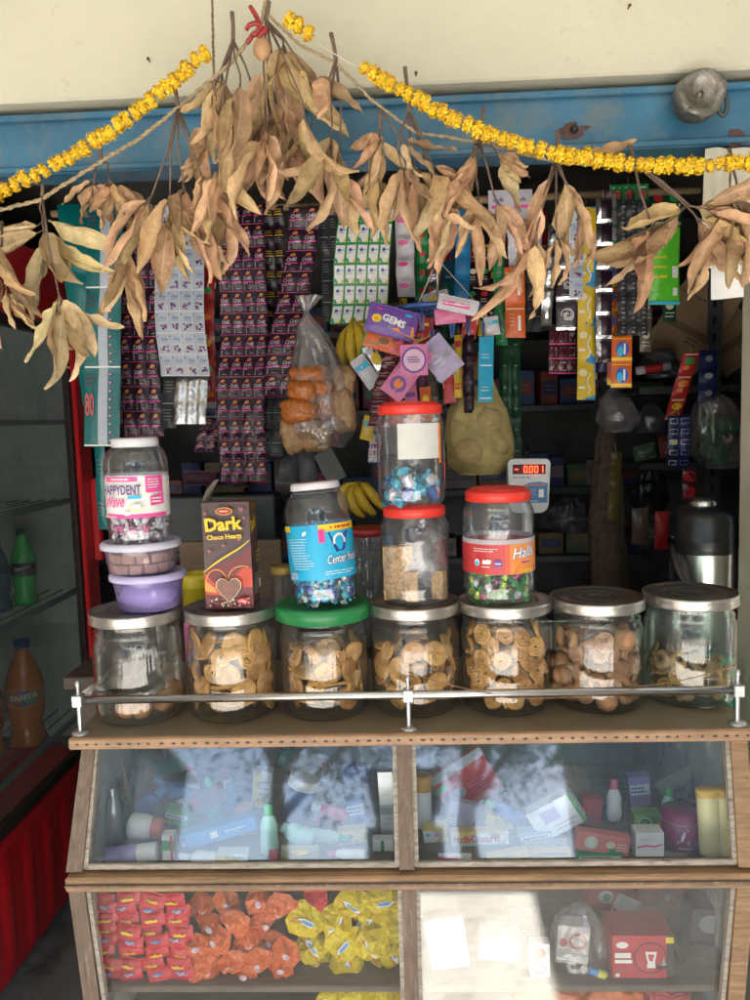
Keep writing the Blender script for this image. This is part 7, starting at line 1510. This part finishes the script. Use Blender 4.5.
carton('beige comb pack with dark bristles tilted above the magenta tin', 678, 781, 44, 13, .012, 1.42, G('beige pack', (.45, .42, .34)), lambda d, w, h: [d.rect(-w * .46 + i * w * .046, -h * (.5 if i % 2 else .3), -w * .455 + i * w * .046, h * (.1 if i % 3 else .45), GREY) for i in range(20)] and d.rect(w * .44, -h * .5, w * .5, h * .5, BLACK), roll=31)
bskm = G('dim blue basket plastic', (.06, .16, .28))
for px, lab in ((606, 'dim blue lattice basket behind the salmon carton'), (646, 'dim blue lattice basket behind the green soap carton')):
    T = goods_T(px, 818, 1.50); g = MB(T=T)
    for i in range(8): g.box(((-.5 + i / 7) * .055, 0, 0), (.0022, .034, .003), bskm)
    for i in range(5): g.box((0, (-.5 + i / 4) * .034, .0016), (.06, .0022, .003), bskm)
    g.box((0, .018, -.025), (.062, .004, .055), bskm); solo(g, 'lattice_basket', lab, 'basket')
g = bag([(792, 680, 690), (800, 672, 700), (812, 668, 704), (822, 670, 702)], 1.46, M('dark brown pouch', (.10, .07, .05), .5, bump=.7), seed=27, wr=.15); solo(g, 'pouch', 'dark brown pouch sitting behind the magenta tin', 'pouch')
XG = [('c', 'blue and red carton standing at the back behind the silver can', 112, 780, 18, 40, bluem, 3), ('c', 'crimson carton lying behind the tan carton', 140, 775, 26, 18, redp, -8), ('b', 'white bottle with a pink cap standing behind the blue bottles', 192, 782, 8, 44, wht, 5), ('c', 'pale green carton behind the coral capped bottle', 176, 818, 26, 16, grnc, -12), ('b', 'teal bottle standing behind the long blue toothpaste carton', 212, 800, 8, 50, G('teal bottle plastic', (.03, .32, .30)), 8),
  ('c', 'bright white and blue carton standing left of the lettered blue cylinder', 262, 790, 20, 40, wht, -6), ('b', 'pink shampoo bottle lying behind the grey hair oil carton', 330, 812, 9, 40, pnkc, 70), ('c', 'yellow carton lying right of the pale green bottle', 352, 838, 30, 14, yelp, 6), ('b', 'white tube lying in front of the yellow carton beside the silver one', 346, 854, 6, 40, wht, 88), ('c', 'dark blue carton standing behind the yellow carton near the middle post', 356, 812, 20, 30, bluem, 10), ('c', 'orange carton behind the upright aqua bottle', 246, 822, 18, 30, G('orange carton', (.62, .22, .04)), 7), ('c', 'white carton lying flat beside the small white bottle', 232, 858, 34, 8, wht, 0),
  ('c', 'green carton lying behind the white bottle with the gold cap', 446, 792, 24, 14, grnc, -20), ('b', 'blue bottle lying between the red pack and the tilted white carton', 505, 812, 8, 46, bluem, 60), ('c', 'bright yellow carton behind the itch ointment carton', 500, 822, 30, 12, yelp, -12), ('c', 'pale blue carton lying between the ointment carton and the salmon carton', 536, 838, 34, 12, G('pale blue carton', (.30, .45, .62)), 8), ('c', 'red carton standing behind the salmon carton', 592, 812, 20, 28, redp, -5), ('b', 'white bottle standing behind the left blue basket', 614, 800, 8, 44, wht, 0), ('c', 'violet carton standing behind the right blue basket', 640, 792, 22, 32, purpl, 5), ('b', 'aqua bottle with a green cap standing left of the magenta tin', 668, 806, 7, 40, aqua, -4), ('c', 'white and blue carton at the back right behind the talc bottles', 712, 776, 24, 36, wht, 3), ('c', 'long green carton lying at the front under the salmon carton', 600, 858, 48, 7, grnc, 0)]
for i, (kd, lab, px, py, a_, b_, mt_, ro) in enumerate(XG):
    dd = [lambda d, w, h: (d.rect(-w * .45, -h * .1, w * .45, h * .25, WHITE, 1), d.lines(-w * .4, -h * .05, w * .4, h * .2, 2, BLUE, .5)), lambda d, w, h: (d.ell(-w * .15, h * .1, w * .2, h * .2, RED, 14), d.lines(-w * .4, -h * .4, w * .4, -h * .15, 2, GREY, .4)), lambda d, w, h: (d.poly([(-w * .5, -h * .5), (w * .3, -h * .5), (-w * .1, h * .5), (-w * .5, h * .5)], YEL), d.lines(-w * .2, -h * .2, w * .45, h * .3, 3, BLACK, .3))][i % 3]
    if kd == 'c': carton(lab, px, py, a_, b_, .025, 1.4, mt_, dd, roll=ro)
    else: bottle(lab, px, py, a_, b_, 1.4, mt_, [wht, grnc, pnkc][i % 3], roll=ro, cap=.2, shape=bsh, des=lambda d, r, L: (d.rect(-r * .8, L * .25, r * .8, L * .6, CREAM, 5), d.lines(-r * .6, L * .3, r * .6, L * .55, 4, BLUE, .3)))
# ---- lower left: piles of sweets
fr_red = foilm('red wrapper', (.55, .015, .03), .28, bump=1.0); fr_or = foilm('orange wrapper', (.62, .13, .03), .30, bump=.5); fr_ye = foilm('yellow wrapper', (.72, .55, .015), .26, bump=1.0)
def pk_red(seed):
    w_, h_ = .041, .021; g, fn = packet(w_, h_, .013, fr_red, seed, 9, crimp=.04, wr=.6)
    g2 = MB(); g2.add(g.v, g.f, fr_red, True); d = Des(); s = 1 if seed % 2 else -1
    d.rect(-w_ * .28, -h_ * .10 + s * .003, w_ * .22, h_ * .10 + s * .003, BLUE, 4) if seed % 2 else d.rect(-w_ * .3, -h_ * .1 + s * .002, w_ * .25, h_ * .12 + s * .002, YEL, 4)
    d.txt('TIGER' if seed % 2 else 'Rs 1', -w_ * .24, -h_ * .09 + s * .003, w_ * .40, h_ * .17, WHITE if seed % 2 else RED, .03)
    d.put(g2, fn, .0008, .0002); return g2
for s in range(4): proto_mesh('redpk%d' % s, pk_red(s))
def facet_pack(mat, w_, h_, seed, t=.022, strip_=False):
    """pinched foil packet with broad creased facets"""
    rnd = random.Random(seed); g = MB(); n = 7; pts = {}
    out = [(math.cos(a) * w_ * .5 * rr_, math.sin(a) * h_ * .5 * rr_) for a, rr_ in [(2 * math.pi * i / 9 + rnd.uniform(-.2, .2), rnd.uniform(.72, 1.28)) for i in range(9)]]
    mid = [(x * .52 + rnd.uniform(-.1, .1) * w_ * .4, y * .52 + rnd.uniform(-.1, .1) * h_ * .4, t * rnd.uniform(.1, .85)) for x, y in out]
    c = (rnd.uniform(-.1, .1) * w_, rnd.uniform(-.1, .1) * h_, t * rnd.uniform(.3, .95)); K = 9
    for sg in (1, -1):
        vs = [(x, y, rnd.uniform(-.1, .1) * t) if 0 else (x, y, 0) for x, y in out] + [(x, y, z * sg) for x, y, z in mid] + [(c[0], c[1], c[2] * sg)]
        fs = []
        for i in range(K):
            j = (i + 1) % K; q = [(i, j, K + i), (j, K + j, K + i), (K + i, K + j, 2 * K)]
            fs += q if sg > 0 else [f[::-1] for f in q]
        g.add(vs, fs, mat)
    me = MB(); 
    import bmesh
    return g
def subdiv_noise(g, mat, seed, amp):
    """split every facet once and jitter, so creases stay but the foil is not flat"""
    v = [Vector(p) for p in g.v]; f = [tuple(x) for x in g.f]; cache = {}
    for _ in range(2):
        nf = []; cache = {}
        def midp(a, b):
            k = (min(a, b), max(a, b))
            if k not in cache: cache[k] = len(v); m_ = (v[a] + v[b]) / 2; v.append(m_ + Vector((0, 0, 1)) * amp * (noise.noise(m_ * 150 + Vector((seed, 0, 0)))) * (1 if m_.z >= 0 else -1))
            return cache[k]
        for a, b, c in f:
            ab, bc, ca = midp(a, b), midp(b, c), midp(c, a); nf += [(a, ab, ca), (ab, b, bc), (ca, bc, c), (ab, bc, ca)]
        f = nf; amp *= .6
    o = MB(); o.add(v, f, mat, False); return o
for s in range(5):
    g = subdiv_noise(facet_pack(fr_or, .056, .054, 40 + s), fr_or, s, .006); d = Des(); a = s * 1.1
    d.ell(.004 * math.cos(a), .004 * math.sin(a) - .002, .0068, .0052, col('silver lilac print', (.55, .50, .58)), 8, a); d.lines(.004 * math.cos(a) - .005, -.004, .004 * math.cos(a) + .005, .002, 2, RED, .4)
    d.put(g, lambda u, v, h: Vector((u, v, .0175 + h))); proto_mesh('orpk%d' % s, g)
for s in range(5):
    g = subdiv_noise(facet_pack(fr_ye, .076, .066, 60 + s, t=.03), fr_ye, s, .007); d = Des(); a = [.5, -.9, .7, 1.9, -.6][s]; ca, sa = math.cos(a), math.sin(a)
    q = lambda x, y: (x * ca - y * sa, x * sa + y * ca)
    d.poly([q(-.021, .0005), q(-.010, .0060), q(.010, .0060), q(.021, .0005), q(.012, -.0045), q(-.012, -.0045)], WHITE); d.poly([q(-.016, .0005), q(-.008, .0040), q(.008, .0040), q(.016, .0005), q(.008, -.003), q(-.008, -.003)], col('light blue print', (.25, .5, .7))); d.txt('Maggi' if 0 else 'Nice', *q(-.010, -.0015), .020, .0040, BLUE, .03, rot=a); d.band([q(-.030, -.0066), q(.030, -.0062)], .0016, RED)
    d.put(g, lambda u, v, h: Vector((u, v, .0185 + h - .16 * abs(u) - .16 * abs(v)))); proto_mesh('yepk%d' % s, g)
fT = fr((0, 0, 0), (1, 0, 0), z=(0, -1, 0)); rg = random.Random(5)
YL = 1.283
for c_ in range(4):
    for r_ in range(8):
        px = 105 + c_ * 24.5 + rg.uniform(-3.5, 3.5) + (r_ - 4) * .8; py = 898 + r_ * 10.8 + rg.uniform(-2.2, 2.2)
        inst('redpk%d' % ((r_ + c_ * 2 + (r_ // 3)) % 4), 'red_sweet_packet', 'small red sweet packet with a blue and yellow print in the neat lower left pile', 'sweet packet', 'red sweet packets piled in the lower left', Matrix.Translation(P(px, py, YL - .018 + rg.uniform(-.006, .010))) @ Matrix.Rotation(R(rg.uniform(-13, 13)), 4, 'Y') @ fT @ Matrix.Rotation(rg.uniform(-.25, .15), 4, 'X'))
for (px, py, s, ro) in [(202, 905, 0, 10), (228, 902, 1, 80), (258, 900, 2, 150), (281, 905, 3, 20), (210, 925, 2, 200), (236, 922, 3, 300), (262, 919, 4, 60), (198, 945, 1, 130), (221, 942, 4, 250), (248, 940, 0, 20), (272, 939, 2, 300), (288, 952, 1, 80), (207, 964, 3, 70), (233, 961, 0, 190), (258, 962, 1, 10), (279, 966, 4, 120), (246, 973, 2, 240), (196, 972, 0, 300), (270, 950, 3, 160)]:
    inst('orpk%d' % s, 'orange_sweet_packet', 'pinched orange foil sweet between the red and the yellow pile', 'sweet packet', 'orange foil sweets in the lower left', Matrix.Translation(P(px, py, YL - rg.uniform(-.035, .012))) @ fT @ Matrix.Rotation(R(ro), 4, 'Z') @ Matrix.Rotation(rg.uniform(-.4, .4), 4, 'X') @ Matrix.Scale(.97, 4))
for (px, py, s, ro) in [(352, 902, 1, 10), (384, 900, 0, 160), (306, 920, 0, -60), (336, 922, 2, 5), (366, 918, 3, 100), (391, 924, 4, 30), (313, 946, 1, 0), (345, 943, 0, 20), (372, 945, 2, 260), (393, 950, 3, 190), (318, 968, 4, 15), (348, 966, 3, -20), (380, 969, 1, 230)]:
    inst('yepk%d' % s, 'yellow_sweet_packet', 'bright yellow foil sweet packet in the lower left pane near the middle post', 'sweet packet', 'yellow foil sweets in the lower left', Matrix.Translation(P(px, py, YL - rg.uniform(-.045, .012))) @ fT @ Matrix.Rotation(R(ro), 4, 'Z') @ Matrix.Rotation(rg.uniform(-.35, .35), 4, 'X') @ Matrix.Scale(.90, 4))
g = subdiv_noise(facet_pack(fr_red, .05, .045, 90), fr_red, 3, .003); g.T = None
g2 = MB(T=Matrix.Translation(P(316, 897, YL - .02)) @ fT); g2.add(g.v, g.f, fr_red); solo(g2, 'pink_sweet_packet', 'single crimson foil packet on top between the orange and yellow piles', 'sweet packet')
for (px, py, s, ro) in [(332, 1000, 1, 10), (356, 1004, 0, 160), (378, 1002, 2, -60), (396, 1004, 3, 5), (344, 1016, 4, 5)]:
    inst('yepk%d' % s, 'yellow_sweet_packet', 'yellow packet on the lowest shelf, cut off by the bottom edge of the photo', 'sweet packet', 'yellow packets on the lowest shelf', Matrix.Translation(P(px, py, YL)) @ fT @ Matrix.Rotation(R(ro), 4, 'Z') @ Matrix.Scale(.8, 4))
# ---- lower right
carton('pale lilac carton lying behind the white booklet', 500, 950, 44, 26, .05, 1.40, G('pale violet carton', (.42, .42, .55)), lambda d, w, h: d.lines(-w * .4, -h * .3, w * .4, h * .3, 4, WHITE, .3), roll=-8)
carton('dark printed carton standing behind the small white carton with the red rings', 524, 925, 34, 40, .04, 1.45, G('dark printed carton', (.12, .10, .12)), lambda d, w, h: (d.ring(0, h * .1, w * .2, w * .3, RED, 18), d.lines(-w * .4, -h * .4, w * .4, -h * .2, 2, WHITE, .3)))
carton('black and grey carton standing behind the clear food container', 710, 928, 40, 40, .05, 1.45, G('charcoal carton', (.08, .08, .09)), lambda d, w, h: d.ell(0, h * .1, w * .3, h * .25, GREY, 18), roll=-6)
g = bag([(925, 500, 512), (935, 488, 524), (950, 484, 530), (975, 486, 528)], 1.33, bagc, seed=37, wr=.2); solo(g, 'plastic_bag', 'low crumpled clear bag left of the small white carton', 'bag')
carton('small white carton with two red rings standing at the front of the lower right shelf', 540, 961, 21, 38, .02, 1.268, wht, lambda d, w, h: (d.ell(0, h * .22, w * .30, h * .15, RED, 18), d.ring(0, -h * .22, w * .24, w * .30, RED, 20), d.lines(-w * .2, -h * .3, w * .2, -h * .14, 2, GREY, .4), d.lines(-w * .3, h * .0, w * .35, h * .05, 1, RED, .5)))
g = bag([(905, 572, 588), (918, 556, 600), (940, 550, 606), (962, 548, 608), (978, 552, 606)], 1.315, bagc, seed=31, wr=.16); solo(g, 'plastic_bag', 'swollen clear plastic bag between the small white carton and the big red box', 'bag')
carton('white printed carton with red circles inside the swollen clear bag', 573, 945, 34, 42, .03, 1.31, wht, lambda d, w, h: (d.ring(w * .15, h * .1, w * .2, w * .28, RED, 18), d.ell(-w * .3, h * .05, w * .12, h * .12, RED, 12), d.lines(-w * .4, -h * .4, w * .4, -h * .1, 4, GREY, .2)), roll=-4)
def d_bulb(d, w, h):
    d.rect(w * .38, -h * .5, w * .5, h * .5, BLACK, 1); d.ring(w * .12, -h * .02, w * .25, w * .28, col('dark red print', (.12, .01, .01)), 24); d.ell(-w * .34, h * .28, w * .10, h * .08, WHITE, 10); d.rect(-w * .46, h * -.02, -w * .2, h * .10, WHITE, 1); d.rect(-w * .46, -h * .14, -w * .18, -h * .06, WHITE); d.lines(-w * .46, -h * .34, -w * .2, -h * .22, 2, mauve, .4)
    d.poly([(w * .03, h * .14), (w * .22, h * .14), (w * .19, -h * .1), (w * .2, -h * .24), (w * .06, -h * .24), (w * .07, -h * .1)], WHITE); d.poly([(w * .07, h * .08), (w * .18, h * .08), (w * .15, -h * .08), (w * .10, -h * .08)], RED); d.poly([(w * .28, -h * .24), (w * .33, h * .02), (w * .38, -h * .24)], GREY); d.rect(w * .2, -h * .26, w * .48, -h * .18, BLACK)
    d.rect(w * .36, h * .34, w * .49, h * .48, YEL); d.ell(-w * .42, -h * .40, w * .04, h * .05, WHITE, 8)
carton('big red carton with a white mug in a dark ring and a yellow corner sticker', 643, 957, 64, 48, .07, 1.285, redp, d_bulb, pitch=0, yaw=0)
carton('red and white carton tilted on top of the clear bag', 612, 902, 54, 24, .05, 1.40, redp, lambda d, w, h: (d.rect(w * .05, -h * .5, w * .5, h * .5, WHITE), d.ell(-w * .15, h * .1, w * .14, h * .3, WHITE, 14), d.ell(-w * .13, h * .1, w * .08, h * .2, GREEN, 10), d.ell(w * .12, -h * .3, w * .04, h * .1, RED)), roll=-24)
carton('red carton standing at the back right of the lower shelf', 662, 896, 52, 22, .05, 1.46, redp, lambda d, w, h: (d.ring(w * .1, -h * .3, w * .2, w * .23, BROWN, 18), d.poly([(w * .02, h * .1), (w * .18, h * .1), (w * .15, -h * .3), (w * .05, -h * .3)], WHITE), d.lines(-w * .4, h * .0, -w * .2, h * .2, 2, WHITE, .3)))
t = thing('clear_container', 'empty clear plastic food container with its lid open at the lower right', 'container', P(706, 975, 1.40)); g = MB(); clr = glassmat('thin container plastic', tint=(.70, .72, .74), base=.10, gloss_rough=.08, dust=.10, dustcol=(.40, .42, .44), edge=(.4, .42, .45), bump=.3)
c = P(706, 960, 1.34); g.box((c.x, 1.35, c.z), (.11, .10, .055), clr, ch=.008); part(g, 'tray', t)
g = MB(T=Matrix.Translation(P(708, 925, 1.39)) @ Matrix.Rotation(R(-28), 4, 'X') @ Matrix.Rotation(R(12), 4, 'Y')); g.box((0, 0, 0), (.11, .012, .085), clr, ch=.005); part(g, 'lid', t)
bottle('yellow and blue toffee lying at the front of the lower right shelf', 598, 973, 4.5, 20, 1.285, G('toffee yellow', (.55, .5, .06)), G('toffee blue', (.02, .2, .5)), roll=70, cap=.45, flat=.7, name='toffee', cat='sweet', shape=[(.4, 0), (1, .2), (1, .8), (.8, 1)])
carton('white paper booklet standing at the left of the lower right pane', 447, 944, 42, 56, .008, 1.30, G('white booklet', (.70, .70, .70)), lambda d, w, h: (d.poly([(w * .1, h * .1), (w * .5, -h * .0), (w * .5, -h * .02), (w * .12, h * .06)], GREY), d.lines(-w * .4, -h * .4, w * .3, -h * .1, 3, gsm, .08)), roll=8)
for rows, mt_, lab, sd in (([(982, 540, 556), (987, 516, 584), (998, 508, 592), (1012, 508, 592)], foilm('orange snack film', (.66, .15, .02)), 'left orange bag on the lowest right shelf', 41), ([(983, 600, 620), (988, 590, 640), (998, 584, 650), (1012, 584, 650)], foilm('orange snack film', (.66, .15, .02)), 'right orange bag on the lowest right shelf', 44), ([(986, 650, 668), (991, 646, 690), (1010, 644, 694)], F_RED, 'red bag at the right end of the lowest shelf', 47)):
    solo(bag(rows, 1.30, mt_, seed=sd, wr=.2, depth=.4), 'snack_bag', lab, 'bag')
